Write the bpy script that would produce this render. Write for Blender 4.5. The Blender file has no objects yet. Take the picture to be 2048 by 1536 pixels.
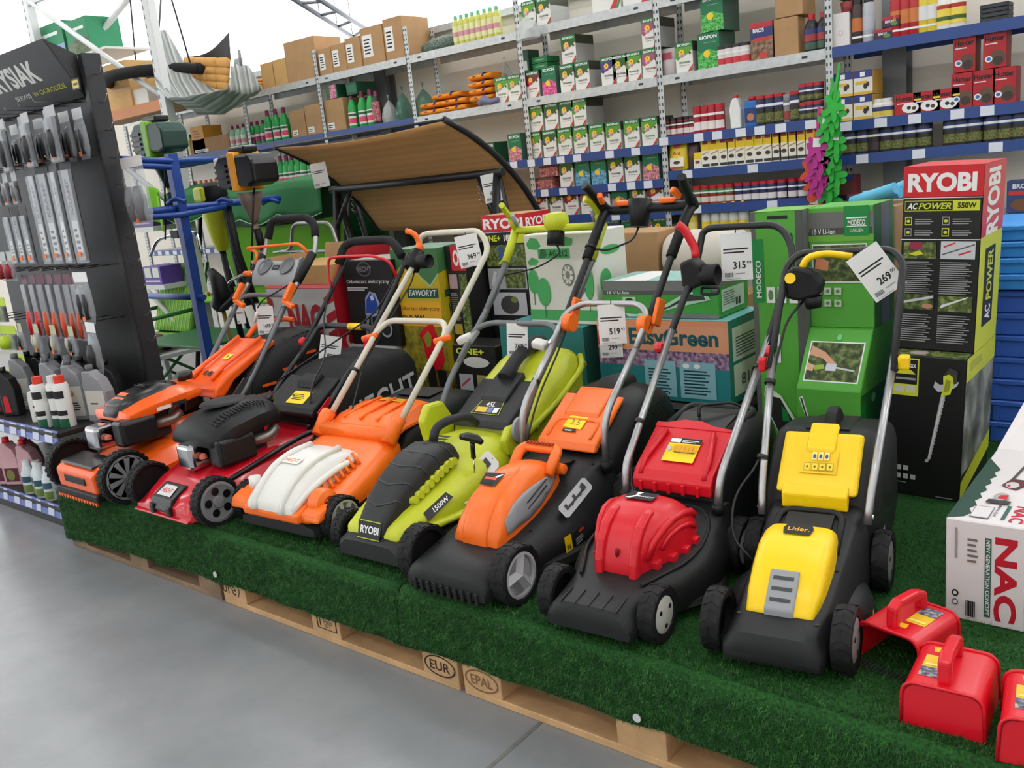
import bpy, bmesh, math, random
import numpy as np
from mathutils import Vector, Matrix, Quaternion
random.seed(7)
PI = math.pi
SC = bpy.context.scene
COL = SC.collection
# ------------------------------------------------------------------ camera
CAM_P = Vector((4.14, -1.653, 1.472)); F_PX = 1800.0
YAW, PITCH, ROLL = map(math.radians, (-40.18, 13.377, -6.10))
_f0 = Vector((math.sin(YAW), math.cos(YAW), 0)); _r0 = Vector((math.cos(YAW), -math.sin(YAW), 0)); _u0 = Vector((0, 0, 1))
C_F = _f0 * math.cos(PITCH) - _u0 * math.sin(PITCH); _u1 = _u0 * math.cos(PITCH) + _f0 * math.sin(PITCH)
C_R = _r0 * math.cos(ROLL) + _u1 * math.sin(ROLL); C_U = _u1 * math.cos(ROLL) - _r0 * math.sin(ROLL)
cam = bpy.data.cameras.new('camera'); cam_o = bpy.data.objects.new('camera', cam); COL.objects.link(cam_o)
cam.sensor_fit = 'HORIZONTAL'; cam.sensor_width = 36; cam.lens = 36 * F_PX / 2048; cam.clip_start = .05; cam.clip_end = 80
cam_o.matrix_world = Matrix(((C_R.x, C_U.x, -C_F.x, CAM_P.x), (C_R.y, C_U.y, -C_F.y, CAM_P.y), (C_R.z, C_U.z, -C_F.z, CAM_P.z), (0, 0, 0, 1)))
SC.camera = cam_o
def _ray(x, y): return C_F * F_PX + C_R * (x - 1024) - C_U * (y - 768)
def atY(x, y, Y): d = _ray(x, y); return CAM_P + d * ((Y - CAM_P.y) / d.y)      # a pixel as a point of the plane at depth Y
def atX(x, y, X): d = _ray(x, y); return CAM_P + d * ((X - CAM_P.x) / d.x)
def atZ(x, y, Z): d = _ray(x, y); return CAM_P + d * ((Z - CAM_P.z) / d.z)
# ------------------------------------------------------------------ world, exposure
w = bpy.data.worlds.new('world'); SC.world = w; w.use_nodes = True
w.node_tree.nodes['Background'].inputs[0].default_value = (.9, .95, 1, 1); w.node_tree.nodes['Background'].inputs[1].default_value = .25
vs = SC.view_settings; vs.view_transform = 'Standard'; vs.look = 'None'; vs.gamma = 1; vs.use_curve_mapping = False; vs.exposure = 0.15
SKY_GLOW, ROOF_GLOW, LAMP_GLOW = 1.3, .1, 25.0       # translucent roof panels, added fill glow of the shop roof deck, fluorescent tubes
# ------------------------------------------------------------------ materials
def lin(c): return tuple(((v / 255) / 12.92 if v / 255 <= .04045 else ((v / 255 + .055) / 1.055) ** 2.4) for v in c)
MATS = {}
def pm(name, rgb, rough=.45, metal=0, bump=0, bscale=200, var=0, vscale=8, emit=0, alpha=1, coat=0, spec=.5, trans=0):
    if name in MATS: return MATS[name]
    m = bpy.data.materials.new(name); m.use_nodes = True; nt = m.node_tree; b = nt.nodes['Principled BSDF']
    c = (*lin(rgb), 1); b.inputs['Base Color'].default_value = c; b.inputs['Roughness'].default_value = rough; b.inputs['Metallic'].default_value = metal
    b.inputs['Specular IOR Level'].default_value = spec
    if coat: b.inputs['Coat Weight'].default_value = coat; b.inputs['Coat Roughness'].default_value = .1
    if emit: b.inputs['Emission Color'].default_value = c; b.inputs['Emission Strength'].default_value = emit
    if alpha < 1: b.inputs['Alpha'].default_value = alpha
    if trans: b.inputs['Transmission Weight'].default_value = trans
    if bump or var:
        tc = nt.nodes.new('ShaderNodeTexCoord')
        if bump:
            n = nt.nodes.new('ShaderNodeTexNoise'); n.inputs['Scale'].default_value = bscale; n.inputs['Detail'].default_value = 3
            bp = nt.nodes.new('ShaderNodeBump'); bp.inputs['Strength'].default_value = bump; bp.inputs['Distance'].default_value = .004
            nt.links.new(tc.outputs['Object'], n.inputs['Vector']); nt.links.new(n.outputs['Fac'], bp.inputs['Height']); nt.links.new(bp.outputs[0], b.inputs['Normal'])
        if var:
            n = nt.nodes.new('ShaderNodeTexNoise'); n.inputs['Scale'].default_value = vscale; n.inputs['Detail'].default_value = 5
            h = nt.nodes.new('ShaderNodeMixRGB'); h.blend_type = 'MIX'
            h.inputs[1].default_value = (*[v * (1 - var) for v in c[:3]], 1); h.inputs[2].default_value = (*[min(1, v * (1 + var)) for v in c[:3]], 1)
            r = nt.nodes.new('ShaderNodeValToRGB'); r.color_ramp.elements[0].position = .3; r.color_ramp.elements[1].position = .7
            nt.links.new(tc.outputs['Object'], n.inputs['Vector']); nt.links.new(n.outputs['Fac'], r.inputs[0]); nt.links.new(r.outputs[0], h.inputs[0]); nt.links.new(h.outputs[0], b.inputs['Base Color'])
    MATS[name] = m; return m
def mottled(name, cols, scale=60, rough=.5, detail=4, coord='Object'):
    """a printed photograph or speckled stuff: noise through a ramp of colours"""
    if name in MATS: return MATS[name]
    m = bpy.data.materials.new(name); m.use_nodes = True; nt = m.node_tree; b = nt.nodes['Principled BSDF']; b.inputs['Roughness'].default_value = rough
    tc = nt.nodes.new('ShaderNodeTexCoord'); n = nt.nodes.new('ShaderNodeTexNoise'); n.inputs['Scale'].default_value = scale; n.inputs['Detail'].default_value = detail
    r = nt.nodes.new('ShaderNodeValToRGB'); e = r.color_ramp.elements
    ps = [.3 + .4 * i / (len(cols) - 1) for i in range(len(cols))]
    while len(e) < len(cols): e.new(.5)
    for q, p, c in zip(e, ps, cols): q.position = p; q.color = (*lin(c), 1)
    nt.links.new(tc.outputs[coord], n.inputs['Vector']); nt.links.new(n.outputs['Fac'], r.inputs[0]); nt.links.new(r.outputs[0], b.inputs['Base Color'])
    MATS[name] = m; return m
def P(rgb, rough=.45, **k):            # a plain plastic or ink, by colour
    return pm('ink_%d_%d_%d_%d' % (*rgb, int(rough * 100)) + ''.join(sorted(k)), rgb, rough, **k)
# ------------------------------------------------------------------ mesh builder
class MB:
    def __init__(s): s.v = []; s.f = []; s.m = []; s.s = []
    def add(s, v, f, m=0, sm=False):
        o = len(s.v); s.v += [tuple(p) for p in v]
        for q in f: s.f.append([i + o for i in q]); s.m.append(m); s.s.append(sm)
        return s
    def box(s, x0, x1, y0, y1, z0, z1, m=0):
        v = [(x, y, z) for z in (z0, z1) for y in (y0, y1) for x in (x0, x1)]
        return s.add(v, [(0, 2, 3, 1), (4, 5, 7, 6), (0, 1, 5, 4), (2, 6, 7, 3), (0, 4, 6, 2), (1, 3, 7, 5)], m)
    def ring(s, rings, m=0, sm=True, closed=True, caps=True):
        n = len(rings[0]); v = [p for r in rings for p in r]; f = []
        for i in range(len(rings) - 1):
            for j in range(n if closed else n - 1):
                k = (j + 1) % n; f.append((i * n + j, i * n + k, (i + 1) * n + k, (i + 1) * n + j))
        s.add(v, f, m, sm)
        if caps and closed:
            o = len(s.v) - len(v)
            s.f.append([o + j for j in reversed(range(n))]); s.m.append(m); s.s.append(False)
            s.f.append([o + (len(rings) - 1) * n + j for j in range(n)]); s.m.append(m); s.s.append(False)
        return s
    def tube(s, pts, r, seg=10, m=0, rad=0, n=5, flat=1):
        """sweep a circle along a path; corners are rounded with radius rad"""
        pts = [Vector(p) for p in pts]
        if rad: pts = rounded(pts, rad, n)
        rr = r if isinstance(r, (list, tuple)) else [r] * len(pts)
        t0 = (pts[1] - pts[0]).normalized(); a = Vector((0, 0, 1)) if abs(t0.z) < .9 else Vector((1, 0, 0))
        nrm = t0.cross(a).normalized(); rings = []
        for i, p in enumerate(pts):
            t = (pts[min(i + 1, len(pts) - 1)] - pts[max(i - 1, 0)]).normalized()
            nrm = (nrm - t * nrm.dot(t)).normalized(); b = t.cross(nrm)
            q = rr[min(i, len(rr) - 1)]
            rings.append([p + nrm * math.cos(2 * PI * k / seg) * q + b * math.sin(2 * PI * k / seg) * q * flat for k in range(seg)])
        return s.ring(rings, m)
    def cyl(s, c, axis, r, h, seg=20, m=0, r2=None, sm=True):
        c = Vector(c); ax = Vector(axis).normalized()
        a = Vector((0, 0, 1)) if abs(ax.z) < .9 else Vector((1, 0, 0)); u = ax.cross(a).normalized(); w_ = ax.cross(u)
        r2 = r if r2 is None else r2
        return s.ring([[c + ax * (h * t) + (u * math.cos(2 * PI * k / seg) + w_ * math.sin(2 * PI * k / seg)) * q for k in range(seg)] for t, q in ((0, r), (1, r2))], m, sm)
    def lathe(s, prof, seg=20, m=0, axis='z', c=(0, 0, 0), sx=1, sy=1):
        """profile of (radius, height); axis x or z"""
        c = Vector(c); rings = []
        for r, h in prof:
            rg = []
            for k in range(seg):
                a = 2 * PI * k / seg; p, q = r * math.cos(a) * sx, r * math.sin(a) * sy
                rg.append(c + (Vector((p, q, h)) if axis == 'z' else Vector((h, p, q))))
            rings.append(rg)
        if axis == 'x': rings = [r for r in rings]
        return s.ring(rings, m)
    def prism(s, poly, h0, h1, plane='xz', m=0):
        """extrude a 2d polygon: plane xz is extruded along y, yz along x, xy along z"""
        def P3(a, b, h): return (a, h, b) if plane == 'xz' else ((h, a, b) if plane == 'yz' else (a, b, h))
        n = len(poly); v = [P3(a, b, h) for h in (h0, h1) for a, b in poly]
        return s.add(v, [list(range(n))[::-1], list(range(n, 2 * n))] + [(i, (i + 1) % n, n + (i + 1) % n, n + i) for i in range(n)], m)
    def loft(s, secs, m=0, sm=True, bottom=True):
        """secs: (y, half profile of (x, z) from the centre line outwards); mirrored in x; closed below"""
        rings = []
        for y, hp in secs:
            r = [(x, y, z) for x, z in hp if x > 1e-6][::-1] + [(x, y, z) for x, z in hp if x <= 1e-6] + [(-x, y, z) for x, z in hp if x > 1e-6]
            rings.append(r)
        return s.ring(rings, m, sm)
    def mesh(s, name, mats):
        me = bpy.data.meshes.new(name); me.from_pydata(s.v, [], s.f)
        for mt in mats: me.materials.append(mt)
        me.polygons.foreach_set('material_index', s.m); me.polygons.foreach_set('use_smooth', s.s)
        bm = bmesh.new(); bm.from_mesh(me); bmesh.ops.recalc_face_normals(bm, faces=bm.faces); bm.to_mesh(me); bm.free()
        me.update(); return me
def rounded(pts, rad, n=5):
    out = [pts[0]]
    for i in range(1, len(pts) - 1):
        a, b, c = pts[i - 1], pts[i], pts[i + 1]; d0 = (a - b); d1 = (c - b)
        q = min(rad, d0.length * .48, d1.length * .48); p0 = b + d0.normalized() * q; p1 = b + d1.normalized() * q
        for k in range(n + 1):
            t = k / n; out.append(p0 * (1 - t) ** 2 + b * 2 * t * (1 - t) + p1 * t * t)
    out.append(pts[-1]); return out
def setp(o, label=None, cat=None, group=None, kind=None):
    if label: o['label'] = label
    if cat: o['category'] = cat
    if group: o['group'] = group
    if kind: o['kind'] = kind
    return o
def link(name, me, parent=None, loc=(0, 0, 0), rot=(0, 0, 0)):
    o = bpy.data.objects.new(name, me); COL.objects.link(o); o.location = loc; o.rotation_euler = rot
    if parent: o.parent = parent
    return o
def obj(name, mb, mats, parent=None, loc=(0, 0, 0), rot=(0, 0, 0), bevel=0, sub=0, seg=2, ang=35, label=None, cat=None, group=None, kind=None, auto=0):
    if not isinstance(mats, (list, tuple)): mats = [mats]
    o = link(name, mb.mesh(name, mats), parent, loc, rot)
    if bevel:
        b = o.modifiers.new('bevel', 'BEVEL'); b.width = bevel; b.segments = seg; b.limit_method = 'ANGLE'; b.angle_limit = math.radians(ang)
    if sub:
        b = o.modifiers.new('sub', 'SUBSURF'); b.levels = b.render_levels = sub
        for p in o.data.polygons: p.use_smooth = True
    if auto:
        for p in o.data.polygons: p.use_smooth = True
        try: o.data.set_sharp_from_angle(angle=math.radians(auto))
        except Exception: pass
    return setp(o, label, cat, group, kind)
def thing(name, label, cat, loc=(0, 0, 0), rotz=0, group=None, rot=None):
    o = bpy.data.objects.new(name, None); COL.objects.link(o); o.empty_display_size = .05
    o.location = loc; o.rotation_euler = rot or (0, 0, rotz); return setp(o, label, cat, group)
def copy_tree(o, parent=None):
    c = o.copy(); COL.objects.link(c); c.parent = parent
    for ch in o.children: copy_tree(ch, c)
    return c
# ------------------------------------------------------------------ print: flat lettering and pictures on a face
_TX = {}
def tmesh(t, bold=0, shear=0):
    k = (t, bold, shear)
    if k not in _TX:
        cu = bpy.data.curves.new('t', 'FONT'); cu.body = t; cu.size = 1; cu.offset = bold; cu.shear = shear; cu.resolution_u = 3
        o = bpy.data.objects.new('t', cu); COL.objects.link(o)
        me = o.to_mesh(); v = np.array([p.co[:2] for p in me.vertices]).reshape(-1, 2); f = [list(p.vertices) for p in me.polygons]
        if len(v) == 0: v = np.zeros((1, 2)); f = []
        mn, mx = v.min(0), v.max(0); v = (v - mn) / np.maximum(mx - mn, 1e-6)
        o.to_mesh_clear(); bpy.data.objects.remove(o); bpy.data.curves.remove(cu); _TX[k] = (v, f)
    return _TX[k]
def wave(x0, x1, f, yb, n=12): # polygon between y=f(x) and yb
    xs = [x0 + (x1 - x0) * i / n for i in range(n + 1)]
    return [(x, yb) for x in (x0, x1)] + [(x, f(x)) for x in reversed(xs)]
def decal(parent, name, o, u, v, items, lift=.0006, step=.0004):
    """items in units of the face, (0,0)-(1,1): r rect, c ellipse, p polygon, t text stretched into a rectangle, l ruled text lines"""
    o, u, v = Vector(o), Vector(u), Vector(v); n = u.cross(v).normalized(); mb = MB(); mats = []
    def mi(m):
        if m not in mats: mats.append(m)
        return mats.index(m)
    for i, it in enumerate(items):
        k, m = it[0], mi(it[1]); h = n * (lift + step * i)
        def Q(a, b): return o + u * a + v * b + h
        if k == 'r': x0, y0, x1, y1 = it[2:6]; mb.add([Q(x0, y0), Q(x1, y0), Q(x1, y1), Q(x0, y1)], [(0, 1, 2, 3)], m)
        elif k == 'c':
            cx, cy, rx, ry = it[2:6]; mb.add([Q(cx + rx * math.cos(2 * PI * j / 16), cy + ry * math.sin(2 * PI * j / 16)) for j in range(16)], [list(range(16))], m)
        elif k == 'p': mb.add([Q(a, b) for a, b in it[2]], [list(range(len(it[2])))], m)
        elif k == 't':
            x0, y0, x1, y1 = it[3:7]; bo = it[7] if len(it) > 7 else 0; sh = it[8] if len(it) > 8 else 0; ro = it[9] if len(it) > 9 else 0
            tv, tf = tmesh(it[2], bo, sh)
            if ro == 1: tv = np.stack([1 - tv[:, 1], tv[:, 0]], 1)
            elif ro == -1: tv = np.stack([tv[:, 1], 1 - tv[:, 0]], 1)
            mb.add([Q(x0 + (x1 - x0) * a, y0 + (y1 - y0) * b) for a, b in tv], tf, m)
        elif k == 'l':
            x0, y0, x1, y1, cnt = it[2:7]; dy = (y1 - y0) / cnt
            for j in range(cnt):
                e = x1 - (x1 - x0) * (.05 + .25 * ((j * 7 + 3) % 5) / 5); mb.add([Q(x0, y0 + dy * j), Q(e, y0 + dy * j), Q(e, y0 + dy * (j + .45)), Q(x0, y0 + dy * (j + .45))], [(0, 1, 2, 3)], m)
    me = bpy.data.meshes.new(name); me.from_pydata(mb.v, [], mb.f)
    for q in mats: me.materials.append(q)
    me.polygons.foreach_set('material_index', mb.m); me.update()
    return link(name, me, parent)
# shared colours
BLK = pm('black_plastic', (25, 26, 27), .48, bump=.08, bscale=500, spec=.3); BLK2 = pm('black_gloss', (20, 20, 22), .28); DGR = pm('dark_grey_plastic', (46, 47, 50), .5, bump=.06, bscale=500, spec=.3)
RUB = pm('tyre_rubber', (22, 22, 24), .6, bump=.1, bscale=300, spec=.3); ORG = pm('orange_plastic', (255, 116, 30), .33); RED = pm('red_plastic', (214, 22, 38), .33); YEL = pm('yellow_plastic', (255, 212, 8), .33)
LIM = pm('lime_plastic', (196, 205, 40), .38); WHT = pm('white_plastic', (232, 230, 224), .35); GRY = pm('grey_plastic', (150, 152, 156), .42); CRM = pm('cream_tube', (214, 208, 192), .38)
ALU = pm('brushed_aluminium', (176, 176, 178), .34, .85); CHR = pm('chrome', (205, 205, 208), .15, 1); STL = pm('galvanised_steel', (196, 200, 200), .45, .35, var=.12, vscale=30); GTB = pm('grey_tube', (112, 114, 118), .42, .3)
BTB = pm('black_tube', (32, 33, 36), .36); FOAM = pm('black_foam', (26, 26, 28), .85, bump=.3, bscale=300); CARD = pm('cardboard', (178, 140, 98), .8, bump=.05, bscale=120, var=.06, vscale=12); CARD2 = pm('pale_cardboard', (205, 165, 105), .8, var=.06)
PAP = pm('white_paper', (238, 238, 236), .6); INK = pm('black_ink', (22, 22, 24), .6); BLU = pm('shelf_blue', (44, 74, 138), .4); WH = P((240, 240, 238), .5)
# ------------------------------------------------------------------ the hall
def conc():
    m = bpy.data.materials.new('polished_concrete'); m.use_nodes = True; nt = m.node_tree; b = nt.nodes['Principled BSDF']
    tc = nt.nodes.new('ShaderNodeTexCoord'); r = nt.nodes.new('ShaderNodeValToRGB'); n = nt.nodes.new('ShaderNodeTexNoise'); n2 = nt.nodes.new('ShaderNodeTexNoise'); mx = nt.nodes.new('ShaderNodeMixRGB')
    n.inputs['Scale'].default_value = 1.6; n.inputs['Detail'].default_value = 8; n.inputs['Roughness'].default_value = .62; n2.inputs['Scale'].default_value = 5; n2.inputs['Detail'].default_value = 5
    e = r.color_ramp.elements; e[0].position = .25; e[0].color = (*lin((124, 127, 130)), 1); e[1].position = .8; e[1].color = (*lin((152, 153, 155)), 1)
    mx.blend_type = 'MULTIPLY'; mx.inputs[0].default_value = .22
    r2 = nt.nodes.new('ShaderNodeValToRGB'); r2.color_ramp.elements[0].position = .25; r2.color_ramp.elements[0].color = (.8, .81, .83, 1); r2.color_ramp.elements[1].position = .8
    L = nt.links.new; L(tc.outputs['Object'], n.inputs['Vector']); L(tc.outputs['Object'], n2.inputs['Vector']); L(n.outputs['Fac'], r.inputs[0]); L(n2.outputs['Fac'], r2.inputs[0]); L(r.outputs[0], mx.inputs[1]); L(r2.outputs[0], mx.inputs[2]); L(mx.outputs[0], b.inputs['Base Color'])
    mr = nt.nodes.new('ShaderNodeMapRange'); mr.inputs[3].default_value = .22; mr.inputs[4].default_value = .3; L(n2.outputs['Fac'], mr.inputs[0]); b.inputs['Roughness'].default_value = .27
    return m
fl = obj('floor', MB().box(-14, 9, -13, 3.62, -.1, 0), conc(), kind='structure', label='polished grey concrete floor')
jt = atZ(979, 1535, 0); MJ = pm('joint_filler', (108, 106, 102), .8, var=.3, vscale=20)
obj('trim_1', MB().box(jt.x - .006, jt.x + .006, -6, .0, 0, .0012), MJ, kind='structure', label='sawn joint in the concrete floor')
WALL = pm('cream_wall', (236, 229, 216), .75, var=.03, vscale=2)
obj('wall_back', MB().box(-14, 9, 3.62, 3.72, 0, 2.5), WALL, kind='structure', label='cream panel wall behind the shelving')
obj('trim_2', MB().box(-14, 9, 3.56, 3.74, 2.5, 2.545), STL, kind='structure', label='metal capping rail along the wall top')
WHW = pm('white_wall', (226, 226, 222), .8)
obj('wall_right', MB().box(9, 9.1, -13, 9, 0, 5), WHW, kind='structure')
obj('wall_front', MB().box(-14, 9, -13.1, -13, 0, 5), WHW, kind='structure')
SKY = pm('translucent_roof', (250, 252, 255), .6, emit=SKY_GLOW); ROOF = pm('roof_deck', (232, 232, 230), .7, emit=ROOF_GLOW)  # roof_deck is plain metal; its faint glow is added as ambient fill
obj('ceiling', MB().box(-14, 9, -13, 3.8, 5, 5.1), ROOF, kind='structure', label='white metal roof deck above the shop aisle with added fill glow'); obj('ceiling_far', MB().box(-14, 9, 3.8, 9, 5, 5.1), SKY, kind='structure', label='bright translucent white roof beyond the wall')
obj('wall_left', MB().box(-14.1, -14, -13, 9, 0, 5), SKY, kind='structure', label='bright translucent end wall'); obj('wall_far', MB().box(-14, 9, 9, 9.1, 0, 5), SKY, kind='structure', label='bright translucent wall of the hall beyond')
COLM = pm('steel_column', (128, 132, 134), .5, .3)
for i, (px, py) in enumerate(((770, 165), (1795, 130), (1100, 60))):
    p = atY(px, py, 3.56); m = MB(); m.box(p.x - .06, p.x + .06, 3.5, 3.51, 0, 2.5); m.box(p.x - .06, p.x + .06, 3.605, 3.615, 0, 2.5); m.box(p.x - .005, p.x + .005, 3.51, 3.605, 0, 2.5)
    if i < 2: obj('trim_%d' % (3 + i), m, COLM, kind='structure', label='steel column against the cream wall')
# fluorescent trunking under the roof: two rails, brackets, tube
TUBE = pm('lit_tube', (255, 255, 255), .5, emit=LAMP_GLOW); RAIL = pm('rail_grey', (96, 98, 102), .5, .4)
def lamp(x0, y0, x1, y1, z, label, group=None):
    a, b = Vector((x0, y0, z)), Vector((x1, y1, z)); d = (b - a); L = d.length; t = thing('strip_lamp', label, 'lamp', a, math.atan2(d.y, d.x), group)
    obj('housing', MB().box(0, L, -.06, .06, .02, .07), WHT, t); obj('tube', MB().box(0, L, -.045, .045, 0, .018), TUBE, t)
    for s in (.1, .9): obj('suspension_wire', MB().cyl((L * s, 0, .07), (0, 0, 1), .003, 5 - z - .07, 6), RAIL, t)
for i, (y, x) in enumerate(((-3.9, 'in front of the pallets'), (-1.2, 'above the pallet edge'), (1.6, 'above the mowers'), (5.5, 'beyond the cream wall'), (-6.6, 'behind the camera, added to light the shelves'), (-9.2, 'farther back, added to light the shelves'), (-11.6, 'farthest back, added to light the shelves'))):  # rows ending the list are added, unseen, for low-angle light on the shelves
    for k, xx in enumerate((-9.5, -5.6, -1.7, 2.2, 6.0)):
        lamp(xx, y, xx + 2.6, y, 4.4, '%s white strip lamp from the left hanging %s' % (('first', 'second', 'third', 'fourth', 'fifth')[k], x), 'strip lamps under the roof')
lamp(-4.7, 3.98, -3.3, 3.98, 4.4, 'short strip lamp hanging just beyond the wall capping above the cartons')
# cable tray seen at the top of the photograph
a, b = atY(640, 0, 4.6), atY(728, 72, 6.6); 
def tray():
    p0, p1 = atZ(578, -8, 3.6), atZ(722, 84, 3.6); q0, q1 = atZ(628, -8, 3.6), atZ(745, 66, 3.6)
    t = thing('cable_tray', 'grey metal cable tray with two rails under the white roof', 'cable tray', p0)
    for n, (s, e) in enumerate(((p0, p1), (q0, q1))):
        s, e = s - p0, e - p0; obj('rail', MB().tube([s, e], .03, 6), RAIL, t)
    for f in (.12, .35, .6, .85):
        s = (p1 - p0) * f; e = (q0 - p0) + (q1 - q0) * f; obj('bracket', MB().tube([s, e], .02, 6), RAIL, t); obj('hanger', MB().tube([s, s + Vector((0, 0, 1.4))], .006, 5), RAIL, t)
tray()
# ------------------------------------------------------------------ pallets
WOOD = pm('pallet_wood', (204, 164, 118), .75, bump=.25, bscale=60, var=.18, vscale=9); WOOD2 = pm('old_pallet_wood', (142, 116, 90), .8, bump=.3, bscale=60, var=.22, vscale=9)
STAMP = pm('brand_stamp', (52, 34, 24), .8)
def pallet(x, y, z, wood, label, marks):
    t = thing('wooden_pallet', label, 'pallet', (x, y, z), 0, 'wooden pallets under the green carpet')
    for yy, dy in ((0, .1), (.3275, .145), (.7, .1)):
        obj('bottom_board', MB().box(0, 1.2, yy, yy + dy, 0, .022), wood, t, bevel=.002, seg=1)
        for k, xx in enumerate((0, .5275, 1.055)):
            b = obj('block', MB().box(xx, xx + .145, yy, yy + dy, .022, .1), wood, t, bevel=.002, seg=1)
            if yy == 0 and marks[k]: 
                its = []
                if marks[k] in ('EUR', 'EPAL'):
                    mt = STAMP if marks[k] == 'EUR' else pm('faint_stamp', (128, 92, 62), .8)
                    o_, i_ = [], []
                    for j in range(33):
                        a = 2 * PI * j / 32; o_.append((.5 + .44 * math.cos(a), .5 + .44 * math.sin(a))); i_.append((.5 + .4 * math.cos(a), .5 + .38 * math.sin(a)))
                    for j in range(32): its.append(('p', mt, [o_[j], o_[j + 1], i_[j + 1], i_[j]]))
                    its.append(('t', mt, marks[k], .22, .3, .78, .7, .012))
                elif marks[k] == 'ure': its = [('t', STAMP, 'ure', .02, .3, .6, .75), ('p', STAMP, [(.66, .25), (.7, .28), (.78, .6), (.7, .9), (.66, .9), (.74, .6)])]
                else: its = [('r', STAMP, .2, .3, .24, 1), ('r', STAMP, .3, .4, .34, 1), ('t', STAMP, 'MEB', .45, .55, .75, .7), ('t', STAMP, 'DT', .5, .38, .7, .52), ('r', STAMP, .2, .26, .9, .3), ('r', STAMP, .86, .3, .9, 1)]
                decal(t, 'stamp', (xx, 0, .022), (.145, 0, 0), (0, 0, .078), its, step=.00002)
    for xx in (0, .5275, 1.055): obj('cross_board', MB().box(xx, xx + .145, 0, .8, .1, .122), wood, t, bevel=.002, seg=1)
    for yy, dy in ((0, .145), (.1675, .1), (.3275, .145), (.5325, .1), (.655, .145)): obj('top_board', MB().box(0, 1.2, yy, yy + dy, .122, .144), wood, t, bevel=.002, seg=1)
pallet(0, 0, 0, WOOD2, 'weathered grey wooden pallet at the far end of the carpeted platform', (None, None, None))
pallet(1.22, 0, 0, WOOD, 'wooden pallet with a black EUR stamp under the carpet', ('ure', 'misc', 'EUR'))
pallet(2.44, 0, 0, WOOD, 'wooden pallet with a faint EPAL stamp nearest the camera', ('EPAL', None, None))
pallet(3.66, 0, 0, WOOD, 'wooden pallet at the near right end under the red scoops', (None, None, None))

# ------------------------------------------------------------------ artificial grass carpet
def grassmat():
    m = bpy.data.materials.new('artificial_grass'); m.use_nodes = True; nt = m.node_tree; b = nt.nodes['Principled BSDF']; b.inputs['Roughness'].default_value = .8; b.inputs['Specular IOR Level'].default_value = .25
    tc = nt.nodes.new('ShaderNodeTexCoord'); n = nt.nodes.new('ShaderNodeTexNoise'); n.inputs['Scale'].default_value = 150; n.inputs['Detail'].default_value = 4
    n2 = nt.nodes.new('ShaderNodeTexNoise'); n2.inputs['Scale'].default_value = 5; n2.inputs['Detail'].default_value = 4
    r = nt.nodes.new('ShaderNodeValToRGB'); e = r.color_ramp.elements; e[0].position = .3; e[0].color = (*lin((12, 48, 16)), 1); e[1].position = .72; e[1].color = (*lin((44, 106, 40)), 1)
    r2 = nt.nodes.new('ShaderNodeValToRGB'); e = r2.color_ramp.elements; e[0].position = .3; e[0].color = (.7, .75, .7, 1); e[1].position = .7; e[1].color = (1.0, 1.0, 1.0, 1)
    mx = nt.nodes.new('ShaderNodeMixRGB'); mx.blend_type = 'MULTIPLY'; mx.inputs[0].default_value = 1
    bp = nt.nodes.new('ShaderNodeBump'); bp.inputs['Strength'].default_value = .8; bp.inputs['Distance'].default_value = .006; L = nt.links.new
    L(tc.outputs['Object'], n.inputs['Vector']); L(tc.outputs['Object'], n2.inputs['Vector']); L(n.outputs['Fac'], r.inputs[0]); L(n2.outputs['Fac'], r2.inputs[0]); L(r.outputs[0], mx.inputs[1]); L(r2.outputs[0], mx.inputs[2]); L(mx.outputs[0], b.inputs['Base Color']); L(n.outputs['Fac'], bp.inputs['Height']); L(bp.outputs[0], b.inputs['Normal'])
    return m
GRASS = grassmat(); BLADE = mottled('grass_blades', [(14, 54, 18), (36, 90, 33), (68, 124, 54)], 40, .6)
ZT = .29
def hem(x):   # height of the carpet's lower edge along the front
    pts = [(-.1, .03), (0, .035), (.3, .06), (.6, .074), (1.0, .086), (1.2, .09), (1.45, .1), (1.75, .098), (2.0, .102), (2.25, .106), (2.6, .114), (2.8, .113), (3.1, .118), (3.5, .114), (5, .11)]
    for (a, b), (c, d) in zip(pts, pts[1:]):
        if a <= x <= c: return b + (d - b) * (x - a) / (c - a)
    return .09
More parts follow.
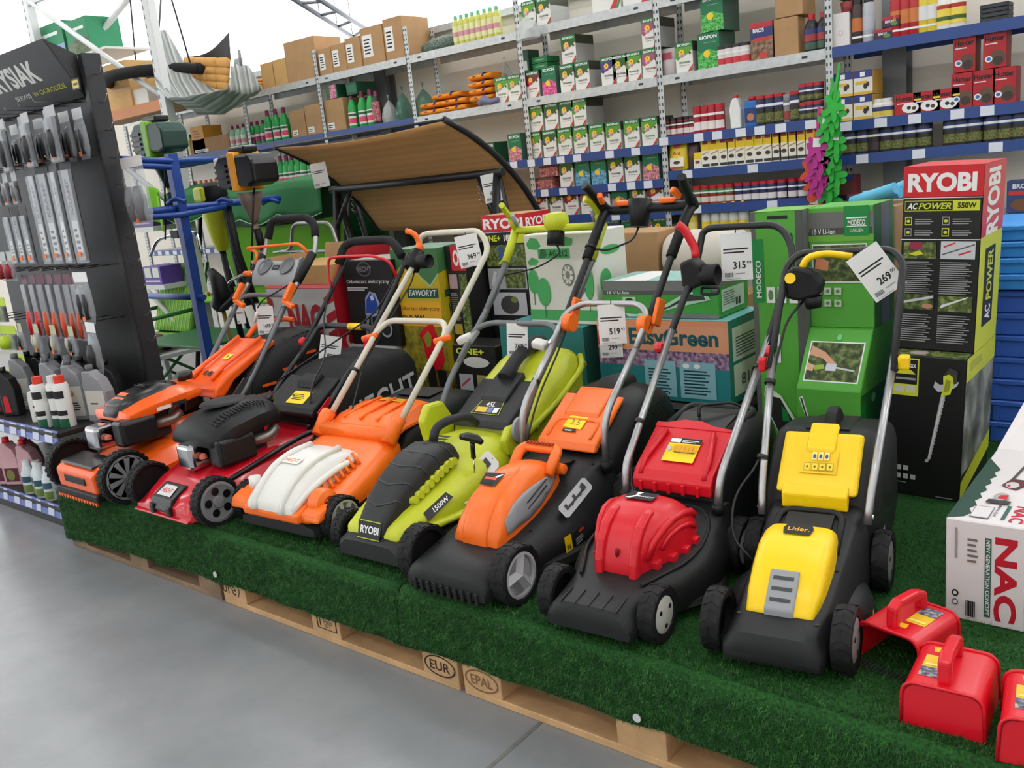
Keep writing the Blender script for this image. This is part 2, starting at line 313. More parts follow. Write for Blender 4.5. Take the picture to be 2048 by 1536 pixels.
def carpet(x0, x1, label, left, yb=2.05):
    nx = int((x1 - x0) / .03) + 1; xs = np.linspace(x0, x1, nx); prof = []   # across: back edge, top, rounded front edge, skirt
    mb = MB(); rings = []
    for x in xs:
        wv = .007 * math.sin(x * 9) + .004 * math.sin(x * 23 + 1); r = []
        for y in (yb, 1.9, 1.5, 1.0, .7, .5, .35, .25, .15, .08, .04): r.append((x, y, ZT + .002 * math.sin(x * 13 + y * 11)))
        for a in (20, 45, 70): r.append((x, .03 - .03 * math.sin(math.radians(a)) - .005, ZT - .03 + .03 * math.cos(math.radians(a))))
        for k in range(1, 7):
            t = k / 6; r.append((x, -.012 - abs(wv) * t * 1.2, ZT - .03 - (ZT - .03 - hem(x)) * t))
        rings.append(r)
    if left:   # skirt on the far short side
        e = [(x0 - .004 - .003 * k, p[1], p[2] - (ZT - .04) * k / 6 if p[2] > .25 else p[2]) for k in range(1, 1) for p in rings[0]]
        for k in range(6, 0, -1):
            t = k / 6; rings.insert(0 if k < 0 else 6 - k, [(x0 - .012, max(p[1], -.02), min(p[2], ZT - (ZT - .04) * t)) for p in rings[6 - k if k < 6 else 0]])
    mb.ring(rings, 0, True, closed=False, caps=False)
    o = obj('grass_carpet', mb, GRASS, label=label, cat='carpet'); s = o.modifiers.new('thick', 'SOLIDIFY'); s.thickness = .006; s.offset = -1
    # pile: short blades as one piece of stuff
    rng = np.random.default_rng(5 if left else 6); N = int(30000 * (x1 - x0))
    k = rng.random(N); bx = x0 + (x1 - x0) * rng.random(N); front = k < .42
    by = np.where(front, -.016, .02 + 1.1 * rng.random(N) ** 1.7); tz = rng.random(N); hm = np.array([hem(v) for v in np.linspace(x0, x1, 200)]); hb = np.interp(bx, np.linspace(x0, x1, 200), hm)
    bz = np.where(front, hb + (ZT - .01 - hb) * tz, ZT); wv = np.abs(.007 * np.sin(bx * 9) + .004 * np.sin(bx * 23 + 1)); tt = np.clip((ZT - .03 - bz) / (ZT - .03 - hb), 0, 1); by = np.where(front, -.013 - wv * tt * 1.2, by)
    L = .007 + .006 * rng.random(N); dx = rng.normal(0, .45, N); dd = rng.normal(0, .45, N)
    tipx = bx + L * dx; tipy = np.where(front, by - L * .75, by + L * dd); tipz = np.where(front, bz + L * dd - L * .2, bz + L)
    an = rng.random(N) * PI; wx = np.cos(an) * .0011; wy = np.where(front, 0, np.sin(an) * .0011); wz = np.where(front, np.sin(an) * .0011, 0)
    V = np.stack([np.stack([bx - wx, by - wy, bz - wz], 1), np.stack([bx + wx, by + wy, bz + wz], 1), np.stack([tipx, tipy, tipz], 1)], 1).reshape(-1, 3)
    me = bpy.data.meshes.new('turf_pile'); me.vertices.add(3 * N); me.vertices.foreach_set('co', V.ravel()); me.loops.add(3 * N); me.loops.foreach_set('vertex_index', np.arange(3 * N)); me.polygons.add(N); me.polygons.foreach_set('loop_start', np.arange(0, 3 * N, 3)); me.update(); me.validate(); me.materials.append(BLADE)
    setp(link('turf_pile', me, o), kind='stuff')
carpet(-.02, 2.21, 'green artificial grass carpet under the petrol and lime mowers', True)
carpet(2.216, 4.9, 'green artificial grass carpet under the yellow mower and red scoops', False, 2.35)
for px, py in ((1278, 1432), (435, 1147)):
    p = atY(px, py, -.02); obj('carpet_washer', MB().cyl((0, 0, 0), (0, -1, 0), .011, .004, 16), P((205, 208, 205), .3), loc=(p.x, -.028, p.z), label='clear plastic washer pinning the carpet %s' % ('below the red mower' if px > 1000 else 'below the red petrol mower'), cat='washer')
# ------------------------------------------------------------------ lawn mowers: local x right, y to the back, z up from the carpet
def arch(w, zb, zt, k=2.6, n=8, x0=0):
    return [(x0 + w * math.sin(t) ** (2 / k) if t > 0 else 0, zb + (zt - zb) * max(0, math.cos(t)) ** (2 / k)) for t in [PI / 2 * i / n for i in range(n + 1)]]
def dome(name, secs, mat, par, k=2.6, n=8, auto=50, **kw):
    mb = MB(); mb.loft([(s[0], arch(s[3], s[2], s[1], s[4] if len(s) > 4 else k, n)) for s in secs]); return obj(name, mb, mat, par, auto=auto, **kw)
def dpt(secs, y, t, off=0):
    """a point of a dome's surface at y, t from -1 (left foot) to 1 (right foot)"""
    for a, b in zip(secs, secs[1:]):
        if a[0] <= y <= b[0]: f = (y - a[0]) / max(1e-6, b[0] - a[0]); q = [a[i] + (b[i] - a[i]) * f for i in range(5)]; break
    else: q = secs[-1] if y > secs[-1][0] else secs[0]
    ang = abs(t) * PI / 2; k = q[4]; x = (q[3] + off) * math.sin(ang) ** (2 / k); z = q[2] + (q[1] - q[2] + off) * max(0, math.cos(ang)) ** (2 / k)
    return Vector((math.copysign(x, t), y, z))
def deck(name, secs, mat, par, auto=42):
    """secs: y, top z, top half width, shoulder z, side half width, bottom z"""
    mb = MB(); mb.loft([(y, [(0, zt), (wt * .6, zt), (wt * .9, zt - .003), (wt, zt - .012), (ws, zs), (ws + .003, (zs + zb) / 2), (ws, zb)]) for y, zt, wt, zs, ws, zb in secs])
    return obj(name, mb, mat, par, auto=auto)
def slabyz(name, poly, hw, mat, par, bevel=.004, x0=None, **kw):
    return obj(name, MB().prism(poly, -hw if x0 is None else x0, hw, 'yz'), mat, par, bevel=bevel, **kw)
def plate(par, name, c, u, v, items, step=.0004): # decal centred at c, u to the right, v up along the surface
    c, u, v = Vector(c), Vector(u), Vector(v); return decal(par, name, c - u / 2 - v / 2, u, v, items, step=step)
def wheel(par, x, y, r, w, style, side, hubmat, lugs=20, tyre=None):
    """side +1: outer face towards +x"""
    t = tyre or RUB; mb = MB(); h0, h1 = -w / 2, w / 2; rho = {'disc': .66, 'tri': .77}.get(style, .83); lh = .0013 if lugs <= 16 else .0025
    mb.lathe([(r * .45, h0 + .004), (r * .8, h0 + .002), (r * .96, h0), (r, h0 + w * .18), (r, h1 - w * .18), (r * .96, h1), (r * (rho + .05), h1 - .002), (r * (rho + .015), h1 - .008), (r * rho, h1 - .022), (r * .3, h1 - .024)], 28, axis='x')
    for k in range(lugs):
        a = 2 * PI * k / lugs; ca, sa = math.cos(a), math.sin(a); tx = Vector((0, -sa, ca)) * (2 * PI * r / lugs * .28); rr = Vector((0, ca, sa))
        for s in (-1, 1):
            p = rr * (r - .001) + Vector((s * w * .24, 0, 0)); e = Vector((w * .2, 0, 0)); sk = tx * (.5 * s)
            v = [p - e - tx + sk * -1, p + e - tx + sk, p + e + tx + sk, p - e + tx + sk * -1]; v = v + [q + rr * lh for q in v]
            mb.add(v, [(4, 5, 6, 7), (0, 1, 5, 4), (1, 2, 6, 5), (2, 3, 7, 6), (3, 0, 4, 7)])
    o = obj('wheel', mb, t, par, loc=(x, y, r), auto=40); f = w / 2 - .004
    hb = MB(); rh = r * rho; X = side * f
    def ann(r0, r1, d): hb.lathe([(r0, X - side * d), (r0, X), (r1, X), (r1, X - side * d), (r0, X - side * d)], 28, axis='x')
    if style == 'spoke':
        ann(rh * .9, rh, .01); hb.lathe([(0.001, X - side * .012), (rh * .25, X - side * .01), (rh * .22, X + side * .003), (.001, X + side * .004)], 20, axis='x')
        n = 10 if r > .1 else 8
        for k in range(n):
            a = 2 * PI * k / n + .2; d = Vector((0, math.cos(a), math.sin(a))); e = Vector((0, -math.sin(a), math.cos(a)))
            p = [d * rh * .18 - e * rh * .06, d * rh * .94 - e * rh * .13, d * rh * .94 + e * rh * .13, d * rh * .18 + e * rh * .06]; v = [q + Vector((X - side * .008, 0, 0)) for q in p] + [q + Vector((X, 0, 0)) for q in p]
            hb.add(v, [(0, 1, 2, 3), (4, 5, 6, 7), (0, 1, 5, 4), (1, 2, 6, 5), (2, 3, 7, 6), (3, 0, 4, 7)])
    elif style == 'tri':
        ann(rh * .88, rh, .012)
        for k in range(3):
            a = 2 * PI * k / 3 + 1.2; d = Vector((0, math.cos(a), math.sin(a))); e = Vector((0, -math.sin(a), math.cos(a)))
            p = [e * rh * -.2, d * rh * .92 - e * rh * .3, d * rh * .92 + e * rh * .3, e * rh * .2]
            top = [Vector((X + side * .004, 0, 0)), d * rh * .92 + Vector((X, 0, 0))]
            v = [q + Vector((X - side * .012, 0, 0)) for q in p] + top; hb.add(v, [(0, 1, 5, 4), (3, 4, 5, 2), (0, 4, 3), (1, 2, 5), (0, 3, 2, 1)])
    elif style == 'disc5':
        hb.lathe([(.001, X - side * .01), (rh, X - side * .01), (rh, X), (rh * .86, X + side * .001), (rh * .8, X - side * .003), (rh * .3, X - side * .004), (rh * .26, X + side * .002), (.001, X + side * .003)], 28, axis='x')
    else:
        hb.lathe([(.001, X - side * .01), (rh, X - side * .01), (rh, X), (rh * .7, X + side * .003), (.001, X + side * .004)], 28, axis='x')
    h = obj('hub', hb, hubmat, o, auto=40)
    if style in ('disc5', 'disc'):
        n, rr_, q = (5, rh * .56, rh * .2) if style == 'disc5' else (3, rh * .6, rh * .13)
        for k in range(n):
            a = 2 * PI * k / n + .5; m = MB(); m.cyl((X - side * .004, rr_ * math.cos(a), rr_ * math.sin(a)), (side, 0, 0), q, .0085 if style == 'disc' else .003, 14); obj('hub_hole', m, BLK2, o)
    return o
def bolt(par, pts, r=.004, mat=BLK2):
    for p in pts: obj('screw_hole', MB().cyl(p, (0, 0, 1), r, .002, 10), mat, par)
def slots(par, base, du, dv, n, size, mat, name='vent_slot'):
    """row of n thin slots starting at base, stepping by du; each slot spans size along dv"""
    for k in range(n):
        b = Vector(base) + Vector(du) * k; e = Vector(dv); t = Vector(du).normalized() * size; nn = Vector(du).cross(e).normalized() * .0012
        m = MB(); v = [b, b + e, b + e + t, b + t]; v = [q - nn for q in v] + [q + nn for q in v]; m.add(v, [(0, 1, 2, 3), (4, 5, 6, 7), (0, 1, 5, 4), (1, 2, 6, 5), (2, 3, 7, 6), (3, 0, 4, 7)]); obj(name, m, mat, par)
def dots(m, x0, y0, x1, y1, nx, ny, r, asp):
    return [('c', m, x0 + (x1 - x0) * (i + .5 * (j % 2)) / nx, y0 + (y1 - y0) * j / ny, r, r * asp) for i in range(nx) for j in range(ny)]
def tubes(par, name, pts, r, mat, rad=.05, seg=10): return obj(name, MB().tube(pts, r, seg, rad=rad), mat, par)
CABLE = pm('black_cable', (18, 18, 19), .4)
def cable(par, pts, r=.0038, name='cable'): return obj(name, MB().tube(pts, r, 6, rad=.12, n=6), CABLE, par)
def ziptie(par, p, d, r=.016): return obj('cable_tie', MB().cyl(Vector(p) - Vector(d).normalized() * .006, d, r, .012, 12), BLK2, par)
def heightplate(par, c, u, v, base):
    S = BLK2; return plate(par, 'height_scale', c, u, v, [('p', base, [(.06, 0), (.94, 0), (1, .15), (1, .85), (.94, 1), (.06, 1), (0, .85), (0, .15)]), ('r', S, .14, .36, .86, .52)] + [('r', S, .14 + .15 * i, .3 if i % 2 else .36, .22 + .15 * i, .52 if i % 2 else .74) for i in range(5)] + [('r', S, .78, .36, .86, .8), ('c', S, .06, .5, .012, .03), ('c', S, .94, .5, .012, .03)])
def mower(label, loc, yaw): return thing('lawn_mower', label, 'lawn mower', (loc[0], loc[1], ZT), math.radians(yaw), 'lawn mowers lined up on the carpet')
MOW = {}
# ---- yellow electric mower
def m_yellow():
    t = MOW['yellow'] = mower('small black electric lawn mower with yellow hood and flap, last at the right', (3.343, .165), 9)
    D = pm('deck_black', (31, 32, 33), .45, bump=.06, bscale=400, spec=.28)
    deck('deck', [(-.1, .06, .085, .05, .095, .04), (-.098, .08, .09, .06, .105, .035), (-.085, .1, .095, .07, .112, .03), (-.03, .112, .1, .08, .117, .03), (.08, .135, .105, .09, .12, .03), (.2, .17, .11, .1, .13, .03), (.33, .21, .115, .11, .14, .04), (.44, .235, .12, .11, .145, .05), (.5, .235, .12, .11, .145, .06), (.52, .2, .12, .11, .145, .06)], D, t)
    obj('blade_housing', MB().lathe([(.17, .025), (.178, .04), (.165, .075), (.13, .095), (.001, .1)], 30, c=(0, .21, 0)), D, t, auto=40)
    dome('hood', [(-.012, .118, .095, .07, 6), (-.008, .126, .095, .078, 6), (.04, .165, .1, .086, 6), (.1, .205, .11, .09, 6), (.16, .232, .13, .092, 6), (.21, .238, .15, .09, 6), (.25, .232, .16, .086, 6), (.256, .222, .17, .08, 6)], YEL, t, n=10)
    g = slabyz('vent_panel', [(-.018, .1), (-.014, .13), (.064, .196), (.07, .19), (.0, .11)], .034, GRY, t, bevel=.004)
    for k in range(3):
        f = .2 + .27 * k; slabyz('vent_slot', [(-.015 + .078 * f, .1305 + .066 * f), (-.008 + .078 * f, .1365 + .066 * f), (-.006 + .078 * f, .1345 + .066 * f), (-.013 + .078 * f, .1285 + .066 * f)], .024, BLK2, g, bevel=0)
    B = INK; plate(t, 'badge', (0, .205, .2395), (.074, 0, 0), (0, .05, .005), [('p', B, [(.08, 0), (.92, 0), (1, .6), (.9, 1), (.1, 1), (0, .6)]), ('t', P((250, 190, 40)), 'Lider.', .16, .35, .88, .72, .01)])
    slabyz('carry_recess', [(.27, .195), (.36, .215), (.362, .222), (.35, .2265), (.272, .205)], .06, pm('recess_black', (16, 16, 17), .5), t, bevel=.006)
    o = MB(); o.tube([(-.085, .22, .178), (-.078, .37, .225), (.078, .37, .225), (.085, .22, .178)], .009, 10, rad=.04); obj('carry_rim', o, D, t)
    fl = slabyz('rear_flap', [(.4, .262), (.43, .292), (.535, .392), (.545, .385), (.55, .375), (.44, .27), (.42, .25)], .105, YEL, t, bevel=.01)
    slabyz('flap_lip', [(.385, .222), (.385, .262), (.41, .285), (.425, .262), (.4, .22)], .085, YEL, fl, bevel=.005)
    slabyz('flap_grip', [(.48, .338), (.485, .36), (.56, .412), (.565, .395), (.54, .385)], .038, YEL, fl, bevel=.008)
    W = P((255, 190, 0)); y0 = Vector((0, .463, .3285)); plate(fl, 'pictograms', y0, (.095, 0, 0), (0, .05, .0476), [('r', P((250, 205, 10)), 0, 0, 1, 1)] + [q for i in range(4) for q in (('r', P((176, 146, 20)), .1 + .21 * i, .1, .28 + .21 * i, .45), ('r', P((248, 216, 60)), .115 + .21 * i, .13, .265 + .21 * i, .42), ('c', P((120, 100, 30)), .19 + .21 * i, .27, .03, .06))] + [q for i in range(3) for q in (('r', P((244, 230, 130)), .3 + .17 * i, .55, .43 + .17 * i, .9), ('c', P((60, 80, 150)), .365 + .17 * i, .7, .04, .1))])
    gb = dome('grass_box', [(.41, .2, .1, .135, 9), (.43, .26, .09, .145, 9), (.55, .378, .06, .151, 9), (.6, .388, .06, .153, 9), (.73, .372, .07, .153, 9), (.82, .35, .1, .15, 9), (.84, .33, .13, .142, 9)], D, t, n=10)
    slabyz('box_handle', [(.6, .375), (.63, .418), (.66, .428), (.7, .42), (.74, .39), (.74, .365)], .016, D, gb, bevel=.008)
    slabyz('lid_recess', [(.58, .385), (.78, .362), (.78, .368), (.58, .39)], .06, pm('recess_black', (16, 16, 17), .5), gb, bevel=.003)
    for s in (-1, 1):
        du = Vector((0, .2, -.04)) * s; o_ = Vector((.154 * s, .53 if s > 0 else .73, .17 if s > 0 else .13)); decal(gb, 'vent_holes', o_, du, (-.008 * s, 0, .17), dots(BLK2, .05, .05, .95, .95, 9, 12, .022, 1.1), step=0)['kind'] = 'stuff'
        lo = [(s * .135, .37, .2), (s * .14, .4, .27), (s * .165, .66, .585)]
        tubes(t, 'lower_handle', lo, .0105, ALU, .05); obj('handle_bolt', MB().cyl((s * .128, .385, .215), (s, 0, 0), .008, .022, 12), CHR, t)
    tubes(t, 'upper_handle', [(-.165, .625, .545), (-.165, .85, .81), (-.13, .88, .845), (.13, .88, .845), (.165, .85, .81), (.165, .625, .545)], .0105, BTB, .06)
    # switch box, yellow lever, knobs, cable
    sw = obj('switch_box', MB().prism([(-.16, .72), (-.155, .8), (-.13, .815), (-.075, .8), (-.05, .76), (-.06, .725), (-.12, .71)], .8, .865, 'xz'), BLK, t, bevel=.01)
    obj('plug_collar', MB().cyl((-.085, .83, .72), (.1, 0, -1), .03, .035, 16, r2=.022), BLK, sw); obj('start_button', MB().cyl((-.14, .8, .78), (0, -1, .2), .016, .008, 18), YEL, sw)
    obj('trigger_lever', MB().tube([(-.115, .83, .8), (-.1, .835, .835), (-.05, .85, .845), (.025, .86, .83)], .013, 10, rad=.04, flat=.8), YEL, t)
    for s in (1,): obj('clamp_knob', MB().box(s * .175, s * .205, .635, .665, .545, .585), YEL, t, bevel=.006)
    obj('clamp_knob', MB().box(-.2, -.178, .625, .655, .535, .575), RED, t, bevel=.006)
    cable(t, [(-.1, .835, .72), (-.15, .78, .66), (-.16, .6, .5), (-.15, .45, .33), (-.21, .36, .25), (-.2, .3, .15), (-.13, .25, .12)]); ziptie(t, (-.16, .6, .512), (.02, .28, .33)); ziptie(t, (-.15, .45, .335), (.02, .28, .33))
    bolt(t, [(-.097, .17, .1575), (.097, .17, .1575), (-.09, -.02, .1105), (.088, -.02, .1105)], .0055)
    H = pm('hub_grey', (140, 138, 138), .45)
    for s in (-1, 1): wheel(t, s * .148, 0, .077, .046, 'disc', s, H, 12); wheel(t, s * .165, .43, .08, .042, 'disc', s, H, 12)
    plate(t, 'side_label', (.18, .16, .055), (0, .02, 0), (0, 0, .04), [('r', P((245, 215, 60)), 0, 0, 1, 1)])
    plate(gb, 'box_lettering', (.1535, .5, .12), (0, .08, .0), (0, 0, .03), [('t', WH, 'VERY', 0, 0, 1, 1, .01)])
m_yellow()
# ---- red electric mower
def m_red():
    t = MOW['red'] = mower('black electric lawn mower with red ribbed hood and red flap', (2.903, .095), 3)
    D = pm('deck_black', (31, 32, 33), .5)
    deck('deck', [(-.1, .055, .1, .045, .11, .04), (-.1, .08, .105, .06, .118, .035), (-.085, .1, .108, .07, .122, .03), (-.02, .112, .11, .08, .124, .03), (.05, .12, .12, .09, .132, .028), (.12, .13, .15, .1, .165, .028), (.2, .14, .17, .11, .19, .03), (.28, .155, .175, .11, .195, .032), (.36, .18, .165, .12, .185, .04), (.43, .21, .15, .12, .168, .05), (.48, .2, .145, .12, .16, .06)], D, t)
    obj('skirt', MB().lathe([(.205, .02), (.212, .028), (.205, .04), (.19, .045)], 36, c=(0, .25, 0), sy=.95), D, t, auto=30)
    obj('deck_ridge', MB().tube([(-.09, .03, .121), (-.115, .09, .127), (-.15, .16, .137), (-.16, .25, .15), (-.145, .34, .172), (-.1, .4, .195), (.1, .4, .195), (.145, .34, .172), (.16, .25, .15), (.15, .16, .137), (.115, .09, .127), (.09, .03, .121)], .005, 8, rad=.04), D, t)
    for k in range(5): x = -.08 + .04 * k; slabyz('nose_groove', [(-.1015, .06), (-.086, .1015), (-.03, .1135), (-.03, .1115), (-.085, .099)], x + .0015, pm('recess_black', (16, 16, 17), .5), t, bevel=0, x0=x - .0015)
    # hood: two arched ribs and a central slope
    HS = [(.064, .13, .108, .056, 6), (.068, .155, .108, .06, 6), (.086, .198, .11, .066, 6), (.11, .23, .115, .078, 5), (.15, .256, .122, .1, 4), (.2, .271, .13, .119, 3.4), (.25, .273, .14, .13, 3), (.285, .264, .15, .128, 3), (.31, .245, .165, .118, 3), (.315, .235, .17, .11, 3)]
    h = dome('hood', HS, RED, t, n=12, auto=60)
    for s in (-1, 1):
        slabyz('rib', [(.05, .102), (.057, .155), (.076, .207), (.108, .244), (.15, .266), (.18, .27), (.18, .24), (.1, .11)], s * .064 if s > 0 else -.038, RED, h, bevel=.008, x0=.038 if s > 0 else -.064, seg=3)
        obj('side_arch', MB().tube([dpt(HS, y, s * f, .003) for y, f in ((.1, .93), (.12, .75), (.16, .62), (.2, .57), (.245, .57), (.285, .62), (.305, .72))], .0085, 8, flat=1.3), RED, h); obj('side_arch', MB().tube([dpt(HS, y, s * f, .002) for y, f in ((.14, .9), (.17, .78), (.21, .74), (.25, .76), (.28, .86))], .006, 8, flat=1.3), RED, h)
        for k in range(4): q = dpt(HS, .125 + .048 * k, s * .99); obj('foot_tab', MB().box(-.012, .012, -.013, .013, -.02, .012), RED, h, loc=q, bevel=.004)
    obj('air_slot', MB().lathe([(.001, -.014), (.005, -.008), (.006, 0), (.005, .008), (.001, .014)], 10, c=(0, .073, .178)), pm('dark_red', (120, 10, 18), .5), h)
    plate(t, 'badge', (-.005, .235, .2765), (.085, 0, 0), (0, .05, .001), [('r', INK, 0, 0, 1, 1), ('p', WH, [(.03, .05), (.3, .5), (.25, .95), (.45, .95), (.38, .6), (.46, .5), (.2, .05)]), ('t', WH, 'faworyt', .4, .25, .97, .55, .005, .2)])
    fl = slabyz('rear_flap', [(.4, .26), (.42, .285), (.57, .37), (.578, .362), (.57, .35), (.44, .255), (.42, .235), (.4, .225)], .125, RED, t, bevel=.006)
    w_ = MB(); w_.prism([(-.125, 0), (.125, 0), (.125, .01), (.06, .018), (.02, .034), (-.04, .036), (-.09, .02), (-.125, .02)], -.006, .006, 'xy'); obj('flap_edge', w_, RED, fl, loc=(0, .57, .365), rot=(math.radians(29), 0, 0), bevel=.002)
    for s in (-1, 1): obj('flap_rib', MB().tube([(s * .1, .41, .272), (s * .1, .45, .31), (s * .075, .55, .368)], .008, 8), RED, fl)
    for k in range(5): obj('flap_tooth', MB().box(-.1 + .045 * k, -.09 + .045 * k, .392, .41, .225, .255), RED, fl, bevel=.002)
    plate(t, 'warning_label', (0, .487, .3285), (.1, 0, 0), (0, .08, .0455), [('r', P((250, 215, 20)), 0, 0, 1, 1), ('r', INK, 0, .78, 1, 1), ('r', WH, .02, .8, .35, .97), ('l', WH, .4, .82, .95, .95, 2)] + [('r', P((230, 160, 20)), .22 + .13 * i, .4, .32 + .13 * i, .7) for i in range(6)] + [('c', P((190, 190, 190)), .1, .5, .07, .12), ('r', INK, .3, .34, .95, .37)])
    gb = dome('grass_box', [(.42, .2, .1, .13, 7), (.44, .27, .08, .14, 7), (.58, .355, .06, .15, 7), (.7, .378, .06, .155, 7), (.8, .37, .08, .155, 7), (.86, .345, .12, .148, 7), (.88, .32, .15, .136, 7)], D, t, n=10)
    obj('lid_frame', MB().tube([(-.1, .59, .362), (-.11, .79, .375), (.11, .79, .375), (.1, .59, .362)], .012, 8, rad=.03), D, gb)
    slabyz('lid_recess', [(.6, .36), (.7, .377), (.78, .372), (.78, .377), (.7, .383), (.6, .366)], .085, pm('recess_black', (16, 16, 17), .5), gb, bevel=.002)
    obj('lid_cable', MB().tube([(-.02, .66, .38), (-.03, .68, .41), (.06, .74, .41), (.1, .76, .38)], .005, 6, rad=.04), CABLE, gb)
    for s in (-1, 1):
        tubes(t, 'lower_handle', [(s * .145, .395, .195), (s * .15, .405, .285), (s * .165, .8, .62)], .0115, ALU, .06); obj('handle_socket', MB().cyl((s * .145, .395, .185), (0, 0, 1), .017, .03, 12), BLK, t)
    tubes(t, 'upper_handle', [(-.165, .76, .585), (-.165, 1.02, .81), (-.15, 1.045, .91), (-.12, 1.045, .922), (.12, 1.045, .922), (.165, 1.03, .83), (.165, .76, .585)], .0115, BTB, .05)
    sw = obj('switch_box', MB().prism([(-.185, .74), (-.19, .82), (-.15, .835), (-.12, .81), (-.11, .75), (-.15, .73)], .93, 1.0, 'xz'), BLK, t, bevel=.01)
    obj('plug_collar', MB().lathe([(.02, 0), (.036, .005), (.036, .06), (.03, .062), (.028, .02), (.001, .018)], 18, axis='x', c=(-.13, .965, .775)), BLK, sw)
    obj('cable_hook', MB().tube([(-.12, .95, .735), (-.12, .94, .715), (-.06, .94, .715), (-.06, .95, .735), (-.12, .95, .735)], .005, 6, rad=.012), BLK, sw)
    obj('trigger_lever', MB().tube([(-.16, 1.0, .825), (-.165, 1.01, .86), (-.195, 1.0, .925), (-.215, .99, .945)], .014, 10, rad=.04), RED, t)
    for s in (-1, 1): obj('clamp_knob', MB().lathe([(.001, 0), (.016, 0), (.02, .012), (.014, .022), (.001, .022)], 10, axis='x', c=(s * .172 if s > 0 else -.196, .745, .575)), RED, t, auto=30)
    cable(t, [(-.15, .95, .74), (-.18, .9, .68), (-.175, .75, .565), (-.17, .5, .35), (-.13, .4, .24), (-.09, .35, .2)]); ziptie(t, (-.157, .53, .39), (.01, .4, .34)); ziptie(t, (.16, .7, .535), (.01, .4, .34))
    H = pm('hub_cream', (196, 194, 186), .45)
    for s in (-1, 1): wheel(t, s * .148, 0, .072, .046, 'disc', s, H, 14); wheel(t, s * .19, .44, .08, .04, 'disc', s, H, 14)
m_red()
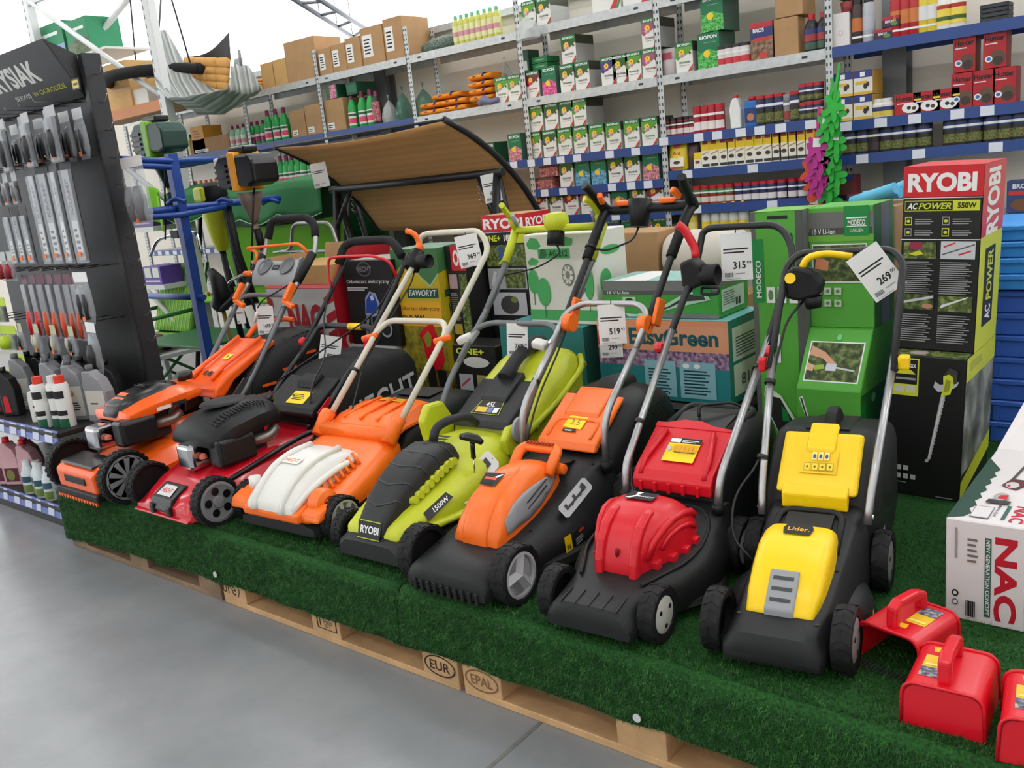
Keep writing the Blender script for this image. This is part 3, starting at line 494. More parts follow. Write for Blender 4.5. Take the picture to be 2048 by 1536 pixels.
# ---- orange and black electric mower
def m_orange():
    t = MOW['orange'] = mower('black electric lawn mower with domed orange hood and orange flap, price 519', (2.425, .09), 1)
    D = pm('deck_black', (31, 32, 33), .5)
    deck('deck', [(-.105, .05, .125, .045, .135, .04), (-.105, .085, .13, .06, .145, .035), (-.09, .103, .135, .075, .15, .03), (-.02, .115, .14, .085, .155, .03), (.05, .125, .145, .09, .165, .03), (.12, .135, .15, .1, .18, .03), (.25, .16, .15, .11, .2, .03), (.38, .2, .15, .12, .205, .035), (.47, .235, .15, .13, .2, .05), (.56, .25, .145, .14, .19, .06), (.6, .22, .14, .14, .18, .08)], D, t)
    obj('skirt', MB().lathe([(.222, .03), (.228, .042), (.222, .06), (.2, .066)], 36, c=(0, .25, 0)), D, t, auto=30)
    for k in range(10): obj('rake_tooth', MB().box(-.12 + .026 * k, -.108 + .026 * k, -.112, -.09, .022, .06), D, t, bevel=.003, seg=1)
    h = dome('hood', [(.045, .14, .115, .078, 4), (.05, .16, .115, .084, 4), (.075, .205, .115, .088, 3.6), (.12, .25, .12, .09, 3.4), (.18, .282, .125, .091, 3.2), (.25, .295, .135, .088, 3.2), (.32, .293, .15, .082, 3.2), (.37, .28, .17, .074, 3.2), (.4, .262, .19, .066, 3.2)], ORG, t, n=12)
    for s in (-1, 1):   # grey side panel following the dome, and the raised orange centre strip
        rings = []
        for y, zt, zb, w_, k in [(.09, .215, .115, .09, 3.5), (.14, .258, .12, .0935, 3.4), (.19, .282, .125, .0945, 3.2), (.26, .289, .14, .0915, 3.2), (.32, .286, .155, .086, 3.2), (.365, .272, .178, .078, 3.2)]:
            f0, f1 = {.09: (.62, .9), .14: (.56, .93), .19: (.57, .94), .26: (.58, .92), .32: (.6, .86), .365: (.64, .76)}[y]; rg = []
            for j in range(6):
                a = PI / 2 * (f0 + (f1 - f0) * j / 5); rg.append((s * (w_ * math.sin(a) ** (2 / k) + .0025), y, zb + (zt - zb) * math.cos(a) ** (2 / k) + .002))
            rings.append(rg)
        sp = obj('side_panel', MB().ring(rings, closed=False, caps=False), GRY, h); so = sp.modifiers.new('s', 'SOLIDIFY'); so.thickness = .003
        for k in range(3): obj('vent_slot', MB().tube([(s * (.0955 - .001 * k), .19, .215 - .02 * k), (s * (.09 - .001 * k), .3, .25 - .02 * k)], .0022, 6), BLK2, sp)
    dome('spine', [(.04, .15, .12, .045, 6), (.046, .172, .12, .048, 6), (.072, .216, .12, .05, 6), (.118, .258, .13, .05, 6), (.18, .2885, .15, .048, 6), (.24, .298, .2, .042, 6), (.27, .296, .22, .03, 6)], ORG, h, n=8)
    plate(h, 'badge', (-.012, .165, .2855), (.07, 0, 0), (0, .05, .026), [('p', DGR, [(.05, 0), (.9, 0), (1, 1), (0, .85)]), ('r', P((240, 90, 40)), .15, .42, .75, .58), ('p', WH, [(.6, .62), (.75, .58), (.97, .85), (.9, .9)]), ('r', INK, .12, .1, .7, .35)])
    # carry handle with finger grooves
    ch = obj('carry_handle', MB().tube([(-.07, .33, .245), (-.072, .385, .3), (-.06, .41, .308), (.06, .41, .308), (.072, .385, .3), (.075, .33, .25)], .019, 10, rad=.03, flat=.8), ORG, h)
    for k in range(9): obj('grip_notch', MB().box(-.05 + .012 * k, -.045 + .012 * k, .393, .412, .322, .3275), pm('dark_orange', (170, 60, 8), .5), ch)
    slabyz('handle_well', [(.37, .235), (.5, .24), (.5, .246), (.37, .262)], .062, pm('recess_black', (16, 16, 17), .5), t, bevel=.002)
    obj('handle_foot', MB().lathe([(.001, 0), (.018, 0), (.02, .02), (.016, .05), (.001, .055)], 14, axis='x', c=(.05, .385, .255)), ORG, h, auto=40)
    heightplate(t, (.168, .335, .19), (0, .15, .05), (-.035, 0, .03), P((170, 170, 172), .4))
    plate(t, 'noise_label', (.203, .23, .085), (0, .035, 0), (-.004, 0, .055), [('r', P((245, 205, 20)), 0, 0, 1, 1), ('t', INK, '96', .2, .2, .8, .5, .01)]); plate(t, 'rating_label', (.2035, .29, .09), (0, .06, .01), (-.004, 0, .045), [('r', INK, 0, 0, 1, 1), ('r', P((210, 60, 40)), .5, .7, .9, .9), ('l', P((170, 170, 170)), .1, .1, .8, .6, 3)])
    fl = slabyz('rear_flap', [(.53, .262), (.545, .288), (.735, .4), (.745, .39), (.57, .275), (.55, .258)], .118, ORG, t, bevel=.01, seg=3)
    slabyz('flap_grip', [(.64, .342), (.65, .36), (.76, .42), (.765, .4)], .07, ORG, fl, bevel=.008)
    obj('flap_rim', MB().tube([(-.085, .56, .297), (-.085, .63, .338), (.085, .63, .338), (.085, .56, .297)], .006, 6, rad=.03), ORG, fl)
    plate(fl, 'price_sticker', (-.005, .615, .3325), (.08, .0, .0), (0, .05, .03), [('p', P((250, 225, 20)), [(.0, .1), (.95, 0), (1, .95), (.08, 1)]), ('t', P((120, 110, 20)), '3.5', .3, .3, .75, .7), ('r', INK, .1, -.25, .75, -.02), ('l', WH, .2, -.2, .65, -.06, 2)])
    gb = dome('grass_box', [(.56, .2, .1, .15, 5), (.6, .3, .09, .17, 5), (.72, .372, .08, .18, 5), (.82, .4, .08, .185, 4.5), (.92, .402, .09, .185, 4), (.99, .375, .12, .175, 4), (1.01, .34, .16, .16, 4)], D, t, n=12)
    dome('box_hump', [(.76, .385, .36, .03, 4), (.79, .415, .36, .05, 4), (.85, .432, .37, .055, 4), (.94, .425, .38, .05, 4), (.97, .4, .37, .03, 4)], D, gb)
    decal(gb, 'vent_holes', (.1895, .66, .16), (0, .3, .05), (-.012, 0, .18), dots(BLK2, .04, .06, .96, .94, 14, 12, .015, 1.7), step=0)['kind'] = 'stuff'
    for s in (-1, 1):
        tubes(t, 'lower_handle', [(s * .165, .525, .23), (s * .165, .53, .385), (s * .17, .84, .635)], .012, ALU, .07); obj('handle_socket', MB().cyl((s * .165, .525, .21), (0, 0, 1), .019, .035, 12), BLK, t)
        obj('clamp_disc', MB().cyl((s * .155 if s < 0 else .15, .825, .63), (1, 0, 0), .032, .032, 18), ORG, t); obj('clamp_lever', MB().box(-.008, .008, -.02, .03, -.02, .075), ORG, t, loc=(s * .17 + .02, .86, .64), rot=(math.radians(-25), math.radians(5), 0), bevel=.006)
        tubes(t, 'upper_handle', [(s * .17, .82, .615), (s * .175, 1.13, .94), (s * .18, 1.19, .99)], .0125, BTB, .03)
        obj('grip_sleeve', MB().tube([(s * .1745, 1.02, .83), (s * .177, 1.14, .955), (s * .18, 1.2, .995)], .0185, 12, rad=.03), BLK, t)
        obj('grip', MB().tube([(s * .182, 1.2, .985), (s * .185, 1.16, 1.025), (s * .195, 1.1, 1.08), (s * .2, 1.085, 1.095)], [.02, .02, .02, .019, .016], 12, rad=.03), BLK, t)
        obj('trigger', MB().box(-.01, .01, -.025, .025, -.012, .012), ORG, t, loc=(s * .155, 1.12, 1.04), rot=(math.radians(-40), 0, s * -.3), bevel=.006); obj('thumb_lever', MB().box(-.03, .03, -.012, .012, -.01, .01), ORG, t, loc=(s * .09, 1.175, 1.015), bevel=.006)
    tubes(t, 'cross_bar', [(-.185, 1.205, .992), (-.14, 1.195, .99), (.14, 1.195, .99), (.185, 1.205, .992)], .02, BLK, .04)
    tubes(t, 'lower_loop', [(-.17, .75, .565), (-.17, .845, .66), (-.12, .88, .69), (.12, .88, .69), (.17, .845, .66), (.17, .75, .565)], .011, ALU, .06)
    obj('switch_box', MB().tube([(-.03, 1.19, 1.025), (-.03, 1.18, .97), (-.03, 1.17, .925)], [.045, .04, .033], 16), BLK, t)
    cable(t, [(-.03, 1.17, .93), (-.04, 1.14, .88), (-.13, 1.09, .85), (-.165, 1.06, .865), (-.16, .95, .76), (-.15, .8, .58), (-.15, .6, .4), (-.14, .5, .26)]); ziptie(t, (-.172, 1.05, .87), (0, .7, .75), .021); ziptie(t, (-.168, .63, .46), (0, .7, .55))
    bolt(t, [(-.12, .02, .121), (.11, .06, .127), (.12, .16, .141), (.13, .5, .238)], .005)
    H = pm('hub_silver', (178, 178, 180), .4)
    for s in (-1, 1): wheel(t, s * .178, 0, .086, .056, 'tri', s, H, 16); wheel(t, s * .205, .6, .1, .045, 'tri', s, H, 16)
m_orange()
# ---- lime electric mower
def m_lime():
    t = MOW['lime'] = mower('lime green electric lawn mower with black chevron hood and 1500W lettering', (2.03, .15), 2)
    D = DGR; K = pm('soft_black', (30, 31, 33), .55)
    deck('deck', [(-.1, .06, .1, .05, .12, .035), (-.1, .085, .11, .06, .13, .03), (-.08, .1, .12, .07, .145, .025), (0, .112, .13, .08, .165, .025), (.12, .12, .14, .09, .195, .025), (.28, .14, .15, .1, .21, .03), (.42, .17, .15, .11, .2, .04), (.52, .18, .14, .12, .18, .06)], K, t)
    b = dome('body', [(-.075, .11, .08, .105, 5), (-.06, .13, .08, .125, 5), (.0, .16, .09, .14, 4), (.1, .195, .1, .17, 3.4), (.2, .225, .11, .19, 3.2), (.32, .262, .12, .19, 3.2), (.42, .285, .14, .18, 3.2), (.5, .28, .16, .165, 3.2), (.53, .25, .18, .15, 3.2)], LIM, t, n=12)
    for s in (-1, 1):
        sk = MB(); sk.loft([]) if False else None
        obj('side_skirt', MB().tube([(s * .1, -.07, .1), (s * .165, .06, .115), (s * .205, .22, .12), (s * .2, .36, .135), (s * .17, .48, .16)], [.012, .02, .026, .026, .022, .02, .02, .02, .02], 8, rad=.06, flat=.6), LIM, b)
    CS = [(-.078, .12, .09, .055, 6), (-.07, .15, .09, .06, 6), (-.01, .212, .1, .07, 6), (.07, .27, .11, .08, 5), (.15, .305, .12, .087, 5), (.22, .317, .14, .09, 5), (.285, .305, .16, .086, 5), (.305, .275, .18, .076, 5)]
    cv = dome('motor_cover', CS, K, t, n=10)
    for y in (-.035, .025, .09, .155, .22): obj('chevron', MB().tube([dpt(CS, y + .05 * abs(f), f * .9, .001) for f in (-.8, -.5, -.25, 0, .25, .5, .8)], .0032, 6), pm('soft_black_edge', (58, 59, 62), .5), cv)
    plate(cv, 'badge', (0, -.0795, .122), (.104, 0, 0), (0, .02, .055), [('p', K, [(.04, 0), (.96, 0), (1, 1), (0, 1)]), ('t', WH, 'RYOBI', .12, .3, .9, .72, .03), ('r', LIM, .05, .95, .95, 1), ('r', LIM, .02, 0, .98, .05)])
    for s in (-1, 1):
        for k in range(9): q = dpt(CS, .05 + .024 * k, s * (.9 - .012 * k), .0); obj('cooling_fin', MB().cyl(q - Vector((s * .02, 0, 0)), (s, 0, .25), .0135, .04, 12), LIM, b)
    nx = Vector((1, 0, .35)).normalized()
    plate(b, 'power_lettering', (.153, .085, .165), (.02, .11, .04), (-.03, 0, .022), [('p', K, [(0, 0), (.05, .9), (.95, 1), (1, .2)]), ('t', WH, '1500W', .3, .25, .9, .7, .02, .2)])
    heightplate(b, (.165, .275, .2), (0, .2, .075), (-.05, 0, .05), P((225, 225, 220), .4))
    obj('height_lever', MB().tube([(.16, .27, .205), (.16, .275, .27)], .003, 6), CHR, t); obj('height_knob', MB().tube([(.16, .275, .265), (.16, .277, .305), (.16, .278, .32)], [.009, .008, .009], 10), BLK2, t); obj('knob_bar', MB().tube([(.115, .275, .335), (.14, .278, .337), (.18, .28, .332), (.2, .28, .322)], [.01, .015, .015, .009], 10), BLK2, t)
    chh = obj('carry_handle', MB().tube([(-.02, .28, .3), (-.02, .3, .345), (0, .34, .362), (.02, .43, .355), (.02, .47, .315)], .016, 10, rad=.03), DGR, t)
    for k in range(3): plate(t, 'vent_stripe', (-.03, .31 + .018 * k, .292 + .004 * k), (.07, 0, 0), (0, .011, .003), [('p', K, [(0, 0), (.85, 0), (1, 1), (.15, 1)])])
    for s in (-1, 1):
        slabyz('handle_cheek', [(.4, .24), (.38, .33), (.42, .385), (.5, .38), (.55, .3), (.54, .22)] if s < 0 else [(.44, .22), (.42, .28), (.46, .32), (.52, .315), (.55, .27), (.54, .2)], s * .185 if s > 0 else -.15, LIM, t, bevel=.012, x0=.15 if s > 0 else -.185)
        obj('pivot_disc', MB().lathe([(.001, 0), (.045, 0), (.045, .012), (.03, .018), (.001, .02)], 22, axis='x', c=(.186 if s > 0 else -.206, .5, .3)), GRY, t, auto=40)
        tubes(t, 'lower_handle', [(s * .195, .5, .295), (s * .2, .6, .43), (s * .2, .88, .66), (s * .205, .96, .72)], .0115, GTB, .06)
        tubes(t, 'upper_handle', [(s * .2, .84, .62), (s * .205, 1.03, .81), (s * .208, 1.06, .84)], .013, GTB, .03); obj('handle_sleeve', MB().tube([(s * .206, 1.03, .815), (s * .21, 1.13, .94)], .017, 12), LIM, t)
        obj('bail_lever', MB().tube([(s * .2, 1.12, .94), (s * .21, 1.1, .99), (s * .205, 1.05, 1.035), (s * .195, 1.03, 1.045)], [.016, .018, .017, .012], 12, rad=.02), LIM, t); obj('lever_insert', MB().tube([(s * .188, 1.11, .955), (s * .19, 1.085, 1.0)], .01, 8), GRY, t)
        obj('clamp_lever', MB().box(-.01, .01, -.018, .05, -.012, .012), CHR if s > 0 else GRY, t, loc=(s * .19, .745, .56), rot=(math.radians(30), 0, 0), bevel=.006)
    obj('wing_nut', MB().box(-.03, .03, -.02, .02, -.015, .015), P((222, 220, 214)), t, loc=(.14, .74, .55), rot=(.3, .2, 0), bevel=.008); obj('wing_nut', MB().box(-.03, .03, -.02, .02, -.015, .015), P((222, 220, 214)), t, loc=(-.22, .74, .56), rot=(.3, -.3, 0), bevel=.008)
    tubes(t, 'cross_bar', [(-.205, 1.12, .935), (.205, 1.12, .935)], .0155, LIM, .01); tubes(t, 'lower_loop', [(-.2, .66, .48), (-.2, .78, .59), (-.14, .81, .612), (.14, .81, .612), (.2, .78, .59), (.2, .66, .48)], .011, GTB, .06)
    sw = obj('switch_box', MB().lathe([(.001, 0), (.035, 0), (.05, .02), (.05, .05), (.04, .07), (.001, .075)], 18, c=(0, 1.12, .925)), LIM, t, auto=40); obj('plug_collar', MB().tube([(0, 1.115, .935), (0, 1.1, .87)], [.034, .036], 16), BLK, sw)
    cable(t, [(0, 1.1, .88), (.03, 1.09, .84), (-.05, 1.04, .79), (-.19, 1.0, .77), (-.2, .98, .76)])
    gb = dome('grass_box', [(.52, .28, .19, .14, 5), (.55, .31, .15, .16, 5), (.7, .4, .18, .18, 5), (.85, .472, .22, .185, 4.5), (.93, .495, .26, .178, 4.5), (.985, .48, .3, .15, 4.5), (1.0, .44, .35, .12, 4.5)], LIM, t, n=12)
    slabyz('lid', [(.5, .285), (.52, .312), (.7, .412), (.72, .417), (.72, .39), (.55, .29)], .13, K, t, bevel=.012); slabyz('lid_step', [(.6, .36), (.61, .376), (.7, .428), (.735, .442), (.74, .415)], .06, K, gb, bevel=.008)
    obj('box_handle', MB().tube([(0, .69, .425), (0, .76, .48), (0, .86, .517), (0, .94, .51)], [.034, .028, .026, .026, .026, .026, .026, .03], 10, rad=.05), DGR, gb)
    plate(gb, 'capacity_label', (0, .575, .3445), (.13, 0, 0), (0, .06, .0333), [('p', LIM, [(0, 0), (1, 0), (.9, 1), (.1, 1)]), ('p', K, [(.02, .03), (.98, .03), (.88, .97), (.12, .97)]), ('t', WH, '45L', .35, .55, .68, .9, .01), ('r', P((226, 190, 60)), .12, .12, .5, .5), ('r', P((110, 130, 190)), .53, .12, .7, .5), ('r', WH, .73, .12, .9, .5)])
    for k in range(8): f = k / 7; obj('rim_notch', MB().box(.181, .189, -.014, .014, -.009, .009), pm('dark_lime', (130, 138, 20), .5), gb, loc=(0, .62 + .33 * f, .275 + .15 * f), rot=(math.radians(25), 0, 0), bevel=.002)
    obj('box_rim', MB().tube([(.17, .56, .26), (.188, .75, .335), (.188, .93, .42), (.14, .995, .45)], .012, 8, rad=.05), LIM, gb)
    H = pm('hub_dark', (70, 70, 72), .5)
    for s in (-1, 1): wheel(t, s * .172, -.01, .07, .046, 'disc', s, H, 22); wheel(t, s * .2, .46, .085, .045, 'disc', s, H, 22)
m_lime()
# ---- orange and white electric scarifier
def m_scar():
    t = MOW['scarifier'] = mower('orange electric scarifier with white front cover and cream handlebar', (1.525, .165), 3)
    deck('chassis', [(-.09, .075, .16, .06, .19, .03), (-.04, .09, .18, .07, .21, .025), (.1, .12, .18, .09, .22, .03), (.3, .16, .18, .1, .21, .05), (.42, .18, .17, .12, .2, .08)], pm('soft_black', (30, 31, 33), .55), t)
    b = MB()
    secs = [(-.1, .11, .085, .13), (-.095, .12, .08, .17), (-.05, .135, .08, .225), (.02, .15, .085, .24), (.1, .175, .095, .235), (.2, .21, .11, .225), (.3, .245, .13, .215), (.36, .26, .16, .2), (.38, .24, .18, .19)]
    b = dome('body', [(y, a, zb, w_, 5) for y, a, zb, w_ in secs], ORG, t, n=10)
    slabyz('front_lip', [(-.115, .078), (-.118, .112), (-.06, .138), (.0, .125), (.0, .08)], .15, ORG, b, bevel=.01)
    for s in (-1, 1):
        slabyz('wheel_guard', [(-.105, .088), (-.09, .125), (-.02, .152), (.06, .142), (.05, .1)], s * .24 if s > 0 else -.15, ORG, b, bevel=.012, x0=.15 if s > 0 else -.24)
    w_ = dome('front_cover', [(-.115, .115, .1, .115, 5), (-.108, .145, .1, .125, 5), (-.06, .192, .105, .13, 4.5), (0, .228, .11, .134, 4.5), (.06, .247, .12, .136, 4.5), (.13, .255, .13, .135, 4.5), (.2, .25, .15, .13, 4.5), (.23, .235, .17, .124, 4.5)], WHT, t, n=12)
    for s in (-1, 1): obj('cover_rib', MB().tube([(s * .072, -.118, .11), (s * .074, -.104, .152), (s * .076, -.055, .198), (s * .078, .0, .232), (s * .078, .08, .254), (s * .076, .18, .257)], [.016] + [.013] * 20, 8, rad=.03), WHT, w_)
    for k in range(7): obj('vent_rib', MB().tube([(.128, .03 + .027 * k, .185 + .009 * k), (.165, .025 + .027 * k, .15 + .009 * k)], .007, 6), ORG, b)
    dm = obj('side_dial', MB().lathe([(.001, 0), (.05, 0), (.055, .02), (.05, .05), (.03, .06), (.028, .053), (.001, .05)], 20, axis='x', c=(.155, -.02, .13)), ORG, b, auto=40)
    obj('oil_cap', MB().cyl((-.165, -.03, .14), (0, 0, 1), .022, .05, 16), WHT, t); obj('oil_tank', MB().cyl((-.165, -.03, .1), (0, 0, 1), .026, .05, 16), ORG, t)
    obj('cover_edge', MB().tube([(.118, -.105, .12), (.128, -.05, .16), (.134, .02, .19), (.137, .1, .21), (.134, .2, .215)], .012, 8, rad=.05), WHT, w_)
    plate(w_, 'badge', (-.02, .04, .2455), (.085, 0, 0), (0, .035, .012), [('r', P((248, 244, 236)), 0, 0, 1, 1), ('t', ORG, 'HECHT', .08, .25, .92, .75, .02)])
    obj('hinge_bar', MB().tube([(-.2, .34, .262), (.2, .34, .262)], .03, 12), ORG, t)
    for s in (-1, 1): obj('handle_socket', MB().tube([(s * .19, .32, .24), (s * .19, .37, .3), (s * .19, .39, .315)], .03, 12), ORG, t)
    fl = obj('rear_flap', MB().loft([(.37, [(0, .282), (.1, .284), (.16, .28), (.19, .26), (.19, .25)]), (.42, [(0, .31), (.1, .313), (.16, .305), (.19, .275), (.19, .265)]), (.55, [(0, .325), (.09, .33), (.15, .322), (.185, .28), (.185, .27)]), (.62, [(0, .318), (.08, .322), (.14, .315), (.17, .275), (.17, .265)]), (.63, [(0, .305), (.08, .305), (.14, .3), (.16, .27), (.16, .262)])]), ORG, t, auto=35)
    for s in (-1, 0, 1): obj('flap_rib', MB().tube([(s * .09 - .02, .39, .3), (s * .085, .48, .328), (s * .08, .58, .333)], .007, 6), ORG, fl)
    plate(fl, 'warning_label', (.0, .57, .3295), (.13, 0, 0), (0, .045, -.003), [('r', P((255, 190, 0)), 0, 0, 1, 1), ('r', P((220, 150, 0)), .1, .2, .9, .8)])
    gb = dome('grass_box', [(.4, .22, .1, .19, 5), (.44, .27, .08, .205, 5), (.6, .305, .06, .21, 5), (.78, .32, .06, .212, 5), (.88, .3, .09, .2, 5), (.9, .27, .12, .18, 5)], BLK, t, n=10)
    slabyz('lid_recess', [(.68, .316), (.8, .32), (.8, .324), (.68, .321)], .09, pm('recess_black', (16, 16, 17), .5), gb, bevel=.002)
    tubes(t, 'lower_handle', [(-.19, .37, .28), (-.19, .72, .58), (-.15, .76, .615), (.15, .76, .615), (.19, .72, .58), (.19, .37, .28)], .0125, CRM, .07)
    tubes(t, 'upper_handle', [(-.195, .7, .56), (-.195, 1.03, .84), (-.19, 1.06, .93), (-.15, 1.06, .945), (.15, 1.06, .945), (.195, 1.05, .87), (.195, .7, .56)], .0125, CRM, .06)
    sw = obj('switch_box', MB().tube([(-.2, .99, .8), (-.2, 1.03, .85), (-.2, 1.045, .875)], [.035, .035, .028], 10), BLK, t); obj('plug_collar', MB().lathe([(.02, 0), (.032, .005), (.032, .06), (.027, .06), (.025, .02), (.001, .018)], 16, axis='x', c=(-.17, 1.01, .83)), BLK, sw)
    obj('trigger_lever', MB().tube([(-.19, 1.045, .87), (-.19, 1.05, .91), (-.2, 1.04, .95), (-.24, 1.03, .965)], [.018, .02, .018, .012], 10, rad=.02), ORG, t)
    for s in (-1, 1): obj('clamp_lever', MB().box(-.045, .03, -.012, .012, -.012, .012), ORG, t, loc=(s * .2, .69, .56), rot=(0, math.radians(-12), .4), bevel=.008)
    obj('clamp_knob', MB().lathe([(.001, 0), (.018, 0), (.02, .014), (.001, .022)], 12, axis='x', c=(-.225, .68, .545)), RED, t)
    cable(t, [(-.19, 1.0, .8), (-.17, .95, .75), (-.175, .7, .545), (-.18, .6, .46), (-.13, .5, .38), (-.1, .42, .3)]); ziptie(t, (-.19, .56, .445), (0, .35, .3), .018)
    H = pm('hub_cream', (196, 194, 186), .45)
    for s in (-1, 1): wheel(t, s * .24, 0, .078, .05, 'spoke', s, H, 24); wheel(t, s * .23, .36, .07, .04, 'spoke', s, H, 24)
m_scar()
# ---- shared petrol engine pieces
def engine(t, y0, z0, x0, metalcol):
    e = obj('engine_block', MB().box(x0 - .11, x0 + .1, y0 - .02, y0 + .2, z0, z0 + .13), pm('engine_black', (38, 38, 40), .5), t, bevel=.015)
    for k in range(5): obj('cooling_fin', MB().box(x0 - .1, x0 + .02, y0 - .05, y0 + .02, z0 + .02 + .02 * k, z0 + .03 + .02 * k), pm('engine_black', (38, 38, 40), .5), e)
    obj('exhaust', MB().box(x0 - .06, x0 + .045, y0 - .12, y0 - .02, z0 + .005, z0 + .11), CHR, e, bevel=.018, seg=3)
    af = obj('air_filter', MB().box(x0 + .09, x0 + .17, y0 - .07, y0 + .1, z0 + .02, z0 + .13), BLK2, e, bevel=.012); obj('filter_lid', MB().box(x0 + .17, x0 + .182, y0 - .06, y0 + .09, z0 + .03, z0 + .12), BLK, af, bevel=.006)
    obj('primer_bulb', MB().lathe([(.001, .014), (.013, .008), (.016, 0), (.016, -.008), (.001, -.01)], 14, c=(x0 + .06, y0 - .075, z0 + .06)), P((214, 110, 90), .5), e, rot=(0, 0, 0), auto=40)
    obj('carburettor', MB().tube([(x0 + .1, y0 + .1, z0 + .07), (x0 + .12, y0 + .2, z0 + .07), (x0 + .1, y0 + .24, z0 + .09)], .025, 8, rad=.03), pm('cast_metal', (150, 146, 140), .4, .8), e); obj('governor_rod', MB().tube([(x0 + .14, y0 + .1, z0 + .13), (x0 + .12, y0 + .25, z0 + .14)], .004, 6), CHR, e)
    return e
# ---- red petrol mower
def m_redpetrol():
    t = MOW['red petrol'] = mower('red petrol lawn mower with black engine and black fabric catcher', (.957, .055), 0)
    R = pm('red_enamel', (206, 20, 40), .22, coat=.5)
    dk = deck('deck', [(-.09, .045, .12, .035, .165, .03), (-.088, .07, .13, .05, .19, .028), (-.05, .105, .15, .06, .205, .03), (.02, .14, .17, .08, .215, .035), (.1, .165, .18, .1, .225, .04), (.25, .185, .18, .11, .235, .045), (.42, .19, .175, .12, .235, .05), (.56, .2, .17, .13, .23, .055), (.64, .19, .16, .13, .22, .07)], R, t)
    slabyz('front_flange', [(-.105, .028), (-.105, .036), (-.06, .045), (-.06, .03)], .19, R, dk, bevel=.003)
    pb = slabyz('badge_bracket', [(-.1, .05), (-.085, .098), (-.02, .135), (.0, .128), (-.06, .08), (-.075, .03)], .072, BLK2, t, bevel=.006)
    for s in (-1, 1): obj('bracket_foot', MB().box(s * .058 - .014, s * .058 + .014, -.104, -.08, .025, .075), BLK2, pb, bevel=.005)
    plate(pb, 'badge', (0, -.0535, .1185), (.095, 0, 0), (0, .045, .026), [('p', P((215, 215, 215)), [(0, 0), (1, 0), (.94, 1), (.06, 1)]), ('t', RED, 'HECHT', .15, .3, .85, .7, .02)])
    e = engine(t, .16, .16, 0, None)
    sh = MB(); sh.loft([(.08, [(0, .305), (.1, .3), (.13, .285), (.135, .27), (.13, .26)]), (.1, [(0, .335), (.11, .325), (.155, .3), (.16, .28), (.155, .265)]), (.18, [(0, .37), (.11, .358), (.17, .325), (.175, .29), (.17, .275)]), (.3, [(0, .395), (.1, .378), (.165, .34), (.17, .3), (.165, .285)]), (.4, [(0, .385), (.09, .368), (.14, .335), (.145, .3), (.14, .285)]), (.43, [(0, .36), (.07, .35), (.11, .325), (.115, .3), (.11, .29)])])
    so = obj('engine_shroud', sh, BLK, e, auto=45); 
    zf = lambda y: np.interp(y, [.1, .18, .3, .4], [.3275, .361, .381, .366])
    for k in range(16):
        y = .13 + .016 * k; obj('grille_slot', MB().box(-.022, .022, -.0035, .0035, -.001, .0022), pm('slot_black', (6, 6, 7), .7), so, loc=(.1, y, zf(y)), rot=(math.radians(10) if y < .3 else math.radians(-6), math.radians(10), 0))
    obj('recoil_dome', MB().lathe([(.085, 0), (.08, .006), (.06, .011), (.001, .013)], 24, c=(-.03, .27, .384), sy=1.2), BLK, so, auto=50)
    obj('fuel_cap', MB().cyl((-.02, .46, .33), (0, .0, 1), .035, .035, 18), BLK2, e)
    fl = slabyz('rear_flap', [(.54, .265), (.56, .29), (.72, .385), (.73, .375), (.58, .26), (.56, .245)], .17, BLK, t, bevel=.012); slabyz('flap_grip', [(.65, .34), (.665, .372), (.72, .402), (.735, .38)], .06, BLK, fl, bevel=.012)
    plate(fl, 'warning_label', (.02, .605, .3185), (.12, 0, 0), (0, .065, .0385), [('p', P((250, 222, 10)), [(0, 0), (.98, .03), (1, 1), (.05, .97)]), ('l', INK, .15, .3, .85, .8, 4), ('c', INK, .12, .6, .05, .09)])
    bag = dome('catcher_bag', [(.62, .29, .16, .19, 9), (.66, .34, .1, .215, 9), (.8, .405, .07, .23, 9), (.98, .435, .08, .235, 9), (1.1, .43, .1, .23, 9), (1.13, .4, .14, .22, 9)], pm('black_fabric', (24, 24, 26), .85, bump=.2, bscale=500), t, n=10)
    plate(bag, 'bag_lettering', (.2375, .9, .25), (0, .4, .06), (0, -.02, .12), [('t', P((205, 205, 205)), 'HECHT', 0, .05, 1, .95, .015)])
    for s in (-1, 1):
        obj('hinge_plate', MB().prism([(.56, .18), (.55, .28), (.62, .33), (.68, .27), (.66, .18)], s * .2, s * .206, 'yz'), R, t); tubes(t, 'lower_handle', [(s * .2, .58, .26), (s * .2, .7, .37), (s * .205, .88, .5)], .0115, BTB, .06)
        tubes(t, 'upper_handle', [(s * .205, .82, .455), (s * .21, 1.14, .8), (s * .2, 1.18, .86)], .0115, BTB, .05)
        obj('clamp_knob', MB().lathe([(.001, 0), (.02, 0), (.024, .012), (.016, .026), (.001, .028)], 10, axis='x', c=(s * .212 + (-.028 if s < 0 else 0), .86, .5)), RED, t); obj('handle_bolt', MB().cyl((s * .2, .62, .22), (s, 0, 0), .012, .016, 10), CHR, t)
    tubes(t, 'foam_grip', [(-.205, 1.12, .83), (-.21, 1.17, .905), (-.15, 1.18, .925), (.12, 1.18, .925), (.2, 1.15, .85)], .02, FOAM, .06, 12)
    tubes(t, 'brake_bail', [(-.2, 1.06, .72), (-.215, 1.05, .78), (-.225, 1.08, .86), (-.1, 1.06, .868), (.1, 1.06, .868), (.19, 1.08, .84), (.205, 1.1, .76)], .007, RED, .03, 8)
    tubes(t, 'cross_bar', [(-.2, .8, .43), (-.19, .93, .56), (-.12, .94, .565), (.14, .94, .565), (.2, .93, .55)], .014, BTB, .05); tubes(t, 'yellow_sleeve', [(.02, .94, .565), (.11, .94, .565)], .0155, YEL, 0)
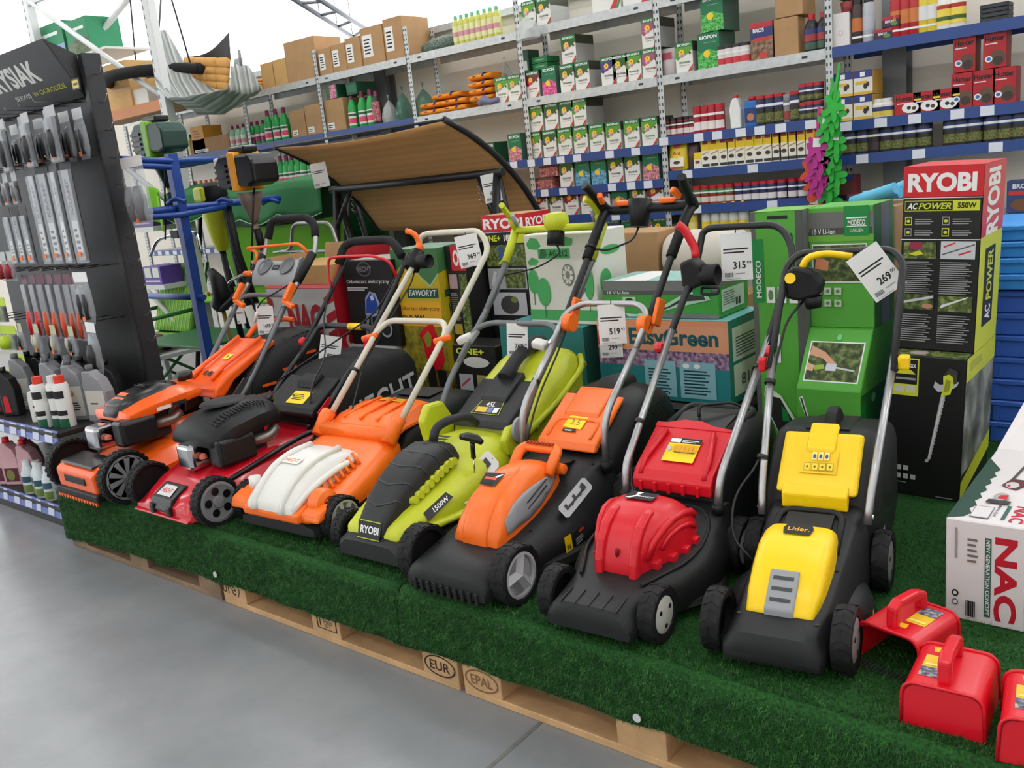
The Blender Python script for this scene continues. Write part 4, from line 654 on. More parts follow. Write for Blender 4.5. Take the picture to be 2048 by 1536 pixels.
    cable(t, [(-.19, 1.05, .75), (-.17, .95, .6), (.0, .8, .45), (.1, .62, .38), (.13, .55, .23)]); obj('cable_end', MB().cyl((.13, .55, .205), (0, 0, 1), .012, .02, 10), BLK2, t); cable(t, [(.2, 1.1, .77), (.17, .98, .62), (.05, .75, .5), (-.13, .62, .38)])
    obj('deflector_rod', MB().tube([(.19, .02, .12), (.2, .35, .19), (.205, .5, .215), (.2, .6, .2)], .011, 8, rad=.05), BLK2, t)
    H = pm('hub_grey_dark', (124, 124, 126), .45)
    for s in (-1, 1): wheel(t, s * .235, 0, .093, .055, 'disc5', s, H, 24); wheel(t, s * .235, .56, .105, .05, 'disc5', s, H, 24)
m_redpetrol()
# ---- orange petrol mower
def m_orpetrol():
    t = MOW['orange petrol'] = mower('orange petrol lawn mower with grey handle panel at the far left end', (.345, .03), 0)
    O2 = pm('orange_enamel', (255, 100, 22), .3, coat=.3)
    deck('deck', [(-.02, .06, .16, .05, .2, .04), (.0, .1, .17, .07, .22, .04), (.1, .14, .18, .09, .23, .045), (.25, .175, .18, .11, .24, .05), (.45, .19, .175, .12, .24, .055), (.6, .2, .17, .13, .23, .06), (.66, .18, .16, .13, .22, .08)], O2, t)
    fb = slabyz('front_bumper', [(-.1, .05), (-.105, .135), (-.06, .165), (.0, .16), (.0, .06)], .165, O2, t, bevel=.01)
    slabyz('bumper_slot', [(-.107, .085), (-.108, .115), (-.1, .115), (-.1, .085)], .09, pm('recess_black', (16, 16, 17), .5), fb, bevel=.002); plate(fb, 'badge', (.03, -.1065, .102), (.05, 0, 0), (0, -.001, .012), [('r', INK, 0, 0, 1, 1)])
    slabyz('bumper_top', [(-.09, .158), (.02, .172), (.02, .178), (-.085, .166)], .14, BLK2, fb, bevel=.003); slabyz('front_skirt', [(-.11, .02), (-.11, .055), (.02, .06), (.02, .02)], .18, BLK, t, bevel=.008)
    for k in range(14): obj('comb_tooth', MB().prism([(-.17 + .025 * k, .022), (-.15 + .025 * k, .022), (-.16 + .025 * k, .006)], -.113, -.104, 'xz'), O2, t)
    e = engine(t, .12, .19, .0, None)
    sh = MB(); sh.loft([(.1, [(0, .325), (.09, .32), (.12, .315), (.125, .305), (.12, .3)]), (.11, [(0, .35), (.1, .345), (.15, .335), (.155, .315), (.15, .305)]), (.2, [(0, .385), (.1, .375), (.165, .355), (.17, .325), (.165, .315)]), (.35, [(0, .405), (.1, .395), (.165, .37), (.17, .34), (.165, .33)]), (.46, [(0, .4), (.09, .39), (.14, .37), (.145, .345), (.14, .335)]), (.48, [(0, .38), (.08, .372), (.12, .36), (.125, .345), (.12, .338)])])
    so = obj('engine_shroud', sh, O2, e, auto=45); tp = dome('shroud_cover', [(.095, .345, .32, .05, 4), (.12, .375, .33, .08, 4), (.2, .408, .35, .095, 3), (.32, .424, .36, .09, 3), (.4, .41, .37, .07, 3), (.42, .395, .37, .05, 3)], BLK2, so)
    for k in range(3): plate(tp, 'orange_stripe', (-.005, .1 + .0285 * k + .022, .372 + .0145 * k), (.1 - .012 * k, 0, 0), (0, .016, .0095), [('p', O2, [(0, 0), (.9, 0), (1, 1), (.1, 1)])])
    for k in range(6): obj('grille_slot', MB().tube([(-.05, .26 + .02 * k, .419 - .001 * k), (.05, .255 + .02 * k, .42 - .001 * k)], .003, 6), pm('recess_black', (16, 16, 17), .5), tp)
    plate(so, 'side_label', (.172, .3, .336), (0, .15, .005), (-.002, 0, .02), [('r', P((230, 225, 215)), 0, .1, .45, .9), ('r', INK, .5, .2, .95, .9)])
    obj('fuel_cap', MB().cyl((.02, .47, .4), (0, 0, 1), .035, .035, 18), BLK2, e)
    fl = slabyz('rear_flap', [(.52, .3), (.53, .345), (.62, .4), (.86, .5), (.89, .505), (.9, .48), (.64, .36), (.58, .3)], .155, O2, t, bevel=.015, seg=3)
    for s in (-1, 1): obj('flap_rib', MB().tube([(s * .08, .56, .375), (s * .08, .64, .425), (s * .09, .86, .515)], .011, 8), O2, fl)
    plate(fl, 'yellow_sticker', (.0, .72, .448), (.05, 0, 0), (0, .04, .0167), [('r', P((255, 220, 0)), 0, 0, 1, 1), ('r', INK, .4, .3, .6, .7)]); plate(fl, 'logo', (.0, .6, .3955), (.06, 0, 0), (0, .025, .0145), [('p', INK, [(0, 0), (.3, 0), (.3, 1), (.7, 0), (1, 0), (1, 1), (.7, 1), (.6, .5), (.4, 1), (0, 1)])])
    gb = dome('grass_box', [(.68, .34, .15, .16, 5), (.72, .4, .12, .19, 5), (.88, .49, .1, .2, 5), (1.08, .52, .12, .2, 5), (1.18, .5, .16, .19, 5), (1.2, .46, .2, .17, 5)], BLK, t, n=10)
    for k in range(12): obj('vent_slat', MB().box(.02, .16, -.005, .005, 0, .006), DGR, gb, loc=(0, .92 + .02 * k, .503 + .0018 * k - .0003 * (k - 5) ** 2), rot=(math.radians(8), math.radians(6), .35))
    obj('box_handle', MB().tube([(-.08, .9, .5), (-.08, .96, .55), (-.03, 1.1, .56), (.02, 1.12, .55)], .014, 8, rad=.05), O2, gb)
    for k in range(3): obj('side_stripe', MB().box(.198, .203, .75 + .13 * k, .83 + .13 * k, .3 + .05 * k, .312 + .05 * k), O2, gb, rot=(0, 0, 0))
    for s in (-1, 1):
        tubes(t, 'lower_handle', [(s * .2, .6, .26), (s * .2, .7, .36), (s * .2, .98, .69)], .0125, GTB, .06); obj('handle_bracket', MB().prism([(.56, .2), (.58, .3), (.66, .37), (.7, .35), (.66, .22)], s * .19, s * .2, 'yz'), pm('bracket_grey', (90, 92, 95), .4, .6), t)
        tubes(t, 'upper_handle', [(s * .2, .94, .65), (s * .205, 1.17, .87), (s * .2, 1.2, .95), (s * .18, 1.21, 1.0)], .0125, ALU, .05); obj('handle_sleeve', MB().tube([(s * .203, 1.04, .755), (s * .206, 1.16, .88)], .022, 10), BLK, t)
        obj('clamp_lever', MB().box(-.012, .012, -.02, .02, -.05, .05), ORG, t, loc=(s * .205, .985, .715), rot=(math.radians(-40), 0, 0), bevel=.008); obj('clamp_hook', MB().box(-.04, .04, -.012, .012, -.012, .012), ORG, t, loc=(s * .2 + .02, .955, .665), rot=(0, .4, 0), bevel=.006)
    obj('handle_foot', MB().cyl((-.2, .59, .3), (0, .5, .6), .024, .05, 12), ORG, t)
    tubes(t, 'foam_grip', [(-.19, 1.2, .96), (-.17, 1.22, 1.04), (-.12, 1.22, 1.055), (.12, 1.22, 1.055), (.18, 1.22, 1.02), (.195, 1.2, .96)], .02, FOAM, .05, 12)
    tubes(t, 'brake_bail', [(-.2, 1.1, .83), (-.19, 1.12, .9), (-.25, 1.1, .925), (.15, 1.12, .935), (.17, 1.13, .92), (.2, 1.16, .86)], .008, ORG, .02, 8)
    pn = MB(); pn.loft([(1.045, [(0, .782), (.1, .778), (.155, .765), (.17, .76), (.165, .74), (.1, .74)]), (1.055, [(0, .8), (.1, .795), (.165, .79), (.175, .79), (.17, .75), (.1, .75)]), (1.1, [(0, .84), (.1, .845), (.165, .86), (.175, .86), (.17, .81), (.1, .79)]), (1.13, [(0, .85), (.1, .855), (.16, .868), (.168, .868), (.165, .835), (.1, .82)])])
    p_ = obj('handle_panel', pn, pm('panel_grey', (158, 160, 163), .4), t, auto=40)
    for s in (-1, 1): obj('cup_holder', MB().lathe([(.045, .0), (.05, .004), (.048, .008), (.04, .002), (.034, -.01), (.001, -.012)], 20), pm('panel_grey_dark', (110, 112, 115), .5), p_, loc=(s * .09, 1.083, .83), rot=(math.radians(46), 0, 0))
    plate(p_, 'display', (0, 1.08, .8255), (.055, 0, 0), (0, .022, .02), [('r', INK, 0, 0, 1, 1), ('r', P((90, 92, 95)), .2, .3, .8, .7)])
    obj('speed_lever', MB().tube([(-.17, 1.06, .8), (-.22, 1.05, .8), (-.3, 1.02, .775), (-.33, 1.01, .755)], [.01, .01, .008, .008], 8), CHR, t); obj('lever_collar', MB().tube([(-.175, 1.06, .8), (-.23, 1.05, .8)], .015, 8), ORG, t)
    tubes(t, 'lower_loop', [(-.2, .9, .6), (-.2, .98, .69), (-.13, 1.0, .7), (.13, 1.0, .7), (.2, .98, .69)], .0115, GTB, .05)
    cable(t, [(.19, 1.03, .76), (.1, 1.0, .72), (.0, .97, .68), (-.04, .96, .64)]); obj('starter_grip', MB().tube([(-.05, .96, .62), (-.07, .95, .57)], .008, 8), WHT, t); cable(t, [(.19, 1.02, .75), (.195, .85, .55), (.2, .68, .36), (.15, .6, .28)])
    H = pm('hub_grey_dark', (124, 124, 126), .45)
    for s in (-1, 1): wheel(t, s * .235, .0, .112, .055, 'spoke', s, H, 26); wheel(t, s * .235, .6, .125, .05, 'spoke', s, H, 26)
m_orpetrol()
# ------------------------------------------------------------------ cartons standing behind the mowers
def carton(name, label, x0, x1, y0, y1, z0, z1, mat, front=(), side=(), top=(), rot=(0, 0, 0), cat='box', group=None, bevel=.003, step=.0004):
    w_, d, h = x1 - x0, y1 - y0, z1 - z0
    o = obj(name, MB().box(0, w_, 0, d, 0, h), mat, None, (x0, y0, z0), rot, bevel=bevel, seg=1, label=label, cat=cat, group=group)
    if front: decal(o, 'front_print', (0, 0, 0), (w_, 0, 0), (0, 0, h), front, step=step)
    if side: decal(o, 'side_print', (w_, 0, 0), (0, d, 0), (0, 0, h), side, step=step)
    if top: decal(o, 'top_print', (0, 0, h), (w_, 0, 0), (0, d, 0), top, step=step)
    return o
RYR = P((206, 26, 36), .4); RYK = P((18, 18, 18), .45); RYL = P((206, 214, 48), .45); GPH = mottled('photo_garden', [(38, 46, 22), (86, 104, 40), (150, 160, 96)], 70); HEDGE = mottled('photo_hedge', [(26, 34, 14), (66, 84, 34), (126, 140, 78)], 55); STR = mottled('photo_straw', [(60, 50, 16), (120, 100, 30), (176, 160, 60)], 60)
LN = P((150, 150, 150), .6); SIL = P((188, 190, 192), .4)
# tall hedge trimmer box: lower part stands proud of the upper one
def ryobi550():
    x0, x1, y0, y1 = 3.235, 3.465, 1.295, 1.68
    t = thing('hedge_trimmer_box', 'tall black and red 550W hedge trimmer box beside the yellow mower', 'box', (x0, y0, ZT), 0, rot=(0, math.radians(2.2), 0)); w_, d = x1 - x0, y1 - y0; zl, zh = .478, 1.06; ys = .085
    lo = obj('lower_carton', MB().box(0, w_, 0, d, 0, zl), RYK, t, bevel=.003, seg=1); up = obj('upper_carton', MB().box(0, w_, ys, d, zl, zh), RYK, t, bevel=.003, seg=1)
    icon = [('r', RYL, .05 + 0, .72, .40, .98), ('r', RYK, .07, .735, .38, .97), ('t', WH, "Do' Max", .1, .915, .36, .955, .01), ('p', RYL, [(.1, .87), (.15, .9), (.3, .9), (.36, .87)]), ('r', LN, .1, .83, .36, .845), ('r', RYL, .07, .735, .38, .8)] + [('r', P((200, 200, 190)), .09 + .15 * i, .745, .215 + .15 * i, .79) for i in range(2)]
    blade = [('p', SIL, [(.56, .28), (.6, .29), (.755, .74), (.7, .745)]), ('p', P((225, 225, 220)), [(.57, .3), (.585, .3), (.735, .74), (.72, .745)])] + [('p', SIL, [(.58 + .0085 * k, .3 + .024 * k), (.615 + .0085 * k, .305 + .024 * k), (.61 + .0085 * k, .315 + .024 * k)]) for k in range(18)]
    tool = [('p', SIL, [(.6, .8), (.66, .77), (.8, .78), (.9, .82), (.92, .85), (.8, .83), (.68, .82), (.62, .84)]), ('p', RYL, [(.7, .74), (.82, .76), (.86, .86), (.82, .9), (.72, .88), (.73, .8)]), ('p', P((60, 60, 50)), [(.7, .87), (.8, .94), (.9, .92), (.9, .84), (.86, .83), (.84, .88), (.78, .9)]), ('p', P((150, 156, 40)), [(.73, .77), (.8, .78), (.82, .85), (.76, .86)]), ('c', SIL, .56, .28, .025, .012)]
    ic2 = [('r', P((190, 190, 185)), .05 + .1 * i, .19, .12 + .1 * i, .225) for i in range(3)] + [('r', P((190, 190, 185)), .05 + .1 * i, .13, .12 + .1 * i, .165) for i in range(4)] + [('r', LN, .05, .1, .3, .106), ('r', LN, .7, .03, .92, .038)]
    decal(lo, 'front_print', (0, 0, 0), (w_, 0, 0), (0, 0, zl), icon + blade + tool + ic2, step=.0002)
    decal(lo, 'side_print', (w_, 0, 0), (0, d, 0), (0, 0, zl), [('r', mottled('photo_grey_smoke', [(60, 62, 56), (118, 120, 112), (178, 180, 174)], 9), 0, .2, 1, .84), ('p', RYL, [(0, .02), (0, .15), (1, .3), (1, .16)]), ('r', RYL, 0, .84, 1, 1), ('r', P((180, 186, 60)), .1, .9, .5, .96)])
    decal(lo, 'top_print', (0, 0, zl), (w_, 0, 0), (0, ys, 0), [('r', GPH, .05, .05, .98, .95), ('c', P((190, 170, 170)), .35, .5, .12, .3)])
    H = zh - zl
    its = [('r', RYR, 0, .84, 1, 1), ('t', WH, 'RYOBI', .06, .865, .92, .965, .045), ('r', WH, 0, .832, 1, .836), ('r', RYL, .03, .765, .97, .82), ('r', RYK, .035, .768, .64, .817), ('t', WH, 'AC', .06, .775, .2, .808, .03, .3), ('t', RYL, 'POWER', .205, .775, .62, .808, .03, .3), ('t', RYK, '550W', .7, .778, .93, .808, .03)]
    for i in range(2):
        for j in range(2): its += [('r', RYL if (i + j) % 2 == 0 else LN, .04 + .48 * i, .69 - .06 * j, .13 + .48 * i, .735 - .06 * j), ('r', RYK, .05 + .48 * i, .696 - .06 * j, .12 + .48 * i, .729 - .06 * j), ('c', RYL, .085 + .48 * i, .712 - .06 * j, .025, .008), ('l', LN, .17 + .48 * i, .695 - .06 * j, .42 + .48 * i, .73 - .06 * j, 3)]
    its += [('r', WH, 0, .612, 1, .616), ('r', GPH, .04, .51, .46, .6), ('r', P((150, 40, 70)), .12, .56, .28, .6), ('p', RYL, [(.1, .535), (.25, .555), (.3, .535), (.2, .525)]), ('r', P((205, 208, 210)), .52, .51, .95, .605), ('p', P((210, 40, 50)), [(.56, .57), (.7, .592), (.7, .6), (.55, .578)]), ('p', P((210, 40, 50)), [(.75, .528), (.9, .55), (.9, .558), (.74, .536)]), ('p', P((90, 90, 90)), [(.54, .53), (.94, .585), (.94, .592), (.54, .537)]), ('l', LN, .04, .32, .46, .5, 16), ('l', LN, .52, .32, .95, .5, 16), ('r', HEDGE, .04, .23, .46, .315), ('p', P((200, 205, 205)), [(.05, .26), (.45, .295), (.45, .31), (.05, .275)]), ('c', P((196, 140, 110)), .38, .25, .07, .014), ('r', GPH, .52, .225, .95, .31), ('p', P((225, 225, 225)), [(.54, .24), (.88, .3), (.9, .31), (.56, .26)]), ('l', LN, .04, .05, .46, .21, 13), ('l', LN, .52, .05, .95, .21, 13)]
    decal(up, 'front_print', (0, ys, zl), (w_, 0, 0), (0, 0, H), its, step=.00015)
    decal(up, 'side_print', (w_, ys, zl), (0, d - ys, 0), (0, 0, H), [('r', RYL, 0, 0, 1, .62), ('r', RYR, 0, .62, 1, 1), ('t', WH, 'RYOBI', .2, .62, .75, .97, .04, 0, 1), ('r', RYK, .25, .12, .7, .55), ('t', WH, 'AC', .35, .14, .6, .23, .03, .2, 1), ('t', RYL, 'POWER', .35, .25, .6, .53, .03, .2, 1)])
    decal(up, 'top_print', (0, ys, zh), (w_, 0, 0), (0, d - ys, 0), [('r', RYR, 0, 0, 1, 1)])
ryobi550()
MG = P((86, 170, 58), .5); MG2 = P((20, 136, 60), .5); MGY = P((112, 112, 108), .5); MDK = P((70, 70, 68), .5); MLG = P((110, 176, 60), .5)
# stepped green hedge trimmer display box
def modeco_trim():
    x0, x1, y0 = 2.945, 3.165, 1.28; t = thing('trimmer_display_box', 'green cordless trimmer box with sloped photo panel behind the yellow mower', 'box', (x0, y0, ZT)); w_ = x1 - x0
    lo = obj('lower_carton', MB().prism([(0, 0), (0, .345), (.135, .53), (.36, .53), (.36, 0)], 0, w_, 'yz'), MG, t, bevel=.003, seg=1); up = obj('upper_carton', MB().box(0, w_, .15, .36, .53, .945), MG, t, bevel=.003, seg=1)
    decal(lo, 'slope_print', (0, 0, .345), (w_, 0, 0), (0, .135, .185), [('r', WH, .08, .12, .93, .78), ('r', HEDGE, .1, .14, .91, .76), ('p', P((214, 160, 128)), [(.1, .55), (.12, .7), (.35, .6), (.55, .42), (.5, .35), (.32, .5)]), ('p', P((222, 170, 140)), [(.1, .3), (.2, .28), (.22, .38), (.1, .42)]), ('p', P((150, 190, 60)), [(.22, .3), (.38, .33), (.36, .4), (.22, .38)]), ('r', P((210, 215, 225)), .4, .3, .56, .42), ('p', P((190, 200, 190)), [(.56, .34), (.85, .3), (.85, .33), (.56, .37)]), ('c', P((120, 220, 140)), .52, .85, .04, .05)])
    decal(lo, 'front_print', (0, 0, 0), (w_, 0, 0), (0, 0, .345), [('p', WH, [(.04, .9), (.1, .92), (.2, .68), (.16, .66)]), ('p', P((50, 70, 50)), [(.06, .9), (.09, .9), (.18, .68), (.16, .67)])]); decal(lo, 'side_print', (w_, 0, 0), (0, .36, 0), (0, 0, .53), [('r', P((44, 116, 40)), 0, 0, 1, .62), ('c', P((120, 220, 140)), .35, .56, .06, .03), ('r', MG2, .0, .25, .12, .55)])
    decal(up, 'front_print', (0, .15, .53), (w_, 0, 0), (0, 0, .415), [('r', MGY, 0, .8, 1, .96), ('r', MDK, .02, .775, .98, .83), ('t', WH, '18 V Li-Ion', .06, .78, .42, .825, .01), ('r', MLG, 0, .72, 1, .77), ('r', MG2, .56, .76, .94, 1), ('r', WH, .6, .9, .9, .91), ('t', WH, 'MODECO', .62, .845, .88, .89, .02), ('r', WH, .6, .835, .9, .842), ('t', WH, 'GARDEN', .65, .79, .85, .82), ('r', WH, .06, .38, .9, .7), ('r', HEDGE, .075, .39, .885, .69), ('p', P((206, 130, 90)), [(.1, .5), (.3, .48), (.32, .56), (.12, .6)])] + [q for i in range(3) for j in range(2) for q in (('r', P((190, 206, 180)), .08 + .16 * i, .28 - .1 * j, .19 + .16 * i, .34 - .1 * j), ('c', P((90, 130, 80)), .135 + .16 * i, .31 - .1 * j, .03, .015))])
    decal(up, 'side_print', (w_, .15, .53), (0, .21, 0), (0, 0, .415), [('r', P((70, 130, 60)), 0, 0, 1, 1), ('r', P((140, 142, 140)), .35, 0, .75, 1)])
modeco_trim()
def modeco_saw():
    x0, x1, y0, y1 = 2.755, 2.945, 1.38, 1.56
    its = [('r', P((96, 96, 92)), 0, 0, .1, 1), ('r', P((84, 86, 84)), .86, 0, 1, 1), ('r', MG2, .02, .66, .24, .9), ('t', WH, 'MODECO', .08, .68, .18, .82, .02, 0, 1), ('r', INK, .34, .972, .72, .984), ('c', P((24, 90, 40)), .78, .9, .035, .02)]
    its += [q for i in range(3) for q in (('r', WH, .28 + .22 * i, .66, .44 + .22 * i, .72), ('c', P((90, 140, 80)), .36 + .22 * i, .69, .05, .02))] + [('r', WH, .28, .43, .52, .54), ('c', P((90, 150, 50)), .4, .485, .07, .035), ('p', P((70, 140, 30)), [(.36, .5), (.44, .5), (.4, .53)])]
    its += [('p', P((225, 235, 215)), [(.16, .3), (.2, .34), (.5, .3), (.74, .22), (.9, .1), (.86, .02), (.6, .08), (.3, .2)]), ('p', P((34, 38, 36)), [(.2, .3), (.48, .29), (.7, .21), (.84, .1), (.8, .05), (.5, .12), (.28, .22)]), ('p', MG2, [(.5, .26), (.62, .24), (.66, .2), (.52, .2)]), ('p', P((180, 182, 180)), [(.55, .14), (.68, .1), (.64, .04), (.52, .08)])]
    carton('chainsaw_box', 'narrow tall green chainsaw box beside the sloped trimmer box', x0, x1, y0, y1, ZT, 1.235, MG, its, [('r', P((110, 112, 110)), 0, 0, 1, 1)], [('r', MLG, 0, 0, 1, 1)])
modeco_saw()
# stack right of centre: EasyGreen carton, cordless saw carton, black tray below
TEAL = P((34, 128, 132), .5); TDK = P((10, 84, 92), .5)
x0, x1, y0 = 2.115, 2.685, 1.31
for k in range(2):
    b = carton('black_case', 'flat black plastic case %s beneath the EasyGreen carton' % ('lying on the carpet' if k == 0 else 'stacked second'), x0 + .05, x1 + .04, y0 - .03, y0 + .3, ZT + .125 * k, ZT + .125 * k + .12, BLK2, cat='case', bevel=.02)
    obj('case_rim', MB().box(-.006, x1 - x0 - .01 + .006, -.006, .336, .055, .065), BLK, b); obj('latch', MB().box(.2, .28, -.014, 0, .04, .085), BLK, b, bevel=.005)
eg = carton('sprayer_carton', 'large teal EasyGreen 8100 carton with purple flowers behind the red mower', x0, x1, y0, y0 + .3, ZT + .25, .855, P((228, 150, 110), .6),
    [('r', P((226, 160, 120)), 0, .6, 1, .93), ('r', mottled('photo_heather', [(52, 38, 60), (140, 108, 140), (206, 178, 196)], 60), 0, .42, 1, .62), ('r', TEAL, 0, 0, 1, .42), ('t', TDK, 'EasyGreen', .26, .63, .93, .9, .03), ('r', P((196, 60, 60)), 0, .67, .22, .85), ('t', WH, 'SUBSTRAL', .02, .7, .2, .82, .02), ('c', P((196, 60, 60)), .1, .86, .04, .06), ('r', P((140, 190, 200)), .37, .05, .61, .5), ('r', P((140, 190, 200)), .64, .05, .9, .5), ('l', P((20, 70, 80)), .4, .1, .58, .42, 8), ('l', P((20, 70, 80)), .67, .1, .87, .42, 8), ('c', WH, .69, .45, .025, .03), ('c', WH, .77, .45, .025, .03)],
    [('r', P((20, 120, 100)), 0, 0, 1, 1), ('r', P((214, 222, 200)), .1, .5, .95, .9), ('r', P((214, 222, 200)), .1, .08, .95, .46), ('l', P((60, 80, 80)), .18, .55, .9, .8, 7), ('t', P((60, 80, 80)), '8100', .3, .18, .85, .32, .02)], [('r', P((120, 190, 190)), 0, 0, 1, 1)])
carton('saw_carton', 'green and grey cordless saw carton lying on the EasyGreen carton', 2.135, 2.635, 1.345, 1.6, .858, 1.0, P((62, 160, 60), .5),
    [('r', P((118, 120, 118)), 0, .72, 1, 1), ('r', P((84, 86, 84)), 0, .62, 1, .74), ('t', WH, '18 V Li-Ion', .04, .64, .24, .72, .01), ('r', P((120, 122, 120)), 0, 0, 1, .12), ('r', P((180, 220, 180)), .18, .34, .3, .56), ('c', P((40, 50, 44)), .24, .45, .04, .08), ('p', P((180, 220, 190)), [(.2, .1), (.3, .08), (.5, .26), (.75, .7), (.9, .72), (.94, .5), (.6, .24), (.36, .02), (.22, .02)]), ('p', P((46, 54, 52)), [(.42, .22), (.58, .3), (.76, .64), (.88, .66), (.9, .5), (.7, .44), (.6, .28), (.5, .16)]), ('r', MG2, .8, .6, .95, 1)],
    [('r', P((118, 120, 118)), 0, .8, 1, 1), ('r', P((216, 226, 220)), .1, .15, .85, .72), ('l', P((110, 120, 116)), .15, .3, .6, .68, 6), ('r', INK, .55, .2, .58, .4), ('r', INK, .6, .2, .62, .4), ('r', INK, .65, .2, .7, .4)], [('r', P((150, 196, 190)), .0, 0, 1, 1), ('p', WH, [(.1, 0), (.4, 0), (.35, 1), (.15, 1)])])
# teal seed carton with the AG 212 carton on top
tl = carton('teal_carton', 'teal and yellow-green carton behind the lime mower', 1.6, 2.045, 1.31, 1.62, ZT, .815, P((150, 158, 90), .55), [('p', P((38, 120, 116)), [(0, 1), (0, .45), (.2, .62), (.5, .7), (.8, .6), (1, .42), (1, 1)]), ('p', P((24, 88, 92)), [(0, .5), (0, .45), (.2, .62), (.5, .7), (.8, .6), (1, .42), (1, .48), (.8, .66), (.5, .76), (.2, .68)]), ('r', mottled('photo_field', [(90, 92, 40), (140, 142, 70), (176, 170, 110)], 20), 0, 0, 1, .3)], [('r', P((30, 104, 100)), 0, .55, 1, 1), ('r', P((150, 152, 96)), 0, 0, 1, .55)], [('r', P((70, 150, 148)), 0, 0, 1, 1)])
AGG = P((70, 168, 92), .6)
def tree(cx, cy, rx, ry): return [('c', AGG, cx, cy, rx, ry), ('r', P((50, 110, 60)), cx - .006, cy - ry - .13, cx + .006, cy - ry + .02)]
carton('garden_carton', 'white AG 212 carton with green trees standing on the teal carton', 1.745, 2.095, 1.36, 1.6, .818, 1.195, P((222, 222, 212), .6),
    [('r', AGG, 0, .04, 1, .16), ('p', AGG, [(.03, .9), (.1, .97), (.2, .95), (.25, .87), (.18, .83), (.06, .84)]), ('p', AGG, [(.5, .93), (.6, .97), (.72, .94), (.7, .87), (.55, .86)]), ('p', AGG, [(.03, .7), (.1, .75), (.2, .71), (.16, .66), (.05, .66)]), ('r', AGG, .2, .73, .66, .84), ('t', INK, 'AG 212', .36, .75, .63, .82, .02), ('p', P((40, 110, 60)), [(.22, .74), (.24, .83), (.3, .84), (.34, .78), (.3, .74)])] + tree(.09, .48, .08, .14) + tree(.24, .36, .1, .16) + tree(.9, .46, .07, .18) + [('c', P((110, 112, 106)), .62, .55, .085, .12), ('c', P((222, 222, 212)), .62, .55, .075, .105), ('c', P((130, 132, 126)), .62, .55, .035, .045)] + [('p', P((130, 132, 126)), [(.62 + .04 * math.cos(a), .55 + .055 * math.sin(a)), (.62 + .075 * math.cos(a - .15), .55 + .1 * math.sin(a - .15)), (.62 + .075 * math.cos(a + .15), .55 + .1 * math.sin(a + .15))]) for a in [k * PI / 4 for k in range(8)]],
    [('r', AGG, 0, .04, 1, .14), ('c', AGG, .3, .45, .18, .14), ('r', P((50, 110, 60)), .29, .14, .31, .34), ('c', AGG, .5, .78, .3, .05)])
# white crinkled roll and brown carton behind
carton('brown_carton', 'plain brown carton tucked behind the AG 212 carton', 1.84, 2.1, 1.82, 2.05, .86, 1.145, CARD, rot=(0, .03, .12)); carton('support_carton', 'brown carton stack under the white cushion roll', 1.85, 2.5, 1.8, 2.1, ZT, .855, CARD, step=.0004)
rl = MB(); rl.ring([[(2.12 + .34 * u - .0, 1.95 + (.13 + .012 * math.sin(u * 21 + k)) * math.cos(2 * PI * k / 18) * (1 if .03 < u < .97 else .75), 1.0 + (.13 + .006 * math.sin(u * 17 + k * 2)) * math.sin(2 * PI * k / 18) * (1 if .03 < u < .97 else .75)) for k in range(18)] for u in (0, .02, .05, .15, .3, .45, .6, .75, .9, .95, .98, 1)]); obj('cushion_roll', rl, pm('cream_fabric', (206, 198, 186), .85, bump=.4, bscale=14), label='rolled cream fabric cushion above the saw carton', cat='cushion')
# small power tool cartons left of centre
TXT = [('l', LN, .06, .1, .94, .4, 14)]
def ry18(x0, x1, y0, y1, z0, z1, label, text=True):
    return carton('tool_box', label, x0, x1, y0, y1, z0, z1, RYK, [('r', RYR, 0, .845, 1, 1), ('t', WH, 'RYOBI', .04, .87, .97, .97, .04), ('r', WH, 0, .838, 1, .842), ('t', RYL, 'ONE+', .02, .755, .42, .815, .03), ('t', WH, '18V', .5, .755, .72, .815, .03), ('r', RYL, .78, .735, 1, .83), ('r', GPH, .05, .52, .97, .72), ('r', P((60, 90, 150)), .35, .58, .45, .7), ('r', P((60, 90, 150)), .55, .57, .66, .7), ('p', RYL, [(.3, .54), (.6, .56), (.66, .62), (.4, .58)]), ('r', P((176, 178, 184)), .05, .3, .95, .5), ('r', GPH, .45, .31, .92, .49), ('p', P((230, 230, 230)), [(.1, .34), (.2, .48), (.26, .46), (.18, .32)]), ('r', P((190, 190, 196)), .1, .05, .9, .27), ('c', P((60, 62, 60)), .5, .15, .22, .09), ('c', P((120, 130, 60)), .62, .2, .08, .03)], [('r', RYR, 0, .845, 1, 1), ('t', WH, 'RYOBI', .05, .88, .95, .96, .04), ('l', LN, .1, .3, .9, .75, 18)], [('r', CARD, 0, 0, 1, 1)])
b1 = carton('tool_carton', 'black tool carton with lime lettering under the ONE+ box', 1.3, 1.56, 1.31, 1.485, ZT, .715, RYK, [('r', P((170, 172, 176)), .1, .5, .42, .68), ('p', P((190, 60, 80)), [(.14, .53), (.36, .62), (.36, .65), (.14, .56)]), ('r', P((150, 152, 90)), .52, .5, .85, .68), ('c', RYL, .7, .59, .12, .05), ('l', LN, .1, .3, .46, .47, 10), ('l', LN, .54, .3, .9, .47, 10), ('r', P((170, 172, 176)), .1, .1, .42, .26), ('c', RYL, .75, .2, .1, .06), ('t', RYL, 'ONE+', .1, .9, .75, .97, .03), ('l', LN, .4, .8, .9, .86, 3), ('c', P((210, 210, 205)), .55, .82, .3, .06)])
b2 = carton('tool_carton', 'black tool carton with grey photos beneath the ONE+ box', 1.285, 1.53, 1.64, 1.84, ZT, .765, RYK, TXT)
ry18(1.275, 1.535, 1.64, 1.84, .768, 1.268, 'black 18V ONE+ tool box with red top behind the lime mower')
